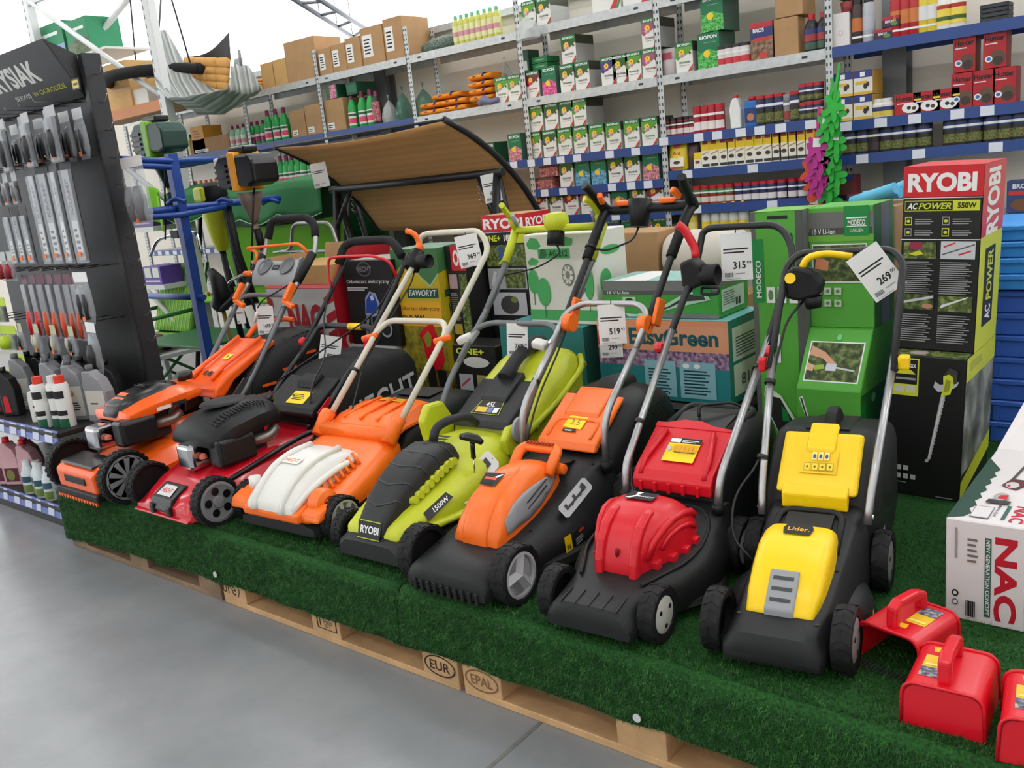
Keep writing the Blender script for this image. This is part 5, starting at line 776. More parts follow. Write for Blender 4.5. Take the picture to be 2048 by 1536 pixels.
carton('tool_box', 'black tool box with red corner behind the cream handlebar', 1.142, 1.272, 1.5, 1.72, ZT, 1.15, RYK, [('r', RYR, .3, .86, 1, 1), ('t', WH, 'OBI', .4, .885, .98, .975, .04), ('r', P((180, 150, 160)), .1, .76, .5, .84), ('l', LN, .1, .58, .5, .74, 14), ('r', P((180, 160, 60)), .1, .5, .5, .56), ('l', LN, .1, .3, .5, .48, 14), ('r', GPH, .6, .3, .98, .84)])
# FAWORYT blower carton
FY = P((204, 178, 24), .5); FG = P((66, 122, 72), .5)
wv = lambda x: .8 + .05 * math.cos(x * 6.3 * 2) * (1 if x < .5 else 1)
bl = [('r', STR, 0, 0, 1, .32), ('r', mottled('photo_olive', [(90, 84, 20), (140, 128, 30), (176, 160, 40)], 25), 0, .3, 1, .62), ('p', FG, [(0, 1), (0, .84), (.18, .9), (.4, .93), (.62, .84), (.8, .79), (1, .86), (1, 1)]), ('p', P((170, 196, 150)), [(.4, .935), (.62, .845), (.8, .795), (1, .865), (1, .85), (.8, .78), (.62, .83), (.4, .92)]), ('r', P((16, 84, 72)), .28, .72, .95, .775), ('t', WH, 'FAWORYT', .32, .73, .92, .767, .02, .25), ('r', P((232, 172, 30)), .02, .555, .98, .7), ('t', INK, 'Odkurzacz elektryczny', .06, .64, .94, .672, .004), ('t', INK, 'OLO 3005', .1, .575, .6, .62, .02)]
bl += [('p', RED, [(.42, .5), (.5, .46), (.52, .38), (.6, .34), (.66, .3), (.8, .3), (.92, .36), (.9, .46), (.8, .52), (.76, .57), (.66, .565), (.5, .53)]), ('p', P((150, 140, 36)), [(.5, .49), (.58, .43), (.66, .44), (.7, .5), (.64, .53)]), ('c', P((230, 120, 120)), .8, .44, .05, .025), ('p', P((30, 30, 32)), [(.52, 0), (.52, .33), (.68, .32), (.7, 0)]), ('p', P((26, 24, 22)), [(.72, .3), (.92, .3), (.98, .14), (.8, .1)])]
sd = [('r', FY, 0, .3, 1, 1), ('r', STR, 0, 0, 1, .3), ('p', FG, [(0, 1), (0, .86), (.3, .88), (.7, .93), (1, .86), (1, 1)]), ('p', P((16, 84, 72)), [(.1, .72), (.95, .74), (.95, .78), (.1, .76)]), ('t', WH, 'FAWORYT', .2, .735, .9, .765, .02, .2), ('r', P((30, 60, 30)), .18, .5, .82, .68), ('r', WH, .2, .505, .8, .675), ('p', RED, [(.3, .52), (.4, .6), (.6, .65), (.7, .6), (.5, .53)]), ('r', P((30, 60, 30)), .18, .29, .82, .47), ('r', WH, .2, .295, .8, .465), ('p', RED, [(.3, .31), (.36, .38), (.6, .44), (.65, .36), (.5, .3)])]
carton('blower_carton', 'yellow and green FAWORYT blower carton behind the scarifier', .82, 1.135, 1.45, 1.72, ZT, 1.145, FY, bl, sd, [('r', P((150, 180, 160)), 0, 0, 1, 1)], step=.0003)
# black figure carton on a NAC carton
def stripes(m, x, n, y0, y1): return [('p', m, [(x, y0 + (y1 - y0) * k / n), (1, y0 + (y1 - y0) * (k + .35) / n), (1, y0 + (y1 - y0) * (k + .85) / n), (x, y0 + (y1 - y0) * (k + .5) / n)]) for k in range(n)]
NR = P((176, 22, 34), .45); NW = P((206, 206, 204), .55)
carton('lower_carton', 'white carton with red diagonal bars under the black carton', .45, .815, 1.41, 1.72, ZT, .66, NW, [('r', NW, 0, 0, 1, 1), ('t', NR, 'NAC', .3, .62, .82, .85, .03), ('r', P((40, 60, 50)), .35, .55, .88, .6), ('c', P((170, 170, 170)), .8, .3, .12, .1), ('c', NW, .8, .3, .1, .08)] + stripes(P((200, 24, 36)), .86, 6, .02, 1.0), [('r', NW, 0, 0, 1, 1)])
carton('tool_carton', 'black carton with blue figure standing on the striped carton', .48, .85, 1.42, 1.7, .663, 1.1, P((22, 22, 24), .45), [('c', P((90, 90, 94)), .45, .9, .14, .09), ('c', P((22, 22, 24)), .45, .9, .12, .07), ('t', P((130, 130, 134)), 'HECHT', .3, .87, .6, .93, .02), ('t', WH, 'Odsniezacz elektryczny', .06, .72, .92, .78, .006), ('l', WH, .06, .65, .5, .7, 2), ('p', P((150, 160, 190)), [(.36, .36), (.4, .56), (.5, .64), (.62, .62), (.68, .5), (.6, .36), (.52, .34)]), ('p', P((30, 70, 160)), [(.38, .38), (.42, .54), (.52, .62), (.6, .58), (.64, .48), (.58, .38)]), ('p', P((206, 214, 230)), [(.5, .58), (.56, .6), (.58, .54), (.52, .53)]), ('p', P((130, 134, 140)), [(.3, .02), (.34, .02), (.44, .36), (.38, .36)]), ('p', P((110, 112, 118)), [(.42, .02), (.46, .02), (.5, .34), (.47, .34)]), ('c', P((160, 164, 170)), .75, .2, .12, .1), ('c', P((30, 30, 34)), .75, .2, .09, .075)], [('r', P((16, 16, 18)), 0, 0, 1, 1)], [('r', P((196, 192, 186)), .1, .1, .95, .9)])
# big NAC carton with open brown flaps
def nacbox():
    x0, x1, y0, y1, z0, z1 = -.12, .45, 1.36, 1.78, ZT, .965
    its = [('r', NW, 0, 0, 1, 1)] + stripes(NR, .86, 7, .02, 1.0) + [('p', NR, [(.0, .04 + .14 * k), (.08, .0 + .14 * k), (.08, .07 + .14 * k), (.0, .11 + .14 * k)]) for k in range(7)]
    its += [('t', NR, 'NAC', .3, .62, .8, .88, .04), ('r', P((30, 40, 36)), .32, .53, .84, .59), ('t', WH, 'NEW CONCEPT', .34, .54, .82, .58, .01), ('c', P((176, 176, 174)), .56, .3, .1, .14), ('c', NW, .56, .3, .085, .12)]
    o = carton('mower_carton', 'large white NAC carton with red side and open flaps behind the petrol mowers', x0, x1, y0, y1, z0, z1, NR, its, [('r', NR, 0, 0, 1, 1), ('t', P((226, 190, 190)), 'NAC', .1, .3, .3, .62, .03, 0, 1), ('l', P((220, 160, 160)), .1, .08, .3, .26, 8)])
    for k, (v) in enumerate(([(0, 0, z1 - z0), (x1 - x0, 0, z1 - z0), (x1 - x0, .16, z1 - z0 + .09), (0, .16, z1 - z0 + .09)], [(x1 - x0, 0, z1 - z0), (x1 - x0, y1 - y0, z1 - z0), (x1 - x0 + .03, y1 - y0, z1 - z0 + .2), (x1 - x0 + .03, 0.1, z1 - z0 + .2)], [(0, y1 - y0, z1 - z0), (x1 - x0, y1 - y0, z1 - z0), (x1 - x0, y1 - y0 + .05, z1 - z0 + .2), (0, y1 - y0 + .05, z1 - z0 + .2)], [(0, 0, z1 - z0), (0, y1 - y0, z1 - z0), (-.1, y1 - y0, z1 - z0 + .16), (-.1, 0, z1 - z0 + .16)])):
        m = MB(); m.add(v, [(0, 1, 2, 3)]); f = obj('flap', m, [P((196, 70, 74), .5) if k == 0 else (NR if k == 1 else CARD)], o); s = f.modifiers.new('s', 'SOLIDIFY'); s.thickness = .004
        if k == 0: decal(o, 'flap_print', v[0], Vector(v[1]) - Vector(v[0]), Vector(v[3]) - Vector(v[0]), [('t', WH, 'NAC', .2, .45, .8, .85, .03), ('r', WH, .1, .12, .9, .3)])
    obj('inner_carton', MB().box(.03, x1 - x0 - .03, .03, y1 - y0 - .03, z1 - z0 - .03, z1 - z0 + .12), CARD2, o)
nacbox()
# long white NAC hedge trimmer cartons at the right edge
def nacwhite():
    p = Vector((3.612, .53, ZT)); t = carton('trimmer_carton', 'white NAC hedge trimmer carton lying on the carpet by the red scoops', p.x, p.x + .172, p.y, p.y + .78, ZT, ZT + .262, P((224, 218, 218), .55),
        [('t', P((190, 24, 44)), 'NAC', .62, .06, .9, .88, .04, 0, -1), ('r', P((50, 96, 84)), .5, .08, .58, .86), ('t', WH, 'NEW GENERATION CONCEPT', .515, .1, .565, .84, .01, 0, -1), ('l', P((120, 110, 110)), .28, .6, .42, .86, 5), ('r', P((150, 146, 146)), .12, .62, .15, .92), ('c', INK, .13, .27, .045, .035), ('c', P((224, 218, 218)), .13, .27, .025, .018), ('c', INK, .13, .18, .04, .03), ('c', P((224, 218, 218)), .13, .18, .03, .022)] + [('r', INK, .27 + .016 * k, .06, .278 + .016 * k + .004 * (k % 3), .22) for k in range(8)],
        [('r', P((210, 204, 204)), 0, 0, 1, 1)],
        [('p', P((34, 70, 58)), [(0, 0)] + [(.2 - .0 + (.06 if k % 2 else 0), .03 + .035 * k) for k in range(14)] + [(0, .6)]), ('t', P((190, 24, 44)), 'NAC', .74, .03, .92, .17, .03, 0, -1), ('r', P((50, 96, 84)), .64, .04, .69, .16), ('t', P((60, 60, 60)), 'HE60-SD-MAX-QH', .52, .06, .57, .25, .004, 0, -1), ('r', P((120, 120, 120)), .26, .03, .5, .13), ('r', P((224, 218, 218)), .27, .035, .49, .125), ('p', P((70, 64, 60)), [(.46, .36), (.54, .58), (.58, .58), (.5, .36)]), ('p', P((90, 30, 34)), [(.4, .33), (.62, .3), (.72, .36), (.66, .4), (.48, .4)]), ('c', P((206, 204, 200)), .54, .34, .09, .03), ('c', RED, .5, .33, .02, .01), ('p', P((50, 48, 48)), [(.34, .16), (.64, .16), (.66, .19), (.36, .19)]), ('c', P((170, 168, 166)), .5, .22, .1, .035), ('p', RED, [(.46, .2), (.58, .2), (.58, .24), (.48, .23)])])
    m = MB(); h = .262
    for k, (v, nm) in enumerate((([(0, .78, h), (.172, .78, h), (.172, .79, h + .0), (0, .79, h)], 'x'), ([(.0, .56, h), (.07, .56, h), (.09, .9, h + .09), (.03, .9, h + .1)], 'flap'), ([(.09, .62, h), (.172, .6, h), (.2, .9, h + .05), (.12, .92, h + .07)], 'flap'), ([(.08, .62, h - .005), (.085, .95, h + .06), (.085, .95, h + .2), (.08, .66, h + .02)], 'flap'))):
        if nm == 'x': continue
        q = MB(); q.add(v, [(0, 1, 2, 3)]); f = obj('flap', q, P((228, 222, 222), .55), t); s = f.modifiers.new('s', 'SOLIDIFY'); s.thickness = .004
nacwhite()
# blue crates behind the red and black box
BC = pm('blue_crate', (64, 110, 204), .4); BC2 = pm('light_blue_crate', (64, 156, 236), .4)
def crate(x, y, z, w_, d, h, mat, label, rim=True):
    t = obj('blue_crate', MB().box(0, w_, 0, d, 0, h - .012).box(-.012, w_ + .012, -.012, d + .012, h - .02, h), mat, None, (x, y, z), bevel=.004, seg=1, label=label, cat='crate', group='blue crates stacked by the shelving')
    for k in range(5): obj('side_rib', MB().box(w_ * (.06 + .2 * k), w_ * (.1 + .2 * k), -.008, 0, .004, h - .02), mat, t)
    return t
ORD = ['at the bottom', 'second from the bottom', 'third from the bottom', 'fourth from the bottom', 'fifth from the bottom', 'sixth from the bottom', 'seventh from the bottom', 'eighth from the bottom']
for k in range(7): crate(3.17 + .006 * (k % 2), 1.95, ZT + .082 * k, .55, .36, .08, BC, 'dark blue crate, %s of the stack behind the hedge trimmer box' % ORD[k])
for k in range(4): crate(3.15, 1.92, .87 + .058 * k, .6, .4, .056, BC2, 'bright blue crate, %s of the four on top of the dark blue stack' % ['lowest', 'second', 'third', 'topmost'][k])
cb = carton('brown_carton', 'open brown carton of light blue rolls behind the trimmer box', 2.93, 3.13, 1.78, 2.1, ZT, 1.2, CARD, [('p', P((120, 90, 60)), [(.5, .6), (.8, .62), (.8, .75), (.5, .73)])])
for k in range(4): obj('blue_roll', MB().tube([(2.95 + .03 * k, 1.86 + .05 * k, 1.215 + .015 * (k % 2)), (3.12, 1.82 + .06 * k, 1.26 - .02 * (k % 2))], .022, 10), P((96, 186, 226), .5), label='light blue foam roll, %s in the open brown carton' % ['nearest the camera', 'second from the front', 'third from the front', 'at the back'][k], cat='roll', group='light blue rolls in the carton')
# red berry pickers
def picker(p, rz, label, tag, flip=False):
    t = thing('berry_picker', label, 'berry picker', (p[0], p[1], ZT), rz, 'red berry pickers on the carpet')
    w_, d, h = .15, .17, .098; R2 = pm('picker_red', (222, 20, 40), .3)
    rc = .026; arc = [(w_ / 2 - rc + rc * math.cos(a), h - rc + rc * math.sin(a)) for a in [PI / 2 * k / 5 for k in range(6)]]; out = [(w_ / 2 + .003, 0)] + arc + [(-x, z) for x, z in arc[::-1]] + [(-w_ / 2 - .003, 0)]; inn = [(x * .94, max(0, z * .95)) for x, z in out]
    obj('scoop', MB().prism(out + inn[::-1], -d / 2, d / 2, 'xz'), R2, t, auto=30); e0, e1 = (-d / 2, -d / 2 + .005) if not flip else (d / 2 - .005, d / 2)
    obj('end_wall', MB().prism(out, e0, e1, 'xz'), R2, t, auto=30)
    o2 = -d / 2 if flip else d / 2; obj('rim', MB().tube([(x * 1.01, o2, z + .001) for x, z in out], .004, 6), R2, t)
    e2 = d / 2 if flip else -d / 2; obj('rim', MB().tube([(x * 1.005, e2, z) for x, z in out], .0035, 6), R2, t)
    hd = MB(); hd.prism([(-.07, h - .002), (-.066, h + .048), (-.04, h + .06), (.03, h + .055), (.066, h + .042), (.07, h - .002), (.05, h - .002), (.044, h + .03), (-.04, h + .038), (-.05, h - .002)], -.013, .013, 'yz'); obj('handle', hd, R2, t, bevel=.006)
    for k in range(14): obj('tine', MB().box(-w_ / 2 + .008 + .0095 * k, -w_ / 2 + .011 + .0095 * k, (d / 2 if not flip else -d / 2 - .03), (d / 2 + .03 if not flip else -d / 2), .002, .005), P((60, 60, 62), .4), t)
    sx = -1 if tag < 0 else 1
    BER = mottled('photo_berries', [(36, 34, 70), (100, 104, 130), (210, 214, 190)], 90); lx = sx * (w_ / 2 - .045)
    decal(t, 'fruit_label', (lx - .022 if sx < 0 else lx - .024, -.05 if sx < 0 else -.02, h), (.046, 0, 0), (0, .085, 0), [('r', P((242, 200, 40)), 0, 0, 1, 1), ('r', BER, .0, 0 if sx < 0 else .55, 1, .42 if sx < 0 else 1), ('r', P((250, 232, 120)), .1, .5 if sx < 0 else .1, .9, .6 if sx < 0 else .2)])
    decal(t, 'price_sticker', (lx - .01 - (.02 if sx > 0 else 0), .05 if sx < 0 else -.055, h), (.026, .004, 0), (-.004, .02, 0), [('r', P((255, 190, 0)), 0, 0, 1, 1)])
    return t
q = lambda x, y: atZ(x, y, ZT)
a, b = q(1790, 1440), q(1945, 1482); c = (a + b) / 2
picker((c.x + .012, c.y + .085), math.radians(3), 'red plastic berry picker with upright handle nearest the camera', -1)
a, b = q(1735, 1285), q(1885, 1290); picker((3.585, .31), math.radians(-14), 'red plastic berry picker lying open beside the yellow mower wheel', 1, True)
picker((3.895, .11), math.radians(8), 'red plastic berry picker cut off by the right edge of the photo', -1)
# ------------------------------------------------------------------ shelving along the back wall
YS = 3.2; DEP = .32
POSTS = [-4.6, -3.6, -2.6, -1.605, -.6, .405, 1.405, 2.39, 3.39]
def Xat(px, z, Y=YS):   # the x of a point at depth Y and height z that is seen in column px
    k = (px - 1024) / F_PX; b = Vector((0, Y, z)) - Vector((0, CAM_P.y, CAM_P.z)); e = Vector((1, 0, 0))
    return CAM_P.x + (b.dot(C_R) - k * b.dot(C_F)) / (k * e.dot(C_F) - e.dot(C_R))
LV = {'Z': [(2.32, 0), (1.9, 1), (1.04, 2)], 'A': [(2.32, 0), (1.9, 1), (1.52, 1), (1.04, 2)], 'B': [(2.32, 0), (1.9, 1), (1.52, 1), (1.04, 2)], 'C': [(2.32, 0), (1.9, 1), (1.52, 1), (1.2, 2)], 'D': [(2.32, 0), (1.9, 0), (1.52, 1), (1.2, 1)], 'E': [(2.32, 0), (1.9, 0), (1.52, 1), (1.32, 1), (1.14, 1), (.93, 1)], 'F': [(2.32, 0), (1.9, 0), (1.56, 1), (1.36, 1), (1.155, 1), (.93, 1)], 'G': [(1.9, 1), (1.53, 1), (1.36, 1), (1.02, 1)]}
SHB = pm('shelf_board', (186, 192, 190), .5, .2); HOLE = P((52, 56, 58), .6); LABW = P((226, 230, 240), .5)
TAGPX = {('E', 1.52): (1063, 1095, 1122, 1155, 1220, 1272), ('E', 1.32): (1090, 1127, 1225, 1263, 1297), ('E', 1.14): (1232, 1268), ('F', 1.56): (1328, 1398, 1435, 1482, 1520, 1562, 1622), ('F', 1.36): (1376, 1506), ('F', 1.155): (1394, 1545), ('G', 1.53): (1692, 1762, 1830, 1915, 1975), ('G', 1.36): (1725, 1838, 1992), ('D', 1.52): (1028,), ('G', 1.02): (2030,)}
for i, bay in enumerate('ZABCDEFG'):
    xa, xb = POSTS[i], POSTS[i + 1]; w_ = xb - xa
    where = {'Z': 'half hidden behind the white rack', 'A': 'behind the hammock at the far left', 'B': 'left of the carton row', 'C': 'with the row of brown cartons on top', 'D': 'above the brown canopy', 'E': 'filled with fertiliser boxes', 'F': 'with the yellow and white ant powder boxes', 'G': 'behind the red and black hedge trimmer box'}[bay]
    t = thing('shelving_bay', 'galvanised steel shelving bay %s' % where, 'shelving', (xa, YS, 0), 0, 'shelving bays along the cream wall')
    for px_, last in ((0, False),) + (((w_, True),) if bay == 'G' else ()):
        for y in (0, DEP - .04):
            top = 2.95 if i >= 5 else 2.52
            p = obj('post', MB().box(px_ - .02, px_ + .02, y, y + .003, 0, top).box(px_ - .02, px_ - .017, y, y + .04, 0, top), STL, t)
            decal(p, 'slot_row', (px_ - .02, y, .6), (.04, 0, 0), (0, 0, top - .6), [('r', HOLE, x_, k / 60, x_ + .2, (k + .42) / 60) for k in range(60) for x_ in (.15, .62)], step=0)['kind'] = 'stuff'
    for z, kind in LV[bay]:
        s = obj('shelf', MB().box(.021, w_ - .021, .002, DEP, z - .006, z), SHB, t); obj('shelf_lip', MB().box(.018, w_ - .018, -.004, .004, z - .05, z + .002).box(.018, w_ - .018, DEP - .004, DEP, z - .05, z), BLU if kind else STL, s)
        for e in (.1, w_ - .14): obj('lip_slot', MB().box(e, e + .03, -.0052, -.004, z - .03, z - .018), HOLE, s) if not kind else None
        if kind == 2:
            for k in range(7): obj('price_label', MB().box(.04 + .14 * k, .11 + .14 * k, -.0055, -.004, z - .045, z - .005), LABW, s)
        for px_ in TAGPX.get((bay, z), ()):
            x_ = Xat(px_, z - .02) - xa; obj('price_label', MB().box(x_ - .03, x_ + .03, -.0058, -.004, z - .047, z - .003), LABW, s)
# ------------------------------------------------------------------ goods: one prototype for each kind, then copies
PROTO = {}
def proto(key, fn):
    if key not in PROTO: PROTO[key] = fn()
    return PROTO[key]
USED = set(); COUNT = {}
def put(key, fn, px, z, label, cat, group=None, dy=.02, rz=0, X=None, Y=None, name=None):
    """the first use places the prototype itself, later ones copies"""
    o = proto(key, fn)
    if key in USED: o = copy_tree(o)
    USED.add(key); y = (YS + dy) if Y is None else Y
    o.location = (Xat(px, z + .05, y) if X is None else X, y, z + .0015); o.rotation_euler = (0, 0, rz); setp(o, label, cat)
    if group: o['group'] = group
    elif 'group' in o: del o['group']
    return o
GRN = P((20, 118, 62), .45); BW = P((232, 232, 226), .5); BYE = P((248, 206, 30), .45)
def pbox(name, w_, d, h, mat, items, side=None):
    def f():
        o = obj(name, MB().box(0, w_, 0, d, 0, h), mat, bevel=.0015, seg=1); decal(o, 'front_print', (0, 0, 0), (w_, 0, 0), (0, 0, h), items, lift=.0005, step=.0003)
        if side: decal(o, 'side_print', (w_, 0, 0), (0, d, 0), (0, 0, h), side, lift=.0005, step=.0003)
        return o
    return f
def biopon(top, flower, low, w_=.108, h=.165):
    fl = mottled('flower_%d_%d_%d' % flower, [tuple(int(v * .5) for v in flower), flower, tuple(min(255, v + 60) for v in flower)], 90)
    hill = [(0, .98), (0, .5), (.15, .42), (.3, .5), (.45, .6), (.6, .56), (.8, .64), (1, .74), (1, .98)]
    its = [('p', top, hill), ('r', GRN, 0, .84, 1, 1), ('t', WH, 'BIOPON', .12, .87, .9, .95, .03), ('c', fl, .35, .62, .2, .13), ('c', BYE, .38, .68, .14, .09), ('c', P((196, 120, 30)), .38, .68, .05, .03), ('t', low, 'TRAWNIK', .2, .3, .85, .37, .02), ('r', P((150, 150, 150)), .25, .23, .8, .245), ('p', P((206, 40, 50)), [(.66, 0), (.8, 0), (1, .17), (1, .26)]), ('p', P((60, 140, 70)), [(.82, 0), (.9, 0), (1, .08), (1, .15)]), ('c', P((70, 70, 70)), .86, .62, .07, .045)]
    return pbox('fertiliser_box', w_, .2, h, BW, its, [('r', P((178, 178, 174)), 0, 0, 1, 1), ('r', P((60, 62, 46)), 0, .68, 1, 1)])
def biogreen(flower, w_=.112, h=.175):
    fl = mottled('flower_%d_%d_%d' % flower, [tuple(int(v * .5) for v in flower), flower, tuple(min(255, v + 60) for v in flower)], 90)
    return pbox('fertiliser_box', w_, .2, h, P((18, 112, 72), .45), [('t', WH, 'BIOPON', .12, .83, .9, .93, .03), ('r', P((120, 180, 140)), .3, .72, .85, .735), ('p', fl, [(0, 0), (1, 0), (1, .42), (.75, .48), (.5, .56), (.2, .46), (0, .5)]), ('c', BYE, .42, .42, .15, .1)], [('r', P((70, 110, 92)), 0, 0, 1, 1)])
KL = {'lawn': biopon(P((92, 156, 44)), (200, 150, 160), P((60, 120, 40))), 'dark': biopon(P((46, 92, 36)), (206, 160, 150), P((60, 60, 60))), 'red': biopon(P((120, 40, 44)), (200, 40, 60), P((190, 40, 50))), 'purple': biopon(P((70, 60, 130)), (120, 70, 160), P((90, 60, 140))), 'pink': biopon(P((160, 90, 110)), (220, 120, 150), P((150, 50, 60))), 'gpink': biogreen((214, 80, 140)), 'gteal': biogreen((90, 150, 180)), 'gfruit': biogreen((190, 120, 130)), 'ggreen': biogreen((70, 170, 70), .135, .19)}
def bio(kind, px, z, desc, dy=.02, rz=0): return put('bio_' + kind, KL[kind], px, z, desc, 'fertiliser box', 'BIOPON fertiliser boxes on the shelves', dy, rz)
OR8 = ['first', 'second', 'third', 'fourth', 'fifth', 'sixth', 'seventh', 'eighth', 'ninth', 'tenth', 'eleventh', 'twelfth', 'thirteenth', 'fourteenth']
CN = {'lawn': 'white BIOPON lawn box with light green top', 'dark': 'white BIOPON box with dark green top', 'red': 'white BIOPON box with red flowers', 'purple': 'white BIOPON box with purple flowers', 'pink': 'white BIOPON box with pink flowers', 'gpink': 'green BIOPON box with pink flowers', 'gteal': 'green BIOPON box with blue hydrangea', 'gfruit': 'green BIOPON box with fruit picture', 'ggreen': 'tall green BIOPON box with leaf picture'}
def row(kinds, pxs, z, where, dy=.02):
    for i, (k, p) in enumerate(zip(kinds, pxs)): bio(k, p, z, '%s, %s %s' % (CN[k], OR8[i], where), dy)
Z = 1.52; pr = [1057, 1087, 1117, 1148, 1180, 1213, 1249, 1284]
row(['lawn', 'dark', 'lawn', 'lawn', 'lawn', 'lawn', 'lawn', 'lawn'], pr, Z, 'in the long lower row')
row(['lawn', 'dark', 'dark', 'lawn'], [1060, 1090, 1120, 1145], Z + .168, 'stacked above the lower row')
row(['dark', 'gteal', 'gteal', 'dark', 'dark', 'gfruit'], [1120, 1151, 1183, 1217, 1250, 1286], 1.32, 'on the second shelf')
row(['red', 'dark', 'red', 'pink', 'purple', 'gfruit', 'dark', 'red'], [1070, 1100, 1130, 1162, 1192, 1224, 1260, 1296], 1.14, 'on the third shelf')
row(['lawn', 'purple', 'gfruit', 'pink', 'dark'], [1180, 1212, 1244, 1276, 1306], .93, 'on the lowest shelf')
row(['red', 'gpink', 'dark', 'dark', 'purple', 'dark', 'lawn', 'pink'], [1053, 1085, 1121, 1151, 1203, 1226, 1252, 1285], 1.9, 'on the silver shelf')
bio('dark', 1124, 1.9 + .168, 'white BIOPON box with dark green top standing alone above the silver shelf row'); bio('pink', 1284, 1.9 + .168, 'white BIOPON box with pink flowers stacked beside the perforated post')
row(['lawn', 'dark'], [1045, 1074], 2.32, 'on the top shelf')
for px, n in ((1184, 'left'), (1245, 'right')): put('bigwhite', pbox('fertiliser_carton', .2, .2, .26, BW, [('t', P((90, 90, 90)), 'CYTRYN', .1, .3, .8, .42, .03), ('p', P((206, 40, 50)), [(.6, 0), (.8, 0), (1, .3), (1, .45)]), ('p', P((60, 140, 70)), [(.8, 0), (.9, 0), (1, .16), (1, .26)])]), px, 2.32, 'large white fertiliser carton on the top shelf, the %s of two' % n, 'carton', 'white cartons on the top shelf')
for px, z, n in ((992, 1.9, 'left'), (1017, 1.9, 'right')): bio('lawn', px, z, 'white BIOPON box beside the orange sacks, the %s of two' % n)
bio('lawn', 1352, 1.9, 'white BIOPON box standing left of the tall green box'); bio('ggreen', 1396, 1.9, 'tall green BIOPON box with leaf picture on the silver shelf'); bio('ggreen', 1402, 1.9 + .193, 'tall green BIOPON box with leaf picture balanced on another')
bio('gfruit', 1018, 1.52, 'green BIOPON box behind the post above the canopy')
# pink box pair, small green boxes
for k, (px, z, n) in enumerate(((1068, 1.32, 'lower'), (1078, 1.395, 'upper'))): put('petalbox', pbox('petal_box', .15, .16, .072, mottled('petals', [(70, 50, 40), (170, 90, 90), (220, 160, 150)], 60), [('r', P((90, 60, 50)), 0, .8, 1, 1)]), px, z, 'flat pink flower box, the %s of two beside the post' % n, 'box', 'flat flower boxes')
for k, (px, z, n) in enumerate(((1064, 2.07, 'lower'), (1063, 2.11, 'upper'))): put('flatgreen', pbox('flat_box', .12, .14, .038, GRN, [('r', P((120, 180, 140)), .2, .4, .8, .6)]), px, z, 'flat green box, the %s of two on the fertiliser boxes' % n, 'box', 'flat green boxes', dy=.06)
put('dgreen', pbox('tall_box', .07, .12, .14, P((40, 84, 64), .5), [('r', P((200, 204, 200)), .2, .1, .8, .5)]), 1041, 2.07, 'dark green box half hidden by the post', 'box', dy=.08)
put('dgreen2', pbox('seed_box', .1, .15, .14, P((24, 90, 60), .5), [('r', P((150, 40, 50)), .5, 0, 1, .4), ('t', WH, 'BIOPON', .1, .78, .9, .92, .03)]), 968, 1.52, 'dark green seed box above the brown canopy', 'box')
# bottles, cans and sprays
def bottle(prof, mats, seg=14, sx=1, sy=1, label=None):
    """prof: list of (part name, material, [(r, z)...], label tuple)"""
    def f():
        body = None
        for nm, mt, pr_ in prof:
            o = obj(nm, MB().lathe(pr_, seg, sx=sx, sy=sy), mt, body, auto=40)
            if body is None: body = o
        if label:
            r, z0, z1, items = label; rings = []; mb = MB()
            for it in items:
                m, a0, a1 = it[0], it[1], it[2]; rr = r + .0008 + .0004 * items.index(it)
                v = [(math.sin(th) * rr * sx, -math.cos(th) * rr * sy, z) for z in (z0 + (z1 - z0) * a0, z0 + (z1 - z0) * a1) for th in [(-.9 + 2.2 * j / 8) for j in range(9)]]
                obj('label_band', MB().add(v, [(j, j + 1, 10 + j, 9 + j) for j in range(8)], 0, True), m, body)
        return body
    return f
GB = P((30, 160, 74), .35); PUR = P((120, 24, 76), .4)
K_GREEN = bottle([('feed_bottle', GB, [(.001, 0), (.036, 0), (.04, .01), (.04, .12), (.036, .16), (.022, .2), (.014, .215), (.001, .215)]), ('cap', PUR, [(.001, .212), (.018, .212), (.016, .25), (.012, .258), (.001, .258)])], 0, label=(.04, .02, .115, [(P((226, 226, 220)), 0, 1), (P((226, 70, 110)), .15, .55), (P((40, 90, 60)), .72, .9)]))
K_FADE = bottle([('feed_bottle', P((150, 200, 170), .35), [(.001, 0), (.03, 0), (.033, .01), (.033, .1), (.028, .13), (.012, .16), (.001, .16)]), ('cap', PUR, [(.001, .158), (.014, .158), (.011, .19), (.001, .192)])], 0, label=(.033, .02, .1, [(P((230, 230, 226)), 0, 1), (P((220, 150, 160)), .2, .6)]))
K_SMALL = bottle([('feed_bottle', GB, [(.001, 0), (.03, 0), (.033, .01), (.033, .1), (.028, .13), (.012, .16), (.001, .16)]), ('cap', PUR, [(.001, .158), (.014, .158), (.011, .19), (.001, .192)])], 0, label=(.033, .02, .09, [(P((150, 40, 90)), 0, 1), (P((230, 220, 220)), .6, .9)]))
K_DARK = bottle([('feed_bottle', P((50, 44, 40), .35), [(.001, 0), (.036, 0), (.04, .01), (.04, .12), (.036, .16), (.02, .2), (.001, .2)]), ('cap', PUR, [(.001, .198), (.017, .198), (.014, .24), (.001, .24)])], 0, label=(.04, .02, .16, [(mottled('flower_pinkbrown', [(60, 30, 30), (170, 90, 100), (220, 150, 150)], 80), 0, 1)]))
def brow(key, fn, pxs, z, base, cat, group, name='', dy=.05):
    for i, p in enumerate(pxs): put(key, fn, p, z, '%s, %s from the left' % (base, OR8[i]) if len(pxs) > 1 else base, cat, group, dy)
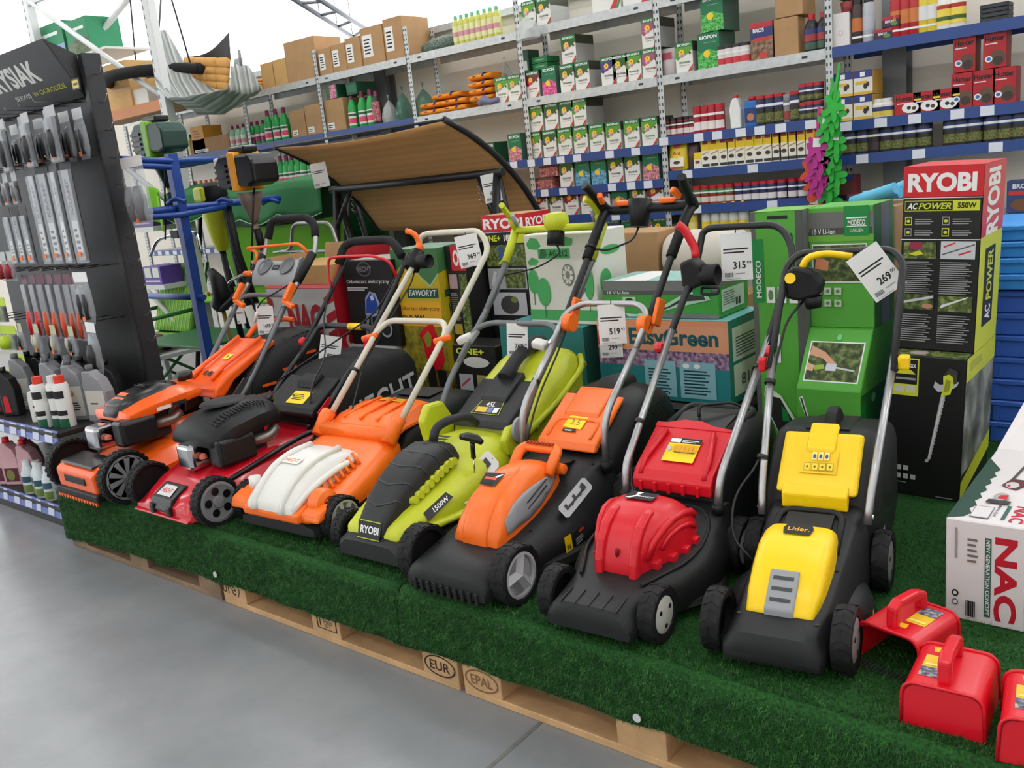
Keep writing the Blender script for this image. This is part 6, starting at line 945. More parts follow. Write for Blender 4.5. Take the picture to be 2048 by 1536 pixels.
brow('kg', K_GREEN, [541, 557, 573], 1.9, 'green plant feed bottle with purple cap beside the left cartons', 'bottle', 'plant feed bottles on the upper shelf'); brow('kg', K_GREEN, [709, 729, 746], 1.9, 'green plant feed bottle with purple cap right of the middle carton', 'bottle', 'plant feed bottles on the upper shelf')
brow('kd', K_DARK, [757], 1.9, 'dark plant feed bottle with rose label', 'bottle', 'plant feed bottles on the upper shelf'); brow('ks', K_SMALL, [508, 519, 530], 1.9, 'small green feed bottle right of the steel post', 'bottle', 'plant feed bottles on the upper shelf'); brow('kf', K_FADE, [469, 480, 491], 1.9, 'small pale feed bottle left of the steel post', 'bottle', 'plant feed bottles on the upper shelf')
brow('kg', K_GREEN, [553, 567, 579, 589, 601, 613, 627], 1.52, 'green plant feed bottle with purple cap above the green canopy', 'bottle', 'plant feed bottles above the green canopy')
K_OCAP = bottle([('spray_bottle', P((60, 150, 60), .35), [(.001, 0), (.028, 0), (.03, .01), (.03, .09), (.014, .12), (.001, .12)]), ('cap', P((226, 90, 50), .4), [(.001, .118), (.016, .118), (.014, .145), (.001, .147)])], 0, label=(.03, .02, .08, [(P((220, 224, 210)), 0, .6)]))
brow('ko', K_OCAP, [385, 395, 405, 415, 425, 435], 1.52, 'green bottle with orange cap in the row behind the brush cutter', 'bottle', 'orange capped bottles')
K_YTOP = bottle([('oil_bottle', P((200, 190, 60), .4), [(.001, 0), (.03, 0), (.03, .12), (.013, .15), (.001, .15)]), ('cap', P((30, 80, 50), .4), [(.001, .148), (.014, .148), (.012, .18), (.001, .18)])], 0)
brow('ky', K_YTOP, [385, 394, 403, 412], 1.92, 'yellow bottle with dark green cap behind the low carton', 'bottle', 'yellow bottles behind the carton', dy=.16)
K_LEM = bottle([('lemon_bottle', P((206, 206, 96), .4), [(.001, 0), (.026, 0), (.028, .01), (.028, .13), (.014, .16), (.001, .16)]), ('cap', P((110, 190, 150), .4), [(.001, .158), (.014, .158), (.012, .185), (.001, .186)])], 0, label=(.028, .02, .12, [(P((226, 226, 170)), 0, 1), (P((210, 150, 160)), .3, .6)]))
for j, dy in enumerate((.03, .11)): brow('kl', K_LEM, [915, 926, 937, 948, 960, 972, 984, 996], 2.32, 'yellow bottle with mint cap in the %s wrapped row' % ('front' if j == 0 else 'back'), 'bottle', 'yellow bottles wrapped on the top shelf', dy=dy)
def can(key, cap, body, band, mid, w_=.03, h=.12):
    return bottle([('pest_can', body, [(.001, 0), (w_, 0), (w_ + .001, .003), (w_ + .001, h - .004), (w_, h), (.001, h)]), ('lid', cap, [(.001, h - .001), (w_ + .0015, h - .001), (w_ + .0015, h + .016), (.001, h + .017)])], 0, label=(w_ + .001, 0, h, [(band, .62, .9), (mid, .1, .45), (WH, .68, .78)]))
RC = P((192, 28, 44), .4); NB = P((36, 52, 108), .4); DK = P((44, 40, 40), .45); CAMO = mottled('photo_grass', [(40, 50, 24), (96, 110, 50), (150, 120, 80)], 120)
K_RB = can('rb', RC, DK, NB, CAMO, .03, .14); K_RBS = can('rbs', RC, DK, NB, CAMO, .026, .075); K_RG = can('rg', RC, P((150, 40, 44), .45), P((60, 140, 70)), P((216, 210, 190)), .027, .09); K_BL = can('bl', P((40, 44, 60), .4), DK, NB, CAMO, .036, .115); K_BG = can('bg', P((110, 150, 60), .4), DK, NB, CAMO, .038, .12); K_RW = can('rw', DK, P((226, 218, 216), .45), P((226, 218, 216)), P((200, 50, 60)), .034, .09); K_DKR = can('dkr', P((30, 28, 30), .4), P((150, 30, 40), .4), DK, P((226, 210, 206)), .022, .085); K_BWR = can('bwr', RC, P((60, 50, 90), .45), NB, P((226, 220, 220)), .027, .09); K_RAL = can('ral', RC, P((170, 26, 40), .4), P((170, 26, 40), .4), P((236, 226, 222)), .026, .13)
brow('dkr', K_DKR, [1335, 1348, 1362, 1376, 1386], 1.56, 'small red bottle with black cap on the blue lipped shelf', 'bottle', 'small red bottles'); brow('ral', K_RAL, [1397, 1412, 1426, 1441], 1.56, 'red pack with white S on the blue lipped shelf', 'can', 'red packs with white letters')
brow('rb', K_RB, [1524, 1542, 1560], 1.56, 'tall dark can with red lid in the row of three', 'can', 'tall red lidded cans'); brow('rb', K_RB, [1592], 1.56, 'tall dark can with red lid standing alone by the grey tin', 'can', 'tall red lidded cans'); brow('gt', can('gt', P((150, 150, 150), .4), P((140, 140, 142), .4), P((120, 120, 124)), P((150, 60, 60)), .024, .13), [1576], 1.56, 'slim grey tin between red lidded cans', 'can', None)
for j in range(2): brow('rbs', K_RBS, [1608, 1622, 1637], 1.56 + .095 * j, 'short red lidded can, %s layer by the green swatters' % ('lower' if j == 0 else 'upper'), 'can', 'short red lidded cans')
brow('rg', K_RG, [1396, 1412, 1429, 1444, 1460], 1.155, 'red and green can with red lid behind the mower handle', 'can', 'red and green cans'); brow('bwr', K_BWR, [1479, 1496, 1513, 1529, 1545, 1565, 1587, 1607], 1.155, 'blue and white can with red lid on the lower shelf', 'can', 'blue and white cans'); brow('rw', K_RW, [1446, 1461, 1477, 1492], 1.9, 'white and red tin wrapped in film', 'tin', 'white and red tins')
brow('bl', K_BL, [1683, 1702, 1728, 1775, 1797, 1823, 1849], 1.36, 'dark blue pest can with black lid on the third shelf', 'can', 'dark blue pest cans'); brow('kb', can('kb', DK, P((36, 30, 34), .4), P((50, 40, 44)), P((60, 46, 50)), .036, .115), [1750], 1.36, 'plain black can among the dark blue cans', 'can', None); brow('bg', K_BG, [1903, 1924, 1950, 1984, 2012, 2040], 1.36, 'dark pest can with olive lid at the right end', 'can', 'olive lidded pest cans')
def spray(body, cap, band): return bottle([('spray_can', body, [(.001, 0), (.028, 0), (.03, .004), (.03, .17), (.022, .19), (.001, .19)]), ('cap', cap, [(.001, .188), (.024, .188), (.024, .225), (.02, .23), (.001, .23)])], 0, label=(.03, .01, .17, [(band, .3, .7), (WH, .1, .16)]))
brow('sy', spray(P((222, 224, 216), .4), P((236, 200, 40), .4), P((240, 206, 60))), [1415, 1434, 1452, 1470, 1489], .93, 'white spray can with yellow top behind the red mower handle', 'spray can', 'yellow topped spray cans'); brow('sx', spray(P((230, 206, 80), .4), P((236, 200, 40), .4), P((240, 220, 130))), [1388], .93, 'plain yellow spray can by the black handle', 'spray can', None)
brow('sd', spray(P((60, 44, 40), .4), P((26, 26, 28), .4), P((196, 110, 50))), [1716], 1.9, 'dark brown spray can beside the white box', 'spray can', None); brow('sg', spray(P((180, 182, 190), .3), P((26, 26, 28), .4), P((190, 190, 200))), [1738], 1.9, 'silver spray can with black cap beside the white box', 'spray can', None)
brow('sr', spray(P((178, 30, 40), .4), P((30, 26, 28), .4), P((206, 120, 60))), [1793, 1812, 1830], 1.9, 'red and black spray can on the blue lipped top shelf', 'spray can', 'red and black spray cans'); brow('sry', spray(P((226, 200, 60), .4), P((190, 30, 40), .4), P((226, 226, 226))), [1849, 1867], 1.9, 'yellow spray can with red cap on the blue lipped top shelf', 'spray can', 'yellow spray cans with red caps')
brow('wb', bottle([('white_bottle', P((232, 232, 228), .4), [(.001, 0), (.036, 0), (.038, .005), (.038, .11), (.03, .14), (.016, .155), (.016, .18), (.001, .182)])], 0, label=(.038, .02, .11, [(P((240, 214, 80)), 0, 1), (P((180, 40, 50)), .78, .98), (P((70, 100, 50)), .2, .4)])), [1890, 1916], 1.9, 'white bottle with yellow label on the blue lipped top shelf', 'bottle', 'white bottles with yellow labels')
brow('wj', bottle([('white_jar', P((230, 228, 220), .4), [(.001, 0), (.034, 0), (.035, .003), (.035, .06), (.026, .07), (.026, .09), (.001, .09)])], 0, label=(.035, .005, .055, [(P((226, 196, 90)), 0, .5), (P((50, 60, 110)), .5, .9)])), [1757, 1775], 1.53, 'white jar beside the red mole boxes', 'jar', 'white jars')
# small boxes
K_ANT = pbox('ant_powder_box', .056, .1, .155, P((236, 234, 222), .5), [('r', P((244, 208, 40)), 0, .62, 1, 1), ('p', P((150, 30, 40)), [(.2, .84), (.8, .84), (.8, .94), (.5, .98), (.2, .94)]), ('p', P((190, 150, 80)), [(.1, .46), (.9, .56), (.9, .6), (.1, .5)]), ('c', P((70, 50, 40)), .5, .34, .28, .07), ('r', P((50, 50, 50)), .1, .04, .9, .14)], [('r', P((236, 206, 60)), 0, 0, 1, 1)])
for i, px in enumerate((1403, 1420, 1438, 1454, 1471, 1490, 1508, 1526, 1543, 1558, 1575, 1592, 1610)): put('ant', K_ANT, px, 1.36, 'yellow and white ant powder box, %s from the left of its row' % OR8[i], 'box', 'yellow and white ant powder boxes')
put('antS', pbox('ant_powder_box', .05, .08, .09, P((236, 234, 222), .5), [('r', P((244, 208, 40)), 0, .6, 1, 1), ('c', P((120, 60, 40)), .5, .4, .3, .1)]), 1387, 1.36, 'short yellow and white box beside the dark sachet', 'box')
K_HUN = pbox('mole_bait_box', .098, .1, .16, P((178, 26, 38), .45), [('t', INK, 'Hunter', .08, .74, .92, .9, .03), ('r', P((226, 226, 226)), .1, .66, .6, .69), ('c', P((96, 72, 56)), .62, .28, .34, .22), ('c', P((60, 44, 36)), .65, .2, .22, .13), ('c', WH, .25, .26, .16, .09), ('c', P((60, 110, 180)), .25, .26, .1, .05)], [('r', P((128, 20, 30)), 0, 0, 1, 1)])
K_HUS = pbox('bait_box', .125, .09, .098, P((184, 26, 38), .45), [('t', INK, 'Hunter', .06, .64, .7, .88, .03), ('r', P((230, 220, 220)), .1, .5, .6, .55), ('c', WH, .6, .3, .32, .26), ('c', P((40, 36, 40)), .55, .3, .08, .09), ('c', P((90, 60, 30)), .74, .26, .08, .09), ('r', P((240, 200, 60)), .75, .6, 1, .7)])
for i, px in enumerate((1789, 1826, 1864)): put('hus', K_HUS, px, 1.53, 'low red Hunter bait box, %s from the left' % OR8[i], 'box', 'low red Hunter boxes')
for i, px in enumerate((1902, 1944, 1985)): put('hun', K_HUN, px, 1.53, 'tall red Hunter mole box, %s from the left on the shelf' % OR8[i], 'box', 'tall red Hunter boxes')
for i, px in enumerate((1906, 1966)): put('hun', K_HUN, px, 1.53 + .163, 'tall red Hunter mole box stacked on top, the %s one' % ('left', 'right')[i], 'box', 'tall red Hunter boxes')
K_BY = pbox('snail_bait_box', .095, .16, .118, P((230, 226, 214), .45), [('r', P((44, 60, 130)), 0, .7, 1, 1), ('r', WH, .35, .74, .6, .93), ('r', P((226, 180, 60)), .1, .42, .7, .56), ('c', P((50, 44, 50)), .62, .34, .1, .12), ('c', P((60, 50, 60)), .75, .42, .08, .1), ('r', P((226, 180, 60)), .0, 0, 1, .12)], [('r', P((206, 160, 50)), 0, 0, 1, 1)])
for i in range(2):
    for j in range(2): put('by', K_BY, (1668, 1707)[i], 1.53 + .121 * j, 'blue and yellow snail box, %s %s of the block of four' % (('lower', 'upper')[j], ('left', 'right')[i]), 'box', 'blue and yellow snail boxes')
put('bros', pbox('granule_box', .125, .1, .19, P((150, 100, 70), .45), [('r', P((190, 40, 50)), 0, .85, 1, 1), ('p', NB, [(0, .55), (1, .62), (1, .86), (0, .86)]), ('t', WH, 'BROS', .12, .74, .62, .85, .03), ('r', P((206, 50, 50)), .15, .5, .85, .6), ('r', mottled('photo_earth', [(60, 44, 30), (120, 90, 66), (176, 150, 120)], 40), 0, 0, 1, .5), ('c', P((196, 60, 50)), .55, .12, .18, .1)], [('r', P((90, 30, 40)), 0, 0, 1, 1)]), 1502, 1.9, 'blue and red BROS granule box left of the brown cartons', 'box'); put('bros2', pbox('granule_box', .16, .1, .15, P((60, 70, 120), .45), [('t', WH, 'BROS', .15, .75, .6, .9, .03), ('r', P((206, 60, 50)), .05, .55, .95, .68), ('c', P((120, 80, 50)), .5, .25, .4, .2)]), 2013, 1.02, 'BROS box with a mole picture low at the right edge', 'box'); put('bros3', pbox('granule_box', .08, .1, .1, P((120, 30, 40), .45), [('r', NB, 0, .7, 1, 1), ('c', P((80, 60, 50)), .5, .35, .4, .25)]), 1678, 1.155, 'small red and brown box behind the swatters', 'box')
put('smb', pbox('trap_box', .085, .08, .05, P((60, 40, 60), .45), [('r', P((176, 40, 50)), 0, .7, 1, 1), ('t', WH, 'BROS', .2, .4, .7, .65, .02), ('c', P((90, 140, 70)), .7, .3, .2, .2)]), 1749, 1.9, 'small dark trap box, the lower of two', 'box', 'small trap boxes'); put('smb', None, 1763, 1.952, 'small dark trap box, the upper of two', 'box', 'small trap boxes')
for k in range(4): put('kb2', pbox('black_tray', .12, .1, .018, P((40, 42, 46), .5), [('r', P((60, 64, 70)), .1, .3, .9, .6)]), 1960, 1.9 + .0195 * k, 'flat black tray, %s in the pile on the top shelf' % ('lowest', 'second', 'third', 'topmost')[k], 'tray', 'flat black trays')
put('wbx', pbox('white_box', .085, .1, .16, P((228, 222, 220), .5), [('c', P((214, 170, 170)), .5, .4, .14, .08), ('c', P((228, 222, 220)), .5, .4, .11, .06)]), 1665, 1.9, 'plain white box under the potted plant', 'box')
pot = thing('potted_plant', 'small green plant in a brown pot on the white box', 'plant', (Xat(1668, 2.1) + .05, YS + .06, 2.0625)); obj('pot', MB().lathe([(.001, 0), (.03, 0), (.038, .05), (.034, .05), (.03, .045), (.001, .045)], 14), P((150, 60, 60), .6), pot)
rng_ = random.Random(3); lf = MB()
for k in range(70):
    a, e = rng_.random() * 6.28, rng_.random() * 1.3; d = Vector((math.cos(a) * math.cos(e), math.sin(a) * math.cos(e), math.sin(e))); s = Vector((-d.y, d.x, 0)) * .006; p0 = Vector((0, 0, .05)); p1 = p0 + d * (.05 + .03 * rng_.random()); lf.add([p0, p1 * .6 + p0 * .4 + s, p1, p1 * .6 + p0 * .4 - s], [(0, 1, 2, 3)])
setp(obj('foliage', lf, P((60, 130, 60), .6), pot), kind='stuff')
# jugs, bags, sacks
jm = MB(); jm.prism([(-.03, 0), (.03, 0), (.032, .1), (.02, .15), (.012, .165), (-.012, .165), (-.028, .14), (-.036, .1)], -.025, .025, 'xz'); j_ = obj('handled_bottle', jm, P((236, 236, 234), .35), None, (Xat(1465, 1.6), YS + .06, 1.5605), bevel=.008, label='white bottle with a moulded handle on the blue lipped shelf', cat='bottle'); obj('cap', MB().cyl((0, 0, .165), (0, 0, 1), .012, .015, 12), RC, j_)
b_ = obj('blue_canister', MB().box(-.04, .04, -.03, .03, 0, .14), P((30, 110, 190), .4), None, (Xat(1497, 1.6), YS + .06, 1.5605), bevel=.012, label='blue canister with fish picture beside the white bottle', cat='canister'); decal(b_, 'label', (-.035, -.0305, .02), (.07, 0, 0), (0, 0, .08), [('r', P((20, 60, 120)), 0, 0, 1, 1), ('c', P((190, 120, 80)), .5, .4, .3, .25)]); obj('cap', MB().cyl((0, 0, .14), (0, 0, 1), .02, .02, 12), RC, b_)
for i, px in enumerate((1617, 1642)):
    o = bottle([('herbicide_bottle', P((34, 32, 34), .35), [(.001, 0), (.036, 0), (.04, .008), (.04, .11), (.03, .14), (.016, .16), (.001, .16)]), ('cap', RC, [(.001, .158), (.018, .158), (.018, .185), (.001, .186)])], 0, label=(.04, .01, .11, [(P((60, 90, 70)), 0, .35), (P((160, 50, 60)), .4, .75), (NB, .75, 1)]))(); o.location = (Xat(px, 1.98), YS + .05, 1.9015); setp(o, 'black bottle with red cap, the %s of two by the brown cartons' % ('left', 'right')[i], 'bottle', 'black herbicide bottles')
def pouch(px, z, w_, h, mat, items, label):
    m = MB(); m.ring([[(w_ / 2 * math.cos(a) * s, .03 * t * math.sin(a), z_) for a in [2 * PI * k / 16 for k in range(16)]] for z_, s, t in ((0, .9, .9), (.01, 1, 1), (h * .5, 1.02, 1.1), (h * .85, .98, .5), (h * .97, .97, .1), (h, .97, .05))]); o = obj('bait_bag', m, mat, None, (Xat(px, z + .08), YS + .05, z + .0015), label=label, cat='bag'); 
    if items: decal(o, 'label', (-w_ * .38, -.036, .01), (w_ * .76, 0, 0), (0, .012, h * .85), items)
pouch(1350, 1.36, .12, .165, P((240, 212, 50), .35), [('r', P((240, 238, 226)), 0, 0, 1, .45), ('p', P((180, 40, 50)), [(.3, .85), (.7, .85), (.75, .98), (.25, .98)]), ('t', P((196, 60, 40)), 'Ant', .2, .55, .8, .7, .02), ('c', P((70, 50, 40)), .5, .25, .25, .07), ('r', P((180, 40, 50)), 0, 0, 1, .08)], 'yellow and white bait bag on the blue lipped shelf'); pouch(1381, 1.36, .07, .17, P((70, 50, 50), .4), [], 'dark brown sachet beside the yellow bait bag')
pouch(1330, 1.9, .1, .15, P((190, 180, 180), .4), [('r', P((160, 60, 80)), .1, .6, .9, .9)], 'pink and clear plastic bag behind the post')
SACK = pm('orange_sack', (236, 146, 30), .5, bump=.2, bscale=20); SBL = P((44, 34, 90), .5)
def sack(px, z, w_, label, rz=0, dy=.1):
    x = Xat(px, z + .03, YS + dy); m = MB(); m.ring([[(u, .11 * math.copysign(abs(math.cos(a)) ** .6, math.cos(a)) * s, .021 + .021 * s * math.copysign(abs(math.sin(a)) ** .8, math.sin(a))) for a in [2 * PI * k / 16 for k in range(16)]] for u, s in ((0, .75), (.01, .95), (w_ * .3, 1), (w_ * .7, 1), (w_ - .01, .95), (w_, .75))]); t = obj('orange_sack', m, SACK, None, (x, YS + dy + .02, z + .0015), (0, 0, rz), label=label, cat='sack', group='orange sacks on the shelf')
    obj('band', MB().tube([(w_ * .72, -.112, .02), (w_ * .72, -.09, .043), (w_ * .72, .09, .043)], .012, 6, flat=.25), SBL, t); obj('slot', MB().box(w_ * .3, w_ * .42, -.112, -.108, .022, .027), SBL, t)
for k in range(2): sack(853, 1.9 + .046 * k, .22, 'orange sack lying flat, %s of the left pile' % ('lower', 'upper')[k]); sack(893, 1.9 + .046 * k, .24, 'orange sack lying flat, %s of the middle pile' % ('lower', 'middle')[k])
sack(876, 1.9 + .092, .26, 'orange sack lying across the left and middle piles', .05)
for k in range(4): sack(952 - k, 1.935 + .046 * k, .2, 'orange sack, %s of the tall pile' % ('lowest', 'second', 'third', 'topmost')[k])
gl = MB(); gl.tube([(0, 0, 0), (.05, -.01, .02), (.1, 0, .0), (.16, .01, .01)], [.018, .03, .02, .015], 8); obj('work_glove', gl, P((120, 124, 160), .7, bump=.3), None, (Xat(960, 1.92), YS - .005, 1.925), label='folded blue and grey glove at the shelf edge', cat='glove'); bpy.data.objects['work_glove'].location.z = 1.92
# cartons on top
def shelfcarton(px0, px1, z, h, mat, label, d=.28, lab=True, dy=.02):
    x0, x1 = Xat(px0, z + .1, YS + dy), Xat(px1, z + .1, YS + dy); its = [('r', PAP, .08, .22, .5, .8), ('l', INK, .14, .3, .44, .74, 5)] if lab == 1 else ([('r', PAP, .1, .08, .45, .28), ('l', INK, .14, .12, .4, .24, 2)] if lab == 2 else [])
    o = carton('brown_carton', label, x0, x1 - .004, YS + dy, YS + dy + d, z + .001, z + h, mat, its, cat='carton', group='cartons on the shelves'); return o
shelfcarton(637, 664, 2.32, .2, CARD, 'brown carton with white label, first of the labelled row on the top shelf', lab=1); shelfcarton(664, 692, 2.32, .205, CARD, 'brown carton with white label, second of the labelled row on the top shelf', lab=1); shelfcarton(692, 723, 2.32, .225, CARD, 'brown carton with white label, third of the labelled row on the top shelf', lab=1); shelfcarton(724, 769, 2.32, .265, CARD, 'taller brown carton with white label, fourth of the labelled row', lab=1); shelfcarton(770, 808, 2.32, .285, CARD, 'tallest brown carton with white label beside the steel post', lab=1)
shelfcarton(574, 634, 2.32, .31, CARD, 'large plain brown carton left of the labelled row', lab=0); shelfcarton(523, 547, 2.32, .2, CARD2, 'pale carton, the left of two on the top shelf', lab=0); shelfcarton(548, 574, 2.32, .205, CARD2, 'pale carton, the right of two on the top shelf', lab=0)
shelfcarton(650, 690, 1.9, .24, CARD, 'brown carton with small label beside the rose bottles', lab=2); shelfcarton(581, 611, 1.9, .21, CARD, 'brown carton with small label, left of the middle pair', lab=2); shelfcarton(612, 646, 1.9, .23, CARD, 'brown carton with small label, right of the middle pair', lab=2); shelfcarton(380, 458, 1.9, .13, CARD, 'low open brown carton at the left end of the shelf', d=.12, lab=2)
shelfcarton(1548, 1598, 1.9, .19, CARD, 'brown carton under another beside the black bottles', lab=0, d=.1); shelfcarton(1549, 1606, 2.092, .12, CARD, 'brown carton stacked beside the black bottles', lab=0, d=.18)
put('rosebox', pbox('rose_box', .13, .2, .1, P((46, 110, 80), .5), [('r', mottled('flower_pinkrose', [(110, 50, 70), (216, 120, 150), (240, 190, 200)], 60), .35, 0, .9, 1)], [('r', P((24, 84, 60)), 0, 0, 1, 1)]), 652, 2.142, 'green and pink rose food box on the brown carton', 'box'); put('gcube', pbox('green_box', .12, .2, .09, P((24, 84, 60), .5), [('r', P((40, 110, 80)), .1, .2, .9, .8)]), 692, 2.142, 'plain dark green box on the brown carton', 'box')
# wrapped packs and film
FILM = pm('clear_film', (214, 222, 222), .12, alpha=.38); FILMG = pm('green_film', (70, 130, 110), .2, alpha=.6)
def lump(px, z, w_, d, h, mat, label, cat, name, seed=1, dy=.1):
    r = random.Random(seed); rings = []
    for i in range(7):
        t = i / 6; s = math.sin(PI * (.15 + .85 * min(1, t + .25))) ** .5 if t < .99 else .15; rings.append([((w_ / 2) * s * (1 + .22 * (r.random() - .5)) * math.cos(a), (d / 2) * s * (1 + .22 * (r.random() - .5)) * math.sin(a), h * t) for a in [2 * PI * k / 14 for k in range(14)]])
    return obj(name, MB().ring(rings), mat, None, (Xat(px, z + h / 2, YS + dy), YS + dy, z + .0015), auto=25, label=label, cat=cat)
lump(779, 1.9, .1, .14, .2, pm('grey_film', (170, 174, 176), .25), 'pack of bottles wrapped in grey film', 'wrapped pack', 'wrapped_pack', 2); lump(807, 1.9, .1, .16, .24, FILMG, 'pack of bottles in green film left of the post', 'wrapped pack', 'wrapped_pack', 3); lump(848, 1.9, .16, .16, .24, FILMG, 'large pack in green film right of the post', 'wrapped pack', 'wrapped_pack', 4); lump(1010, 1.9 + .13, .1, .12, .18, FILM, 'crumpled clear bag behind the white boxes', 'plastic bag', 'plastic_bag', 5, dy=.2); lump(1052, 2.28, .2, .1, .16, FILM, 'torn clear film hanging at the top shelf post', 'plastic film', 'plastic_film', 6, dy=-.06); bpy.data.objects['plastic_film'].location.z = 2.25
nm = MB(); nm.tube([(-.17, 0, .03), (-.08, .01, .04), (.05, 0, .05), (.17, 0, .04)], [.03, .045, .045, .03], 10); obj('net_roll', nm, mottled('green_net', [(40, 60, 50), (90, 110, 96), (150, 160, 150)], 120), None, (Xat(862, 2.35), YS + .1, 2.325), label='rolled dark green net on the top shelf', cat='net')
for k in range(4):
    m = MB(); m.box(-.075, .075, -.1, .1, 0, .022); obj('orange_pad', m, SACK, None, (Xat(507, 2.34), YS + .13, 2.3215 + .024 * k), (0, 0, .05 * k), bevel=.008, label='thin orange pad, %s of the pile at the left of the top shelf' % ('lowest', 'second', 'third', 'topmost')[k], cat='pad', group='orange pads on the top shelf')
# seed bags lying on the low shelf behind the cartons
r = random.Random(9)
for k in range(9):
    m = MB(); w_, d, h = .2, .14, .05; m.ring([[((u - .5) * w_, d / 2 * math.cos(a) * s, h / 2 + h / 2 * math.sin(a) * s) for a in [2 * PI * j / 12 for j in range(12)]] for u, s in ((0, .3), (.06, .8), (.3, 1), (.7, 1), (.94, .8), (1, .3))])
    px = 705 + 27 * k; obj('seed_bag', m, [P((206, 206, 204), .45), P((196, 196, 190), .45), P((226, 160, 40), .45)][2 if k in (8,) else k % 2], None, (Xat(px, 1.22, YS + .1), YS + .06 + .05 * (k % 2), 1.2015 + .052 * (k % 3 == 1)), (0, 0, r.uniform(-.5, .5)), label='%s seed bag lying below the brown canopy, %s from the left' % ('orange' if k == 8 else 'white', OR8[k]), cat='bag', group='seed bags below the canopy')
# plastic fly swatters hanging at the post
def swat(px, py, mat, label, k):
    p = atY(px, py, YS - .05 - .015 * k); t = thing('fly_swatter', label, 'fly swatter', p, 0, 'coloured fly swatters on the post'); t.rotation_euler = (0, math.radians(4 + 3 * (k % 3)), 0)
    pts = [((.04 * math.cos(2 * PI * j / 40)) * (1 + .45 * math.cos(5 * 2 * PI * j / 40)), .055 * math.sin(2 * PI * j / 40) * (1 + .45 * math.cos(5 * 2 * PI * j / 40))) for j in range(40)]
    obj('paddle', MB().prism(pts, 0, .004, 'xz'), mat, t); obj('stem', MB().box(-.006, .006, -.002, .004, .03, .2), mat, t); obj('tag', MB().box(-.02, .02, -.006, -.004, .0, .045), PAP, t) if k % 2 else None
GS = P((40, 186, 60), .4); MS = P((196, 50, 150), .4); OS = P((230, 80, 50), .4); MS2 = MS
for k in range(15): swat(1664 - 10 * math.sin(k * 1.3) - .02 * k * k, 402 - 13.5 * k, GS, 'green fly swatter, %s from the bottom of the post' % OR8[k] if k < 14 else 'green fly swatter at the top of the post', k)
for k in range(7): swat(1634 + 6 * math.sin(k * 2.1), 372 - 13 * k, MS, 'magenta fly swatter, %s from the bottom' % OR8[k], k + 3)
for k in range(6): swat(1628 + 9 * math.sin(k * 1.7), 408 - 22 * k, OS, 'orange red fly swatter, %s from the bottom' % OR8[k], k - 1)
# ------------------------------------------------------------------ dark display stand at the left
CH = pm('charcoal_steel', (50, 51, 54), .5, .2, bump=.03, bscale=300); CHD = pm('charcoal_dark', (30, 31, 33), .5, .1); LIPB = P((96, 112, 184), .4)
st = thing('display_stand', 'tall charcoal display stand with KRYSIAK header at the left edge', 'display stand', (-.25, .64, 0))
obj('back_panel', MB().box(-1.5, -.04, .02, .09, 0, 2.2), CHD, st, bevel=.003); obj('end_panel', MB().box(-.045, 0, -.0, .095, 0, 2.22), CH, st, bevel=.004); obj('end_strip', MB().box(-.02, .006, -.004, .004, .1, 2.2), CHD, st)
obj('plinth', MB().box(-1.5, .06, -.55, .09, 0, .09), CH, st, bevel=.004)
for z, y0 in ((.1, -.555), (.49, -.545)):
    s = obj('shelf', MB().box(-1.5, .1, y0, .02, z - .025, z), CHD, st, bevel=.003); lip = obj('price_rail', MB().prism([(y0 - .004, z - .055), (y0 + .006, z + .01), (y0 + .01, z + .01), (y0, z - .055)], -1.5, .1, 'yz'), LIPB, s)
    for k in range(12): obj('price_label', MB().prism([(y0 - .006, z - .05), (y0 + .0035, z + .006), (y0 + .005, z + .006), (y0 - .0045, z - .05)], -1.48 + .132 * k, -1.43 + .132 * k + .015 * (k % 3), 'yz'), P((206, 212, 232), .5), s)
hd = obj('header_sign', MB().prism([(-.15, 2.286), (-.004, 2.02), (0, 2.22)], -1.5, -.04, 'yz'), pm('header_black', (34, 34, 36), .4), st, bevel=.003)
decal(hd, 'lettering', (-1.5, -.004, 2.02), (1.46, 0, 0), (0, -.146, .266), [('t', P((226, 226, 222)), 'KRYSIAK', .42, .42, .83, .78, .035), ('t', P((214, 214, 210)), 'SERWIS', .56, .22, .68, .3, .01), ('t', P((190, 190, 60)), 'W OGRODZIE', .7, .22, .94, .3, .01), ('p', P((52, 52, 54)), [(.0, .2), (.3, .95), (.4, .95), (.1, .1)])])
sg = obj('small_sign', MB().box(-.03, .04, -.06, -.055, 2.05, 2.1), P((36, 36, 34), .5), st); decal(sg, 'sign_print', (-.03, -.06, 2.05), (.07, 0, 0), (0, 0, .05), [('r', P((214, 190, 40)), .08, .15, .92, .85), ('r', P((36, 36, 34)), .2, .4, .8, .6)])
WIRE = pm('hook_wire', (150, 150, 150), .3, .9)
for k in range(11): z = 2.12 - .13 * k; obj('wire_hook', MB().tube([(.006, .04, z), (.08, .03, z - .01), (.13, .02, z + .025)], .003, 5, rad=.02), WIRE, st)
for z in (2.0, 1.74, 1.2, .93):
    for k in range(9): obj('peg_hook', MB().tube([(-1.42 + .16 * k, .02, z + .01), (-1.42 + .16 * k, -.2, z + .012), (-1.42 + .16 * k, -.21, z + .025)], .0028, 5), WIRE, st)
STK = P((250, 120, 20), .5); BLS = pm('blister_film', (206, 212, 218), .12, alpha=.34); DKP = pm('dark_tool', (40, 40, 42), .4)
GRPB = 'tool parts hanging on the charcoal stand'
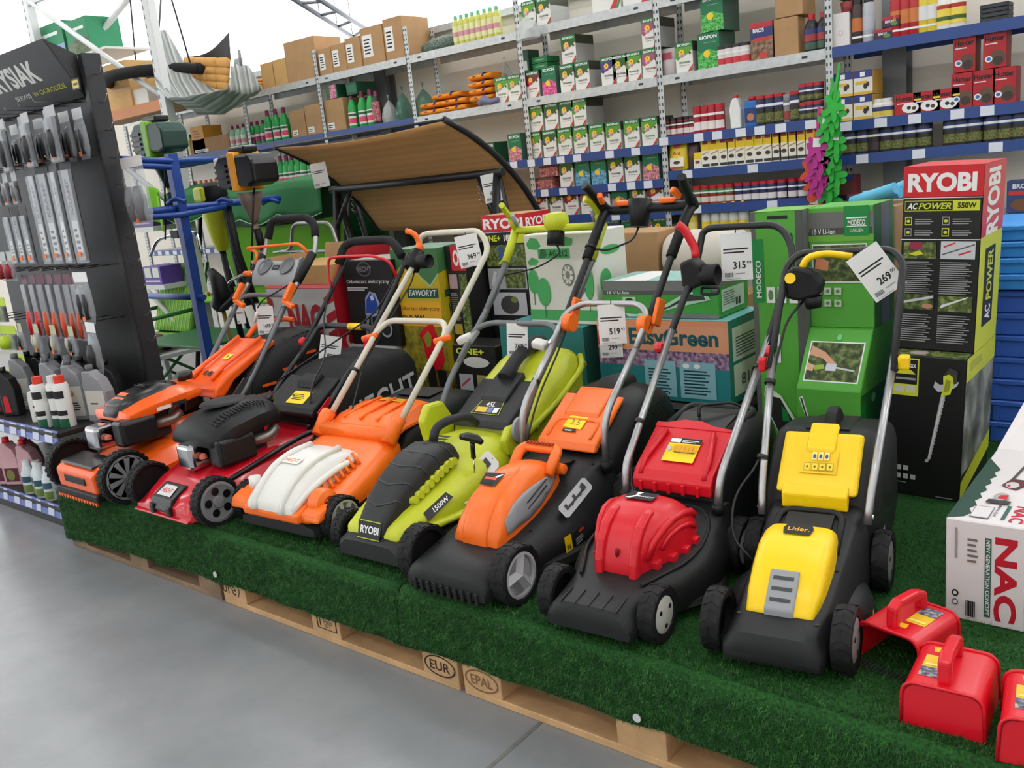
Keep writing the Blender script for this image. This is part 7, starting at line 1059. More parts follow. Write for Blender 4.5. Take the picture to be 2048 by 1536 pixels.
def blister(X, Y, z, w_, h, card, inner, label, sticker=True, bag=False, head=.05):
    t = thing('hanging_pack', label, 'hanging pack', (X, Y, z), random.uniform(-.12, .12), GRPB)
    obj('header_card', MB().box(-w_ / 2, w_ / 2, -.001, .001, -head, 0), card, t)
    if bag: m = MB(); m.ring([[(w_ / 2 * s * math.cos(a), .02 * q * math.sin(a), z_) for a in [2 * PI * k / 14 for k in range(14)]] for z_, s, q in ((-head, 1, .1), (-h * .4, 1.05, .9), (-h * .8, 1.1, 1), (-h, .9, .2))]); obj('plastic_bag', m, BLS, t)
    else: obj('blister', MB().box(-w_ / 2 + .004, w_ / 2 - .004, -.02, .0, -h, -head), BLS, t, bevel=.006); obj('backing', MB().box(-w_ / 2, w_ / 2, .0, .001, -h, -head), P((58, 58, 62), .5), t)
    inner(t, w_, h, head)
    if sticker: obj('price_sticker', MB().box(-.012, .014, -.024, -.022, -h * .93, -h * .93 + .022), STK, t)
    return t
def i_blob(mat, n=1):
    def f(t, w_, h, hd):
        for k in range(n):
            m = MB(); x = (k - (n - 1) / 2) * w_ * .4; m.tube([(x, -.012, -h * .9), (x + .004, -.014, -h * .6), (x - .004, -.012, -h * .42)], [w_ * .2 / n, w_ * .28 / n, w_ * .16 / n], 8); obj('tool_part', m, mat, t)
    return f
def i_blade(t, w_, h, hd):
    obj('blade', MB().box(-w_ * .3, w_ * .3, -.012, -.008, -h * .97, -hd), pm('blade_grey', (150, 152, 156), .35, .5), t, bevel=.003); d = decal(t, 'blade_print', (-w_ * .28, -.0125, -h * .9), (w_ * .56, 0, 0), (0, 0, h * .75), [('r', PAP, .05, .0, .95, .42), ('l', INK, .2, .05, .8, .36, 4), ('t', P((60, 60, 64)), 'KRAMP', .25, .5, .75, .95, .01, 0, 1)])
def i_hand(mat):
    def f(t, w_, h, hd):
        obj('tool_shaft', MB().box(-w_ * .2, w_ * .2, -.012, -.006, -h * .6, -hd), P((70, 60, 70), .4), t); obj('tool_grip', MB().tube([(0, -.014, -h * .96), (0, -.016, -h * .75), (0, -.012, -h * .58)], [w_ * .22, w_ * .28, w_ * .2], 8), mat, t)
    return f
CG = P((176, 178, 180), .5)
for k, x in enumerate((-1.05, -.9, -.76, -.62, -.48, -.34)): blister(x + .05, .58, 1.97, .1, .24, P((200, 202, 204), .4), i_blob(DKP, 2), 'clear bag of parts in the back row under the header, %s from the left' % OR8[k], bag=True)
for k, x in enumerate((-1.12, -.98, -.86, -.72, -.58, -.44, -.31)): blister(x, .46 + .05 * (k % 2), 1.985, .108, .26, CG, i_blob(DKP), 'clear blister pack of black parts under the header, %s from the left' % OR8[k])
for k, x in enumerate((-1.16, -1.05, -.94)): blister(x, .5, 1.73, .075, .17, CG, i_blob(P((120, 120, 122), .4)), 'short blister pack beside the saw blades, %s from the left' % OR8[k])
for k, x in enumerate((-1.0, -.9, -.8)): blister(x, .45, 1.55, .07, .3, CHD, i_blade, 'slim grey saw blade pack, %s of the lower three' % OR8[k])
for k, x in enumerate((-.68, -.56, -.44, -.31)): blister(x, .48, 1.74, .1, .5, CHD, i_blade, 'long saw blade pack with white label, %s from the left' % OR8[k])
for k, x in enumerate((-1.2, -1.1)): blister(x, .45, 1.32, .12, .16, CG, i_blob(P((150, 30, 40), .4)), 'clear pack with red parts, %s of two' % OR8[k], bag=True)
for k, (x, mt) in enumerate(((-1.0, RED), (-.9, RED), (-.8, P((214, 80, 30))), (-.7, P((214, 80, 30))), (-.6, P((214, 80, 30))), (-.5, P((190, 70, 30))), (-.42, P((190, 70, 30))))): blister(x, .46, 1.19, .075, .34, P((96, 40, 60), .5), i_hand(mt), 'hand tool pack with %s grip, %s from the left in its row' % ('red' if k < 2 else 'orange', OR8[k]))
blister(-.34, .45, 1.2, .14, .26, PAP, i_blob(DKP, 2), 'clear bag of black parts with white card in the middle of the stand', bag=True); blister(-.24, .4, .96, .12, .26, PAP, i_blob(DKP, 1), 'clear bag with white card above the oil bottles', bag=True); blister(-.1, .7, 1.72, .25, .34, P((222, 216, 212), .5), i_blob(pm('grey_part', (120, 122, 126), .4), 2), 'large clear bag with white card on the end panel', bag=True)
for k in range(7): blister(-1.1 + .1 * k, .42 + .03 * (k % 2), .93, .06, .16, P((190, 186, 150), .5), i_blob(P((200, 190, 170), .4) if k % 3 else DKP), 'small parts pack above the bottles, %s from the left' % OR8[k], bag=True, sticker=k % 2 == 0)
LG = P((190, 214, 40), .5)
for k in range(3): blister(-1.36 + .06 * k, .43, 1.07 - .16 * k, .2, .14, LG, i_blob(LG), 'lime green pack at the left edge, %s from the top' % OR8[k], sticker=False)
# bottles on the stand
def jug(mat, cap, lab, w_=.1, h=.24, d=.06):
    def f():
        m = MB(); m.prism([(-w_ / 2, 0), (w_ / 2, 0), (w_ / 2, h * .55), (w_ * .3, h * .78), (-w_ * .02, h * .88), (-w_ * .05, h * .93), (-w_ * .42, h * .93), (-w_ * .46, h * .8), (-w_ / 2, h * .7)], -d / 2, d / 2, 'xz'); o = obj('oil_jug', m, mat, bevel=.01); obj('cap', MB().cyl((-w_ * .23, 0, h * .92), (0, 0, 1), .018, .03, 14), cap, o)
        if lab: decal(o, 'label', (-w_ * .42, -d / 2 - .0005, h * .08), (w_ * .84, 0, 0), (0, 0, h * .5), lab)
        return o
    return f
SV = P((140, 142, 146), .35); GC = P((96, 98, 102), .4)
def putl(key, fn, X, Y, z, label, cat, group, rz=0):
    o = proto(key, fn); o = copy_tree(o) if key in USED else o; USED.add(key); o.location = (X, Y, z + .001); o.rotation_euler = (0, 0, rz); return setp(o, label, cat, group)
for k in range(8): putl('backjug', jug(P((44, 45, 48), .4), BLK2, None, .09, .24), -1.3 + .13 * k, .52, .49, 'dark jug in the back row of the stand, %s from the left' % OR8[k], 'oil jug', 'dark jugs at the back of the stand', .5)
LB1 = [('r', P((206, 206, 196)), 0, 0, 1, 1), ('c', P((200, 120, 60)), .4, .75, .12, .1), ('l', INK, .2, .2, .8, .5, 4)]
for k, x in enumerate((-.9, -.66, -.54, -.42, -.3)): putl('silver', jug(SV, GC, LB1, .105, .3), x, .3 + .06 * (k % 2), .49, 'silver grey oil jug, %s from the left on the stand' % OR8[k], 'oil jug', 'silver oil jugs', .5)
for k, x in enumerate((-.98, -.84)): putl('black', jug(P((34, 34, 36), .35), BLK2, [('p', RED, [(.1, 0), (.6, 0), (.5, .7), (.15, .7)])], .09, .25), x + .0, .2, .49, 'black oil jug with red label, the %s of two' % ('left', 'right')[k], 'oil jug', 'black oil jugs', .5)
putl('greenj', jug(P((24, 110, 60), .35), BLK2, [('l', WH, .2, .3, .8, .6, 3)], .08, .25), -1.08, .22, .49, 'green oil jug between the black jugs and the edge', 'oil jug', None, .5); putl('goldj', jug(P((150, 130, 90), .35), GC, None, .08, .25), -1.17, .24, .49, 'gold grey oil jug at the left of the shelf', 'oil jug', None, .5)
putl('whitejug', jug(P((226, 226, 220), .4), P((226, 226, 220), .4), [('c', P((150, 60, 40)), .3, .8, .1, .08), ('l', P((150, 150, 150)), .2, .2, .8, .5, 3)], .1, .17), -.5, .2, .49, 'low white canister in front of the silver jugs', 'canister', None, .4)
def redcap(mat2):
    return bottle([('oil_bottle', P((230, 230, 226), .35), [(.001, 0), (.036, 0), (.037, .005), (.037, .2), (.03, .215), (.001, .216)]), ('cap', mat2, [(.001, .214), (.024, .214), (.024, .25), (.001, .251)])], 0, label=(.037, .0, .2, [(P((20, 90, 60)), 0, .22), (INK, .3, .42), (INK, .72, .9)]))
putl('rcb', redcap(P((226, 60, 40), .4)), -.36, .15, .49, 'white oil bottle with red cap at the shelf front, left of two', 'oil bottle', 'white oil bottles'); putl('rcb', None, -.24, .2, .49, 'white oil bottle with red cap at the shelf front, right of two', 'oil bottle', 'white oil bottles'); putl('wcb', redcap(P((226, 226, 224), .4)), -.29, .19, .49, 'white oil bottle with white cap between the red capped ones', 'oil bottle', 'white oil bottles'); putl('trj', jug(SV, GC, [('r', P((206, 200, 190)), 0, .1, 1, 1), ('r', INK, .2, .5, .6, .55)], .14, .27), -.14, .33, .49, 'large grey jug with white label beside the end panel', 'oil jug', None, .3)
PK = P((214, 170, 176), .35); MR = P((86, 30, 44), .4)
for k, (x, y) in enumerate(((-1.06, .14), (-.96, .18), (-.88, .24), (-.8, .2))): putl('pink', jug(PK, RED, [('r', MR, 0, 0, 1, .6), ('c', P((120, 130, 60)), .4, .3, .3, .25)], .1, .26 if k else .25, .07), x, y, .1, 'pink grey canister with red cap on the bottom shelf, %s from the left' % OR8[k], 'canister', 'red capped canisters', .5)
WBT = bottle([('white_bottle', P((214, 222, 224), .4), [(.001, 0), (.034, 0), (.036, .005), (.036, .11), (.018, .15), (.001, .15)]), ('cap', P((232, 234, 234), .4), [(.001, .148), (.02, .148), (.02, .175), (.001, .176)])], 0, label=(.036, .01, .1, [(P((110, 130, 60)), 0, .45), (P((50, 84, 100)), .6, .95)]))
for k, (x, y) in enumerate(((-.7, .14), (-.63, .16), (-.56, .14), (-.6, .24), (-.5, .22), (-.46, .14), (-.4, .2))): putl('wbt', WBT, x, y, .1, 'white bottle with green label on the bottom shelf, %s from the left' % OR8[k], 'bottle', 'small white bottles on the stand')
putl('bluej', jug(P((70, 90, 110), .35), P((230, 230, 228), .4), [('r', P((230, 160, 60)), 0, .4, 1, 1)], .1, .24), -.33, .2, .1, 'blue grey canister with orange label next to the carpet', 'canister', None, .4)
# ------------------------------------------------------------------ white pallet rack behind
WR = pm('white_rack', (214, 216, 214), .45); 
rk = thing('pallet_rack', 'white perforated pallet rack with diagonal braces behind the stand', 'rack', (-2.5, 2.42, 0))
for x, y in ((0, 0), (-1.9, 0)):
    p = obj('upright', MB().box(x - .045, x + .045, y - .035, y + .035, 0, 4.2), WR, rk, bevel=.004, seg=1)
    decal(p, 'slot_row', (x - .045, y - .035, .2), (.09, 0, 0), (0, 0, 3.9), [('r', P((120, 124, 126)), .12, k / 60, .3, (k + .5) / 60) for k in range(60)], step=0)['kind'] = 'stuff'
for k, (z0, z1) in enumerate(((.15, .95), (1.05, 1.85), (1.95, 2.75), (2.85, 3.6))):
    obj('brace', MB().tube([(-1.86, -.02, z1 + .6), (-.03, -.02, z0 + .35 if k else .2)], .022, 6), WR, rk) if k in (0, 1, 2) else None
obj('beam', MB().box(-1.86, -.04, -.03, .02, 2.2, 2.28), P((196, 120, 60), .5), rk); obj('deck', MB().box(-1.86, -.04, .0, .62, 2.265, 2.28), CARD, rk); obj('beam', MB().box(-1.86, -.04, -.03, .01, 3.3, 3.36), P((200, 202, 200), .5), rk); obj('tie_beam', MB().tube([(-1.4, .0, 2.7), (-.6, .6, 3.5)], .025, 6), WR, rk)
def bgbox(px0, px1, Y, z, h, d, mat, label, items=(), cat='box', name='stock_carton', group=None): x0, x1 = Xat(px0, z + h / 2, Y), Xat(px1, z + h / 2, Y); return carton(name, label, x0, x1, Y, Y + d, z, z + h, mat, items, cat=cat, group=group)
bgbox(206, 258, 2.48, 2.281, .38, .3, CARD2, 'brown stock carton on the rack beside the charcoal stand', [('r', P((190, 140, 70)), 0, .4, 1, .45)]); bgbox(262, 296, 2.5, 2.281, .14, .25, P((226, 224, 216), .5), 'low white carton on the rack behind the upright')
for k, (a_, b_, h_) in enumerate(((66, 128, .34), (134, 176, .3))): bgbox(a_, b_, 2.48, 2.79, h_, .3, P((20, 132, 84), .5), 'green and grey carton high on the rack, the %s of two' % ('left', 'right')[k], [('r', P((226, 232, 228)), .35, .7, .85, .78), ('r', P((140, 150, 196)) if k == 0 else HEDGE, .3, 0, 1, .45), ('r', P((196, 180, 160)) if k == 0 else P((90, 110, 70)), 0, 0, .35, .4)], group='green cartons high on the rack')
obj('upper_deck', MB().box(-1.86, -.75, .0, .4, 2.77, 2.788), WR, rk)
# packs on the bay behind
for k, (px, c) in enumerate(((312, (226, 90, 60)), (330, (236, 160, 60)), (352, (240, 150, 30)), (372, (240, 150, 30)))): put('pk%d' % k, pbox('seed_pack', .16, .1, .19, P(c, .5), [('r', P((240, 200, 120)), .15, .5, .85, .8), ('c', P((200, 90, 40)), .5, .3, .25, .15)]), px, 2.32, 'orange packet on the top shelf behind the hammock, %s from the left' % OR8[k], 'packet', 'orange packets behind the hammock', dy=.08)
put('ycart', pbox('yellow_carton', .2, .2, .24, P((224, 160, 50), .5), [('l', P((150, 90, 20)), .2, .5, .8, .9, 4)]), 238, 1.9, 'yellow carton at the left end of the shelves', 'carton', X=-3.5)
# ------------------------------------------------------------------ hammock, nest swing, quilted mat
def sheet(name, fn, nu, nv, mat, parent=None, thick=.004, **k):
    rings = [[fn(i / nu, j / nv) for j in range(nv + 1)] for i in range(nu + 1)]; o = obj(name, MB().ring(rings, closed=False, caps=False), mat, parent, **k); s = o.modifiers.new('s', 'SOLIDIFY'); s.thickness = thick; return o
STRH = None
def stripes_mat(name, cols, scale, axis=0, rough=.8):
    if name in MATS: return MATS[name]
    m = bpy.data.materials.new(name); m.use_nodes = True; nt = m.node_tree; b = nt.nodes['Principled BSDF']; b.inputs['Roughness'].default_value = rough
    tc = nt.nodes.new('ShaderNodeTexCoord'); sp = nt.nodes.new('ShaderNodeSeparateXYZ'); mu = nt.nodes.new('ShaderNodeMath'); mu.operation = 'MULTIPLY'; mu.inputs[1].default_value = scale; fr = nt.nodes.new('ShaderNodeMath'); fr.operation = 'FRACT'; r = nt.nodes.new('ShaderNodeValToRGB'); r.color_ramp.interpolation = 'CONSTANT'
    e = r.color_ramp.elements
    while len(e) < len(cols): e.new(.5)
    for i, c in enumerate(cols): e[i].position = i / len(cols); e[i].color = (*lin(c), 1)
    L = nt.links.new; L(tc.outputs['Object'], sp.inputs[0]); L(sp.outputs[axis], mu.inputs[0]); L(mu.outputs[0], fr.inputs[0]); L(fr.outputs[0], r.inputs[0]); L(r.outputs[0], b.inputs['Base Color']); MATS[name] = m; return m
hp = [atY(px, py, 2.55) for px, py in ((318, 60), (352, 165), (372, 200), (405, 232), (440, 232), (470, 212), (492, 188), (482, 130))]
HM = stripes_mat('hammock_cloth', [(150, 154, 152), (176, 180, 176), (132, 138, 134), (196, 198, 194), (160, 166, 160)], 11, 1)
def hamm(u, v):
    k = u * (len(hp) - 1); i = min(int(k), len(hp) - 2); f = k - i; p = hp[i] * (1 - f) + hp[i + 1] * f; w_ = .06 + .22 * math.sin(PI * min(1, max(0, u))) ; d = (v - .5) * 2 * w_; q = math.sin(PI * u)
    return (p.x, p.y + d, p.z + .5 * abs(d) * q + .01 * math.sin(v * 40))
hk = sheet('hammock', hamm, 28, 14, HM, label='grey striped hammock hanging in a curve by the white rack', cat='hammock')
obj('cord', MB().tube([hp[0], atY(325, -60, 2.55)], .008, 6), P((120, 122, 124), .8), hk); obj('cord', MB().tube([hp[-1], atY(478, 100, 2.55)], .012, 6), P((150, 152, 150), .8), hk)
c0, c1 = atY(268, 150, 2.75), atY(392, 158, 2.75); cc = (c0 + c1) / 2; R_ = (c1 - c0).length / 2
ns = thing('nest_swing', 'black padded nest swing ring hanging level behind the white upright', 'swing', cc); obj('ring', MB().tube([(R_ * math.cos(a), R_ * math.sin(a), 0) for a in [2 * PI * k / 40 for k in range(41)]], .045, 10), FOAM, ns)
for k in range(9): x = -R_ * .85 + R_ * 1.7 * k / 8; y = math.sqrt(max(0, R_ * R_ - x * x)); obj('net_rope', MB().tube([(x, -y, .0), (x, y, .0)], .006, 5), P((60, 62, 64), .8), ns); obj('net_rope', MB().tube([(-y, x, .004), (y, x, .004)], .006, 5), P((60, 62, 64), .8), ns)
for s in (-1, 1): obj('hang_rope', MB().tube([(s * R_ * .9, 0, .04), (s * .1, 0, 1.6)], .008, 6), P((70, 72, 74), .8), ns)
# grey cloth triangle and orange quilted mat
tri = [atY(368, 112, 2.9), atY(458, 65, 2.9), atY(462, 122, 2.9)]
sheet('shade_sail', lambda u, v: tuple(tri[0] * (1 - u) + (tri[1] * (1 - v) + tri[2] * v) * u + Vector((0, .05 * math.sin(u * PI) * v, -.06 * math.sin(PI * u) * (1 - v)))), 12, 6, P((84, 86, 90), .85), label='dark grey triangular sail hanging above the quilted mat', cat='sail')
m0, m1, m2, m3 = atY(372, 118, 2.85), atY(461, 120, 2.85), atY(458, 194, 2.85), atY(388, 186, 2.85)
sheet('quilted_mat', lambda u, v: tuple((m0 * (1 - u) + m1 * u) * (1 - v) + (m3 * (1 - u) + m2 * u) * v + Vector((0, -.03 * abs(math.sin(v * PI * 5)) ** .5 * abs(math.sin(u * PI * 4)) ** .3, 0))), 32, 30, pm('quilt_tan', (214, 160, 90), .85), thick=.02, label='tan quilted mat hanging behind the hammock', cat='mat')
sheet('grey_curtain', lambda u, v: tuple(atY(462 + 30 * u, 130 + 15 * math.sin(u * 9) + 55 * v, 2.9) + Vector((0, .03 * math.sin(u * 25), 0))), 16, 6, P((176, 178, 180), .85), label='pale grey cloth bunched at the hammock end', cat='cloth')
# ------------------------------------------------------------------ blue rack with brush cutters
BR = pm('blue_rack', (30, 74, 160), .4)
br = thing('tool_rack', 'blue steel rack holding the brush cutters beside the charcoal stand', 'rack', (-1.06, 1.5, 0))
obj('upright', MB().box(-.03, .03, -.03, .03, 0, 1.78), BR, br, bevel=.004); obj('base', MB().box(-.5, .5, -.04, .04, 0, .05), BR, br, bevel=.004)
def lp(px, py, Y): return atY(px, py, Y) - Vector((-1.06, 1.5, 0))
obj('arm', MB().tube([lp(240, 318, 1.0), lp(345, 322, 1.5), lp(470, 318, 2.1)], .018, 8), BR, br); obj('arm', MB().tube([lp(245, 330, 1.0), lp(345, 334, 1.5), lp(415, 322, 1.9)], .018, 8), BR, br)
obj('arm', MB().tube([lp(250, 430, 1.05), lp(345, 418, 1.45), lp(445, 408, 1.9), lp(560, 396, 2.3)], .022, 8), BR, br); obj('arm', MB().tube([lp(262, 438, 1.05), lp(360, 430, 1.45), lp(450, 414, 1.9)], .018, 8), BR, br)
for px, Y in ((345, 1.42), (440, 1.85), (535, 2.2)): a_ = lp(px - 10, 408, Y); obj('hook', MB().tube([a_, a_ + Vector((.06, .02, .03)), a_ + Vector((.12, .05, .0))], .014, 8, rad=.03), BR, br)
obj('cross_bar', MB().tube([lp(290, 592, 1.5), lp(408, 595, 1.5)], .02, 8), BR, br)
def cutter(label, p, body, trim, top, shaft, bars, k):
    t = thing('brush_cutter', label, 'brush cutter', p, 0, 'brush cutters hung on the blue rack')
    e = obj('engine', MB().prism([(-.17, -.08), (-.18, .05), (-.12, .1), (-.02, .1), (0, .06), (0, -.08), (-.06, -.1)], -.09, .09, 'xz'), body, t, bevel=.015); obj('fuel_tank', MB().prism([(.02, -.08), (.02, .09), (.15, .09), (.19, .045), (.19, -.07), (.12, -.09)], -.09, .088, 'xz'), body, t, bevel=.015)
    obj('trim_band', MB().prism([(-.03, -.11), (-.035, .1), (-.02, .112), (.03, .105), (.036, .08), (.03, -.11)], -.096, .092, 'xz'), trim, t, bevel=.008); obj('starter_cap', MB().box(-.08, .08, -.05, .05, .1, .14), top, t, bevel=.012)
    if k == 1: obj('white_cover', MB().box(-.21, -.165, -.07, .07, -.07, .09), WHT, t, bevel=.012)
    for j in range(4): obj('cooling_fin', MB().box(-.165, -.06, -.098, -.09, -.06 + .03 * j, -.045 + .03 * j), BLK2, e)
    obj('clutch_cone', MB().lathe([(.075, -.12), (.06, -.18), (.03, -.26), (.018, -.3)], 16), P((120, 104, 96), .5) if k == 1 else P((24, 56, 44), .4), t)
    obj('shaft', MB().tube([(0, 0, -.26), (.03, .02, -.8), (.06, .05, -1.45)], .0135, 8), shaft, t)
    if bars:
        obj('handlebar', MB().tube([(-.27, -.06, -.72), (-.2, -.03, -.62), (-.1, 0, -.6), (.2, 0, -.59), (.26, -.02, -.6), (.34, -.06, -.7)], .011, 8, rad=.05), CHR, t); obj('bar_clamp', MB().box(-.03, .06, -.03, .03, -.62, -.57), DGR, t, bevel=.006)
    obj('throttle_cable', MB().tube([(.08, -.02, -.1), (.06, -.06, -.3), (.0, -.06, -.5), (-.1, -.03, -.62)], .006, 6, rad=.1), CABLE, t); obj('grip_collar', MB().tube([(.01, 0, -.33), (.015, .01, -.45)], .024, 10), BLK, t)
cutter('dark green and lime brush cutter at the left of the blue rack', atY(318, 278, 1.55), P((22, 62, 50), .4), P((130, 190, 40), .4), BLK2, P((150, 130, 100), .4, metal=.5), True, 0)
cutter('black and amber brush cutter standing in front of the green canopy', atY(492, 342, 1.55), BLK2, P((240, 160, 20), .4), BLK2, P((150, 120, 110), .4, metal=.5), False, 1)
def trimmer2():
    t = thing('grass_trimmer', 'lime and black grass trimmer with tapered body on the blue rack', 'grass trimmer', atY(425, 390, 1.95), 0)
    obj('motor_head', MB().lathe([(.03, .08), (.09, .06), (.1, 0), (.085, -.06), (.06, -.1)], 16, sx=1.1), BLK, t, auto=40); obj('cover_plate', MB().box(-.06, .05, -.115, -.08, -.04, .06), LIM, t, bevel=.02); obj('tapered_body', MB().lathe([(.085, -.06), (.09, -.14), (.06, -.3), (.035, -.38)], 14), LIM, t, auto=40)
    obj('shaft', MB().tube([(0, 0, -.36), (.06, .0, -1.2)], .022, 8), BLK, t); obj('rear_grip', MB().tube([(.14, 0, -.02), (.16, 0, -.4), (.24, 0, -.75)], [.03, .035, .05, .04], 10), BLK, t); obj('strap', MB().tube([(.16, -.03, -.05), (.2, -.03, -.5), (.38, -.03, -.95)], .012, 6, rad=.2), BLK, t)
trimmer2()
def trimmer3():
    t = thing('hedge_tool', 'black tool with amber switches resting behind the orange petrol mower', 'power tool', atY(440, 590, 1.75), 0)
    obj('handle_body', MB().tube([(-.06, 0, .16), (0, 0, .1), (.02, 0, 0), (-.02, 0, -.08)], [.03, .05, .06, .06, .05], 10), BLK, t); obj('guard', MB().tube([(-.1, 0, -.06), (0, -.02, -.1), (.16, 0, -.02), (.22, 0, .02)], .025, 8, rad=.05), BLK, t); obj('switch', MB().box(-.08, -.05, -.06, -.04, .0, .03), P((230, 170, 30), .4), t, bevel=.004); obj('shaft', MB().tube([(0, 0, -.06), (.05, 0, -.5)], .015, 8), P((150, 130, 60), .4), t)
trimmer3()
# ------------------------------------------------------------------ garden swings with canopies
FR = pm('frame_black', (38, 38, 40), .4); CAN = stripes_mat('canopy_tan', [(236, 184, 122), (228, 176, 114)], 30, 2); 
sw = thing('garden_swing', 'garden swing with tilted tan canopy and black frame', 'garden swing', (0.06, 2.4, 0)); xa, xb = -.72, .74
prof = [(-.42, 1.755), (-.2, 1.66), (0, 1.535), (.2, 1.365), (.36, 1.15)]
def can_pt(u, v):
    k = v * 4; i = min(3, int(k)); f = k - i; y, z = prof[i][0] * (1 - f) + prof[i + 1][0] * f, prof[i][1] * (1 - f) + prof[i + 1][1] * f; return (xa + (xb - xa) * u, y, z - .03 * math.sin(PI * u))
sheet('canopy', can_pt, 20, 16, CAN, sw, .003)
for x in (xa, xb): obj('canopy_rail', MB().tube([(x, y, z + .006) for y, z in prof], .018, 8, rad=.2), FR, sw)
for y, z in (prof[0], prof[-1]): obj('edge_rail', MB().tube([(xa, y, z + .004), (xb, y, z + .004)], .008, 6), FR, sw)
obj('cross_tube', MB().tube([(xa - .02, 0, 1.46), (xb + .02, 0, 1.46)], .024, 10), FR, sw)
for x in (xa + .03, xb - .03):
    obj('leg', MB().tube([(x, 0, 1.46), (x, -.25, .0)], .024, 8), FR, sw); obj('leg', MB().tube([(x, 0, 1.46), (x, .3, .0)], .024, 8), FR, sw); obj('stay', MB().tube([(x - .14 * (1 if x > 0 else -1), 0, 1.45), (x, -.05, 1.2)], .016, 8), FR, sw)
    obj('spring', MB().tube([(x - .14 * (1 if x > 0 else -1) + .008 * math.cos(k), .008 * math.sin(k), 1.42 - .006 * k) for k in range(22)], .003, 5), CHR, sw)
obj('seat', MB().box(xa + .15, xb - .15, -.2, .3, .42, .48), P((60, 60, 62), .7), sw, bevel=.02)
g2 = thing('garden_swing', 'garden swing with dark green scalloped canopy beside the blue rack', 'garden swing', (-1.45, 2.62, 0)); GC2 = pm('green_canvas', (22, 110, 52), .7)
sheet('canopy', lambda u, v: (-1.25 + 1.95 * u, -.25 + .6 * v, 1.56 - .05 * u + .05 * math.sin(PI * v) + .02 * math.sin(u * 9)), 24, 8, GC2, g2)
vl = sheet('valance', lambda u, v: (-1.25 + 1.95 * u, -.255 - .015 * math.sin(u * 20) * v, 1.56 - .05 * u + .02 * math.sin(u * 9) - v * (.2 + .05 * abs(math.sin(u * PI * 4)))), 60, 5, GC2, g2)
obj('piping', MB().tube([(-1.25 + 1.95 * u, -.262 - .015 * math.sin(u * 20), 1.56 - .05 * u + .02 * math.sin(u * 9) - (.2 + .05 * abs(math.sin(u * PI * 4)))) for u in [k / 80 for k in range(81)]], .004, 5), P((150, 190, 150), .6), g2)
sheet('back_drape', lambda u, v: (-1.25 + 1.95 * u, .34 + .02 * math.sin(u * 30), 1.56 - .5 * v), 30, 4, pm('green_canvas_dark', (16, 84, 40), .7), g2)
LC = pm('lime_canvas', (118, 186, 30), .7); sheet('seat_back', lambda u, v: (-1.1 + 1.6 * u, .2 - .15 * v, .78 + .5 * v - .04 * math.sin(PI * u) * v), 14, 8, LC, g2, .02); sheet('seat', lambda u, v: (-1.1 + 1.6 * u, -.3 + .5 * v, .72 + .03 * v), 10, 6, LC, g2, .03)
for x in (-1.2, .65): obj('leg', MB().tube([(x, .05, 1.55), (x, -.3, 0)], .02, 8), FR, g2); obj('leg', MB().tube([(x, .05, 1.55), (x, .35, 0)], .02, 8), FR, g2)
# striped garden chair, lime sheet, purple roll, small boxes on the low pallet
SG = stripes_mat('green_stripe', [(96, 150, 50), (150, 190, 90), (70, 130, 40), (120, 170, 60)], 18, 0)
ch = thing('garden_chair', 'folding garden chair with green striped cushion behind the stand', 'chair', (-2.95, 2.15, 0)); sheet('cushion_back', lambda u, v: (-.28 + .56 * u, .25 + .2 * v, .42 + .55 * v), 12, 10, SG, ch, .05); sheet('cushion_seat', lambda u, v: (-.28 + .56 * u, -.25 + .5 * v, .4 + .02 * v), 10, 8, SG, ch, .05)
for s in (-1, 1):
    obj('leg', MB().tube([(s * .3, -.28, 0), (s * .3, .28, .42), (s * .3, .47, .98)], .013, 8, rad=.05), P((40, 110, 50), .4), ch); obj('leg', MB().tube([(s * .3, .35, 0), (s * .3, -.25, .4)], .013, 8), P((40, 110, 50), .4), ch); obj('armrest', MB().tube([(s * .31, -.22, .6), (s * .31, .3, .62)], .016, 8), P((40, 110, 50), .4), ch)
tb = thing('garden_table', 'green metal garden table with thin legs behind the petrol mower', 'table', (-1.9, 2.0, 0)); obj('table_top', MB().box(-.45, .45, -.3, .3, .48, .5), P((30, 100, 50), .5), tb, bevel=.005)
for x in (-.4, .4):
    for y in (-.25, .25): obj('leg', MB().tube([(x, y, 0), (x * .9, y * .9, .48)], .012, 8), P((36, 70, 44), .4), tb)
sheet('lime_sheet', lambda u, v: tuple(atY(292 + 38 * u + 10 * v, 372 + 20 * u + 70 * v, 2.3) + Vector((0, .05 * math.sin(u * 5), 0))), 8, 8, LC, label='lime green cloth panel leaning beside the blue rack', cat='cloth')
p = atY(318, 688, 2.2); lr = obj('purple_roll', MB().tube([(-.12, 0, 0), (0, 0, .01), (.14, 0, -.02)], [.05, .06, .05], 12), P((110, 20, 70), .6), None, (p.x, 2.2, p.z + .02), label='rolled purple cushion on the low rack board', cat='cushion')
lb = obj('rack_board', MB().box(-.3, .3, -.3, .3, -.03, 0), WR, None, (p.x + .05, 2.2, p.z - .045), label='white low board carrying the purple roll', cat='board'); obj('board_leg', MB().box(-.02, .02, -.02, .02, -(p.z - .075), -.03), WR, lb); 
for k, (px, py) in enumerate(((278, 440), (300, 555))):
    q0 = atY(px, py, 2.3); o = carton('flower_box', 'purple and white plant food box, %s on the rack' % ('upper' if k == 0 else 'lower'), q0.x - .1, q0.x + .18, 2.3, 2.5, q0.z - .06, q0.z + .09, P((90, 60, 150), .5), [('r', P((200, 206, 190)), .1, .4, .45, .95), ('r', P((206, 212, 200)), .55, .4, .9, .95), ('r', P((226, 226, 226)), .1, .15, .9, .22)], group='purple plant food boxes'); obj('shelf_plate', MB().box(-.05, .33, -.02, .25, -.04, -.001), P((206, 208, 206), .5), o)
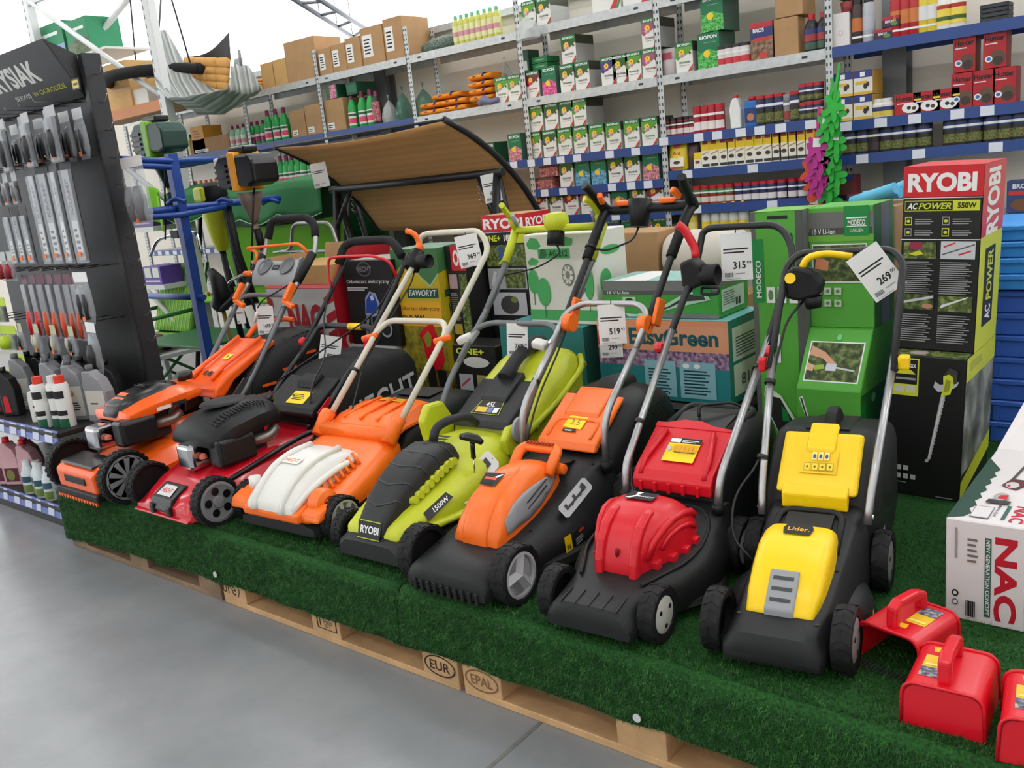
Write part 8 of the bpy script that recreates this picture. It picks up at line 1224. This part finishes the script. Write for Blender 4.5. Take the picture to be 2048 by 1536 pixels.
# lower display shelves at the far left wall: rows of green packs under the blue and white rail
for k in range(14): put('gpack', pbox('green_pack', .07, .1, .13, P((30, 90, 60), .5), [('r', P((180, 70, 50)), .2, .2, .8, .45), ('r', P((210, 214, 200)), .2, .6, .8, .8)]), 470 + 15 * k, 1.04, 'green plant food pack on the blue and white railed shelf, %s from the left' % OR8[k], 'pack', 'green packs on the low shelf')
SVR = thing('spare_handle', 'bare silver mower handle loop standing behind the petrol mowers', 'handle', (.28, 1.9, ZT)); q_ = [atY(px, py, 1.9) - Vector((.28, 1.9, ZT)) for px, py in ((548, 505), (582, 500), (585, 455), (592, 447), (655, 445), (665, 455), (676, 490), (672, 502), (560, 503))]; obj('tube', MB().tube(q_, .011, 8, rad=.05), ALU, SVR); obj('support', MB().tube([q_[1], (q_[1].x, 0, 0)], .011, 8), ALU, SVR)
# ------------------------------------------------------------------ price cards
def card(px, py, w_, h, price, label, Y=None, X=None, rot=0, yaw=25, big=True, parent=None):
    p = atY(px, py, Y) if X is None else atX(px, py, X); t = thing('price_card', label, 'price card', p, 0, 'white price cards', rot=(0, math.radians(rot), math.radians(yaw)))
    obj('card', MB().box(-w_ / 2, w_ / 2, 0, .0012, -h, 0), PAP, t); its = [('l', INK, .08, .58, .92, .72, 2)]
    if price: its += [('t', INK, price[0], .38, .24, .78, .4, .02), ('t', INK, price[1], .82, .33, .96, .4, .005)]
    its += [('r', P((120, 120, 124)), .1 + .045 * k, .08, .13 + .045 * k, .17) for k in range(6)] + [('r', P((150, 150, 150)), .45, .14, .75, .155), ('r', P((150, 150, 150)), .1, .03, .6, .04)]
    decal(t, 'card_print', (-w_ / 2, 0, -h), (w_, 0, 0), (0, 0, h), its); obj('tie', MB().tube([(0, .002, -.006), (0, .01, .012)], .002, 5), BLK2, t); return t

card(1471, 466, .1, .156, ('315', '99'), 'white price card 315 hanging on the red mower handle', Y=1.125)
card(1722, 503, .098, .15, ('269', '00'), 'white price card 269 tilted on the yellow mower handle', Y=1.0, rot=-33)
card(1221, 609, .095, .14, ('519', '92'), 'white price card 519 on the orange mower handle loop', Y=.955); card(1219, 651, .09, .13, ('299', '95'), 'white price card 299 behind the 519 card', Y=1.285)
card(1034, 647, .082, .128, ('769', '00'), 'white price card 769 on the lime mower handle', Y=.95, rot=5); card(930, 470, .1, .135, ('369', '90'), 'white price card 369 on the cream handlebar', Y=1.19, rot=-7)
card(663, 672, .1, .14, ('899', '95'), 'white price card 899 on the red petrol mower crossbar', Y=.985, rot=14, yaw=38); card(528, 612, .085, .15, ('1499', '00'), 'white price card 1499 on the orange petrol mower', Y=1.02, rot=4, yaw=38); card(478, 613, .05, .09, None, 'blank grey side of a card behind the orange clamp', Y=1.02)
card(977, 348, .1, .16, ('699', '00'), 'white price card on the tan swing frame', Y=2.36, rot=-6, yaw=40); card(634, 326, .1, .15, None, 'small grey card hanging at the tan canopy corner', Y=2.1, rot=-5, yaw=40)
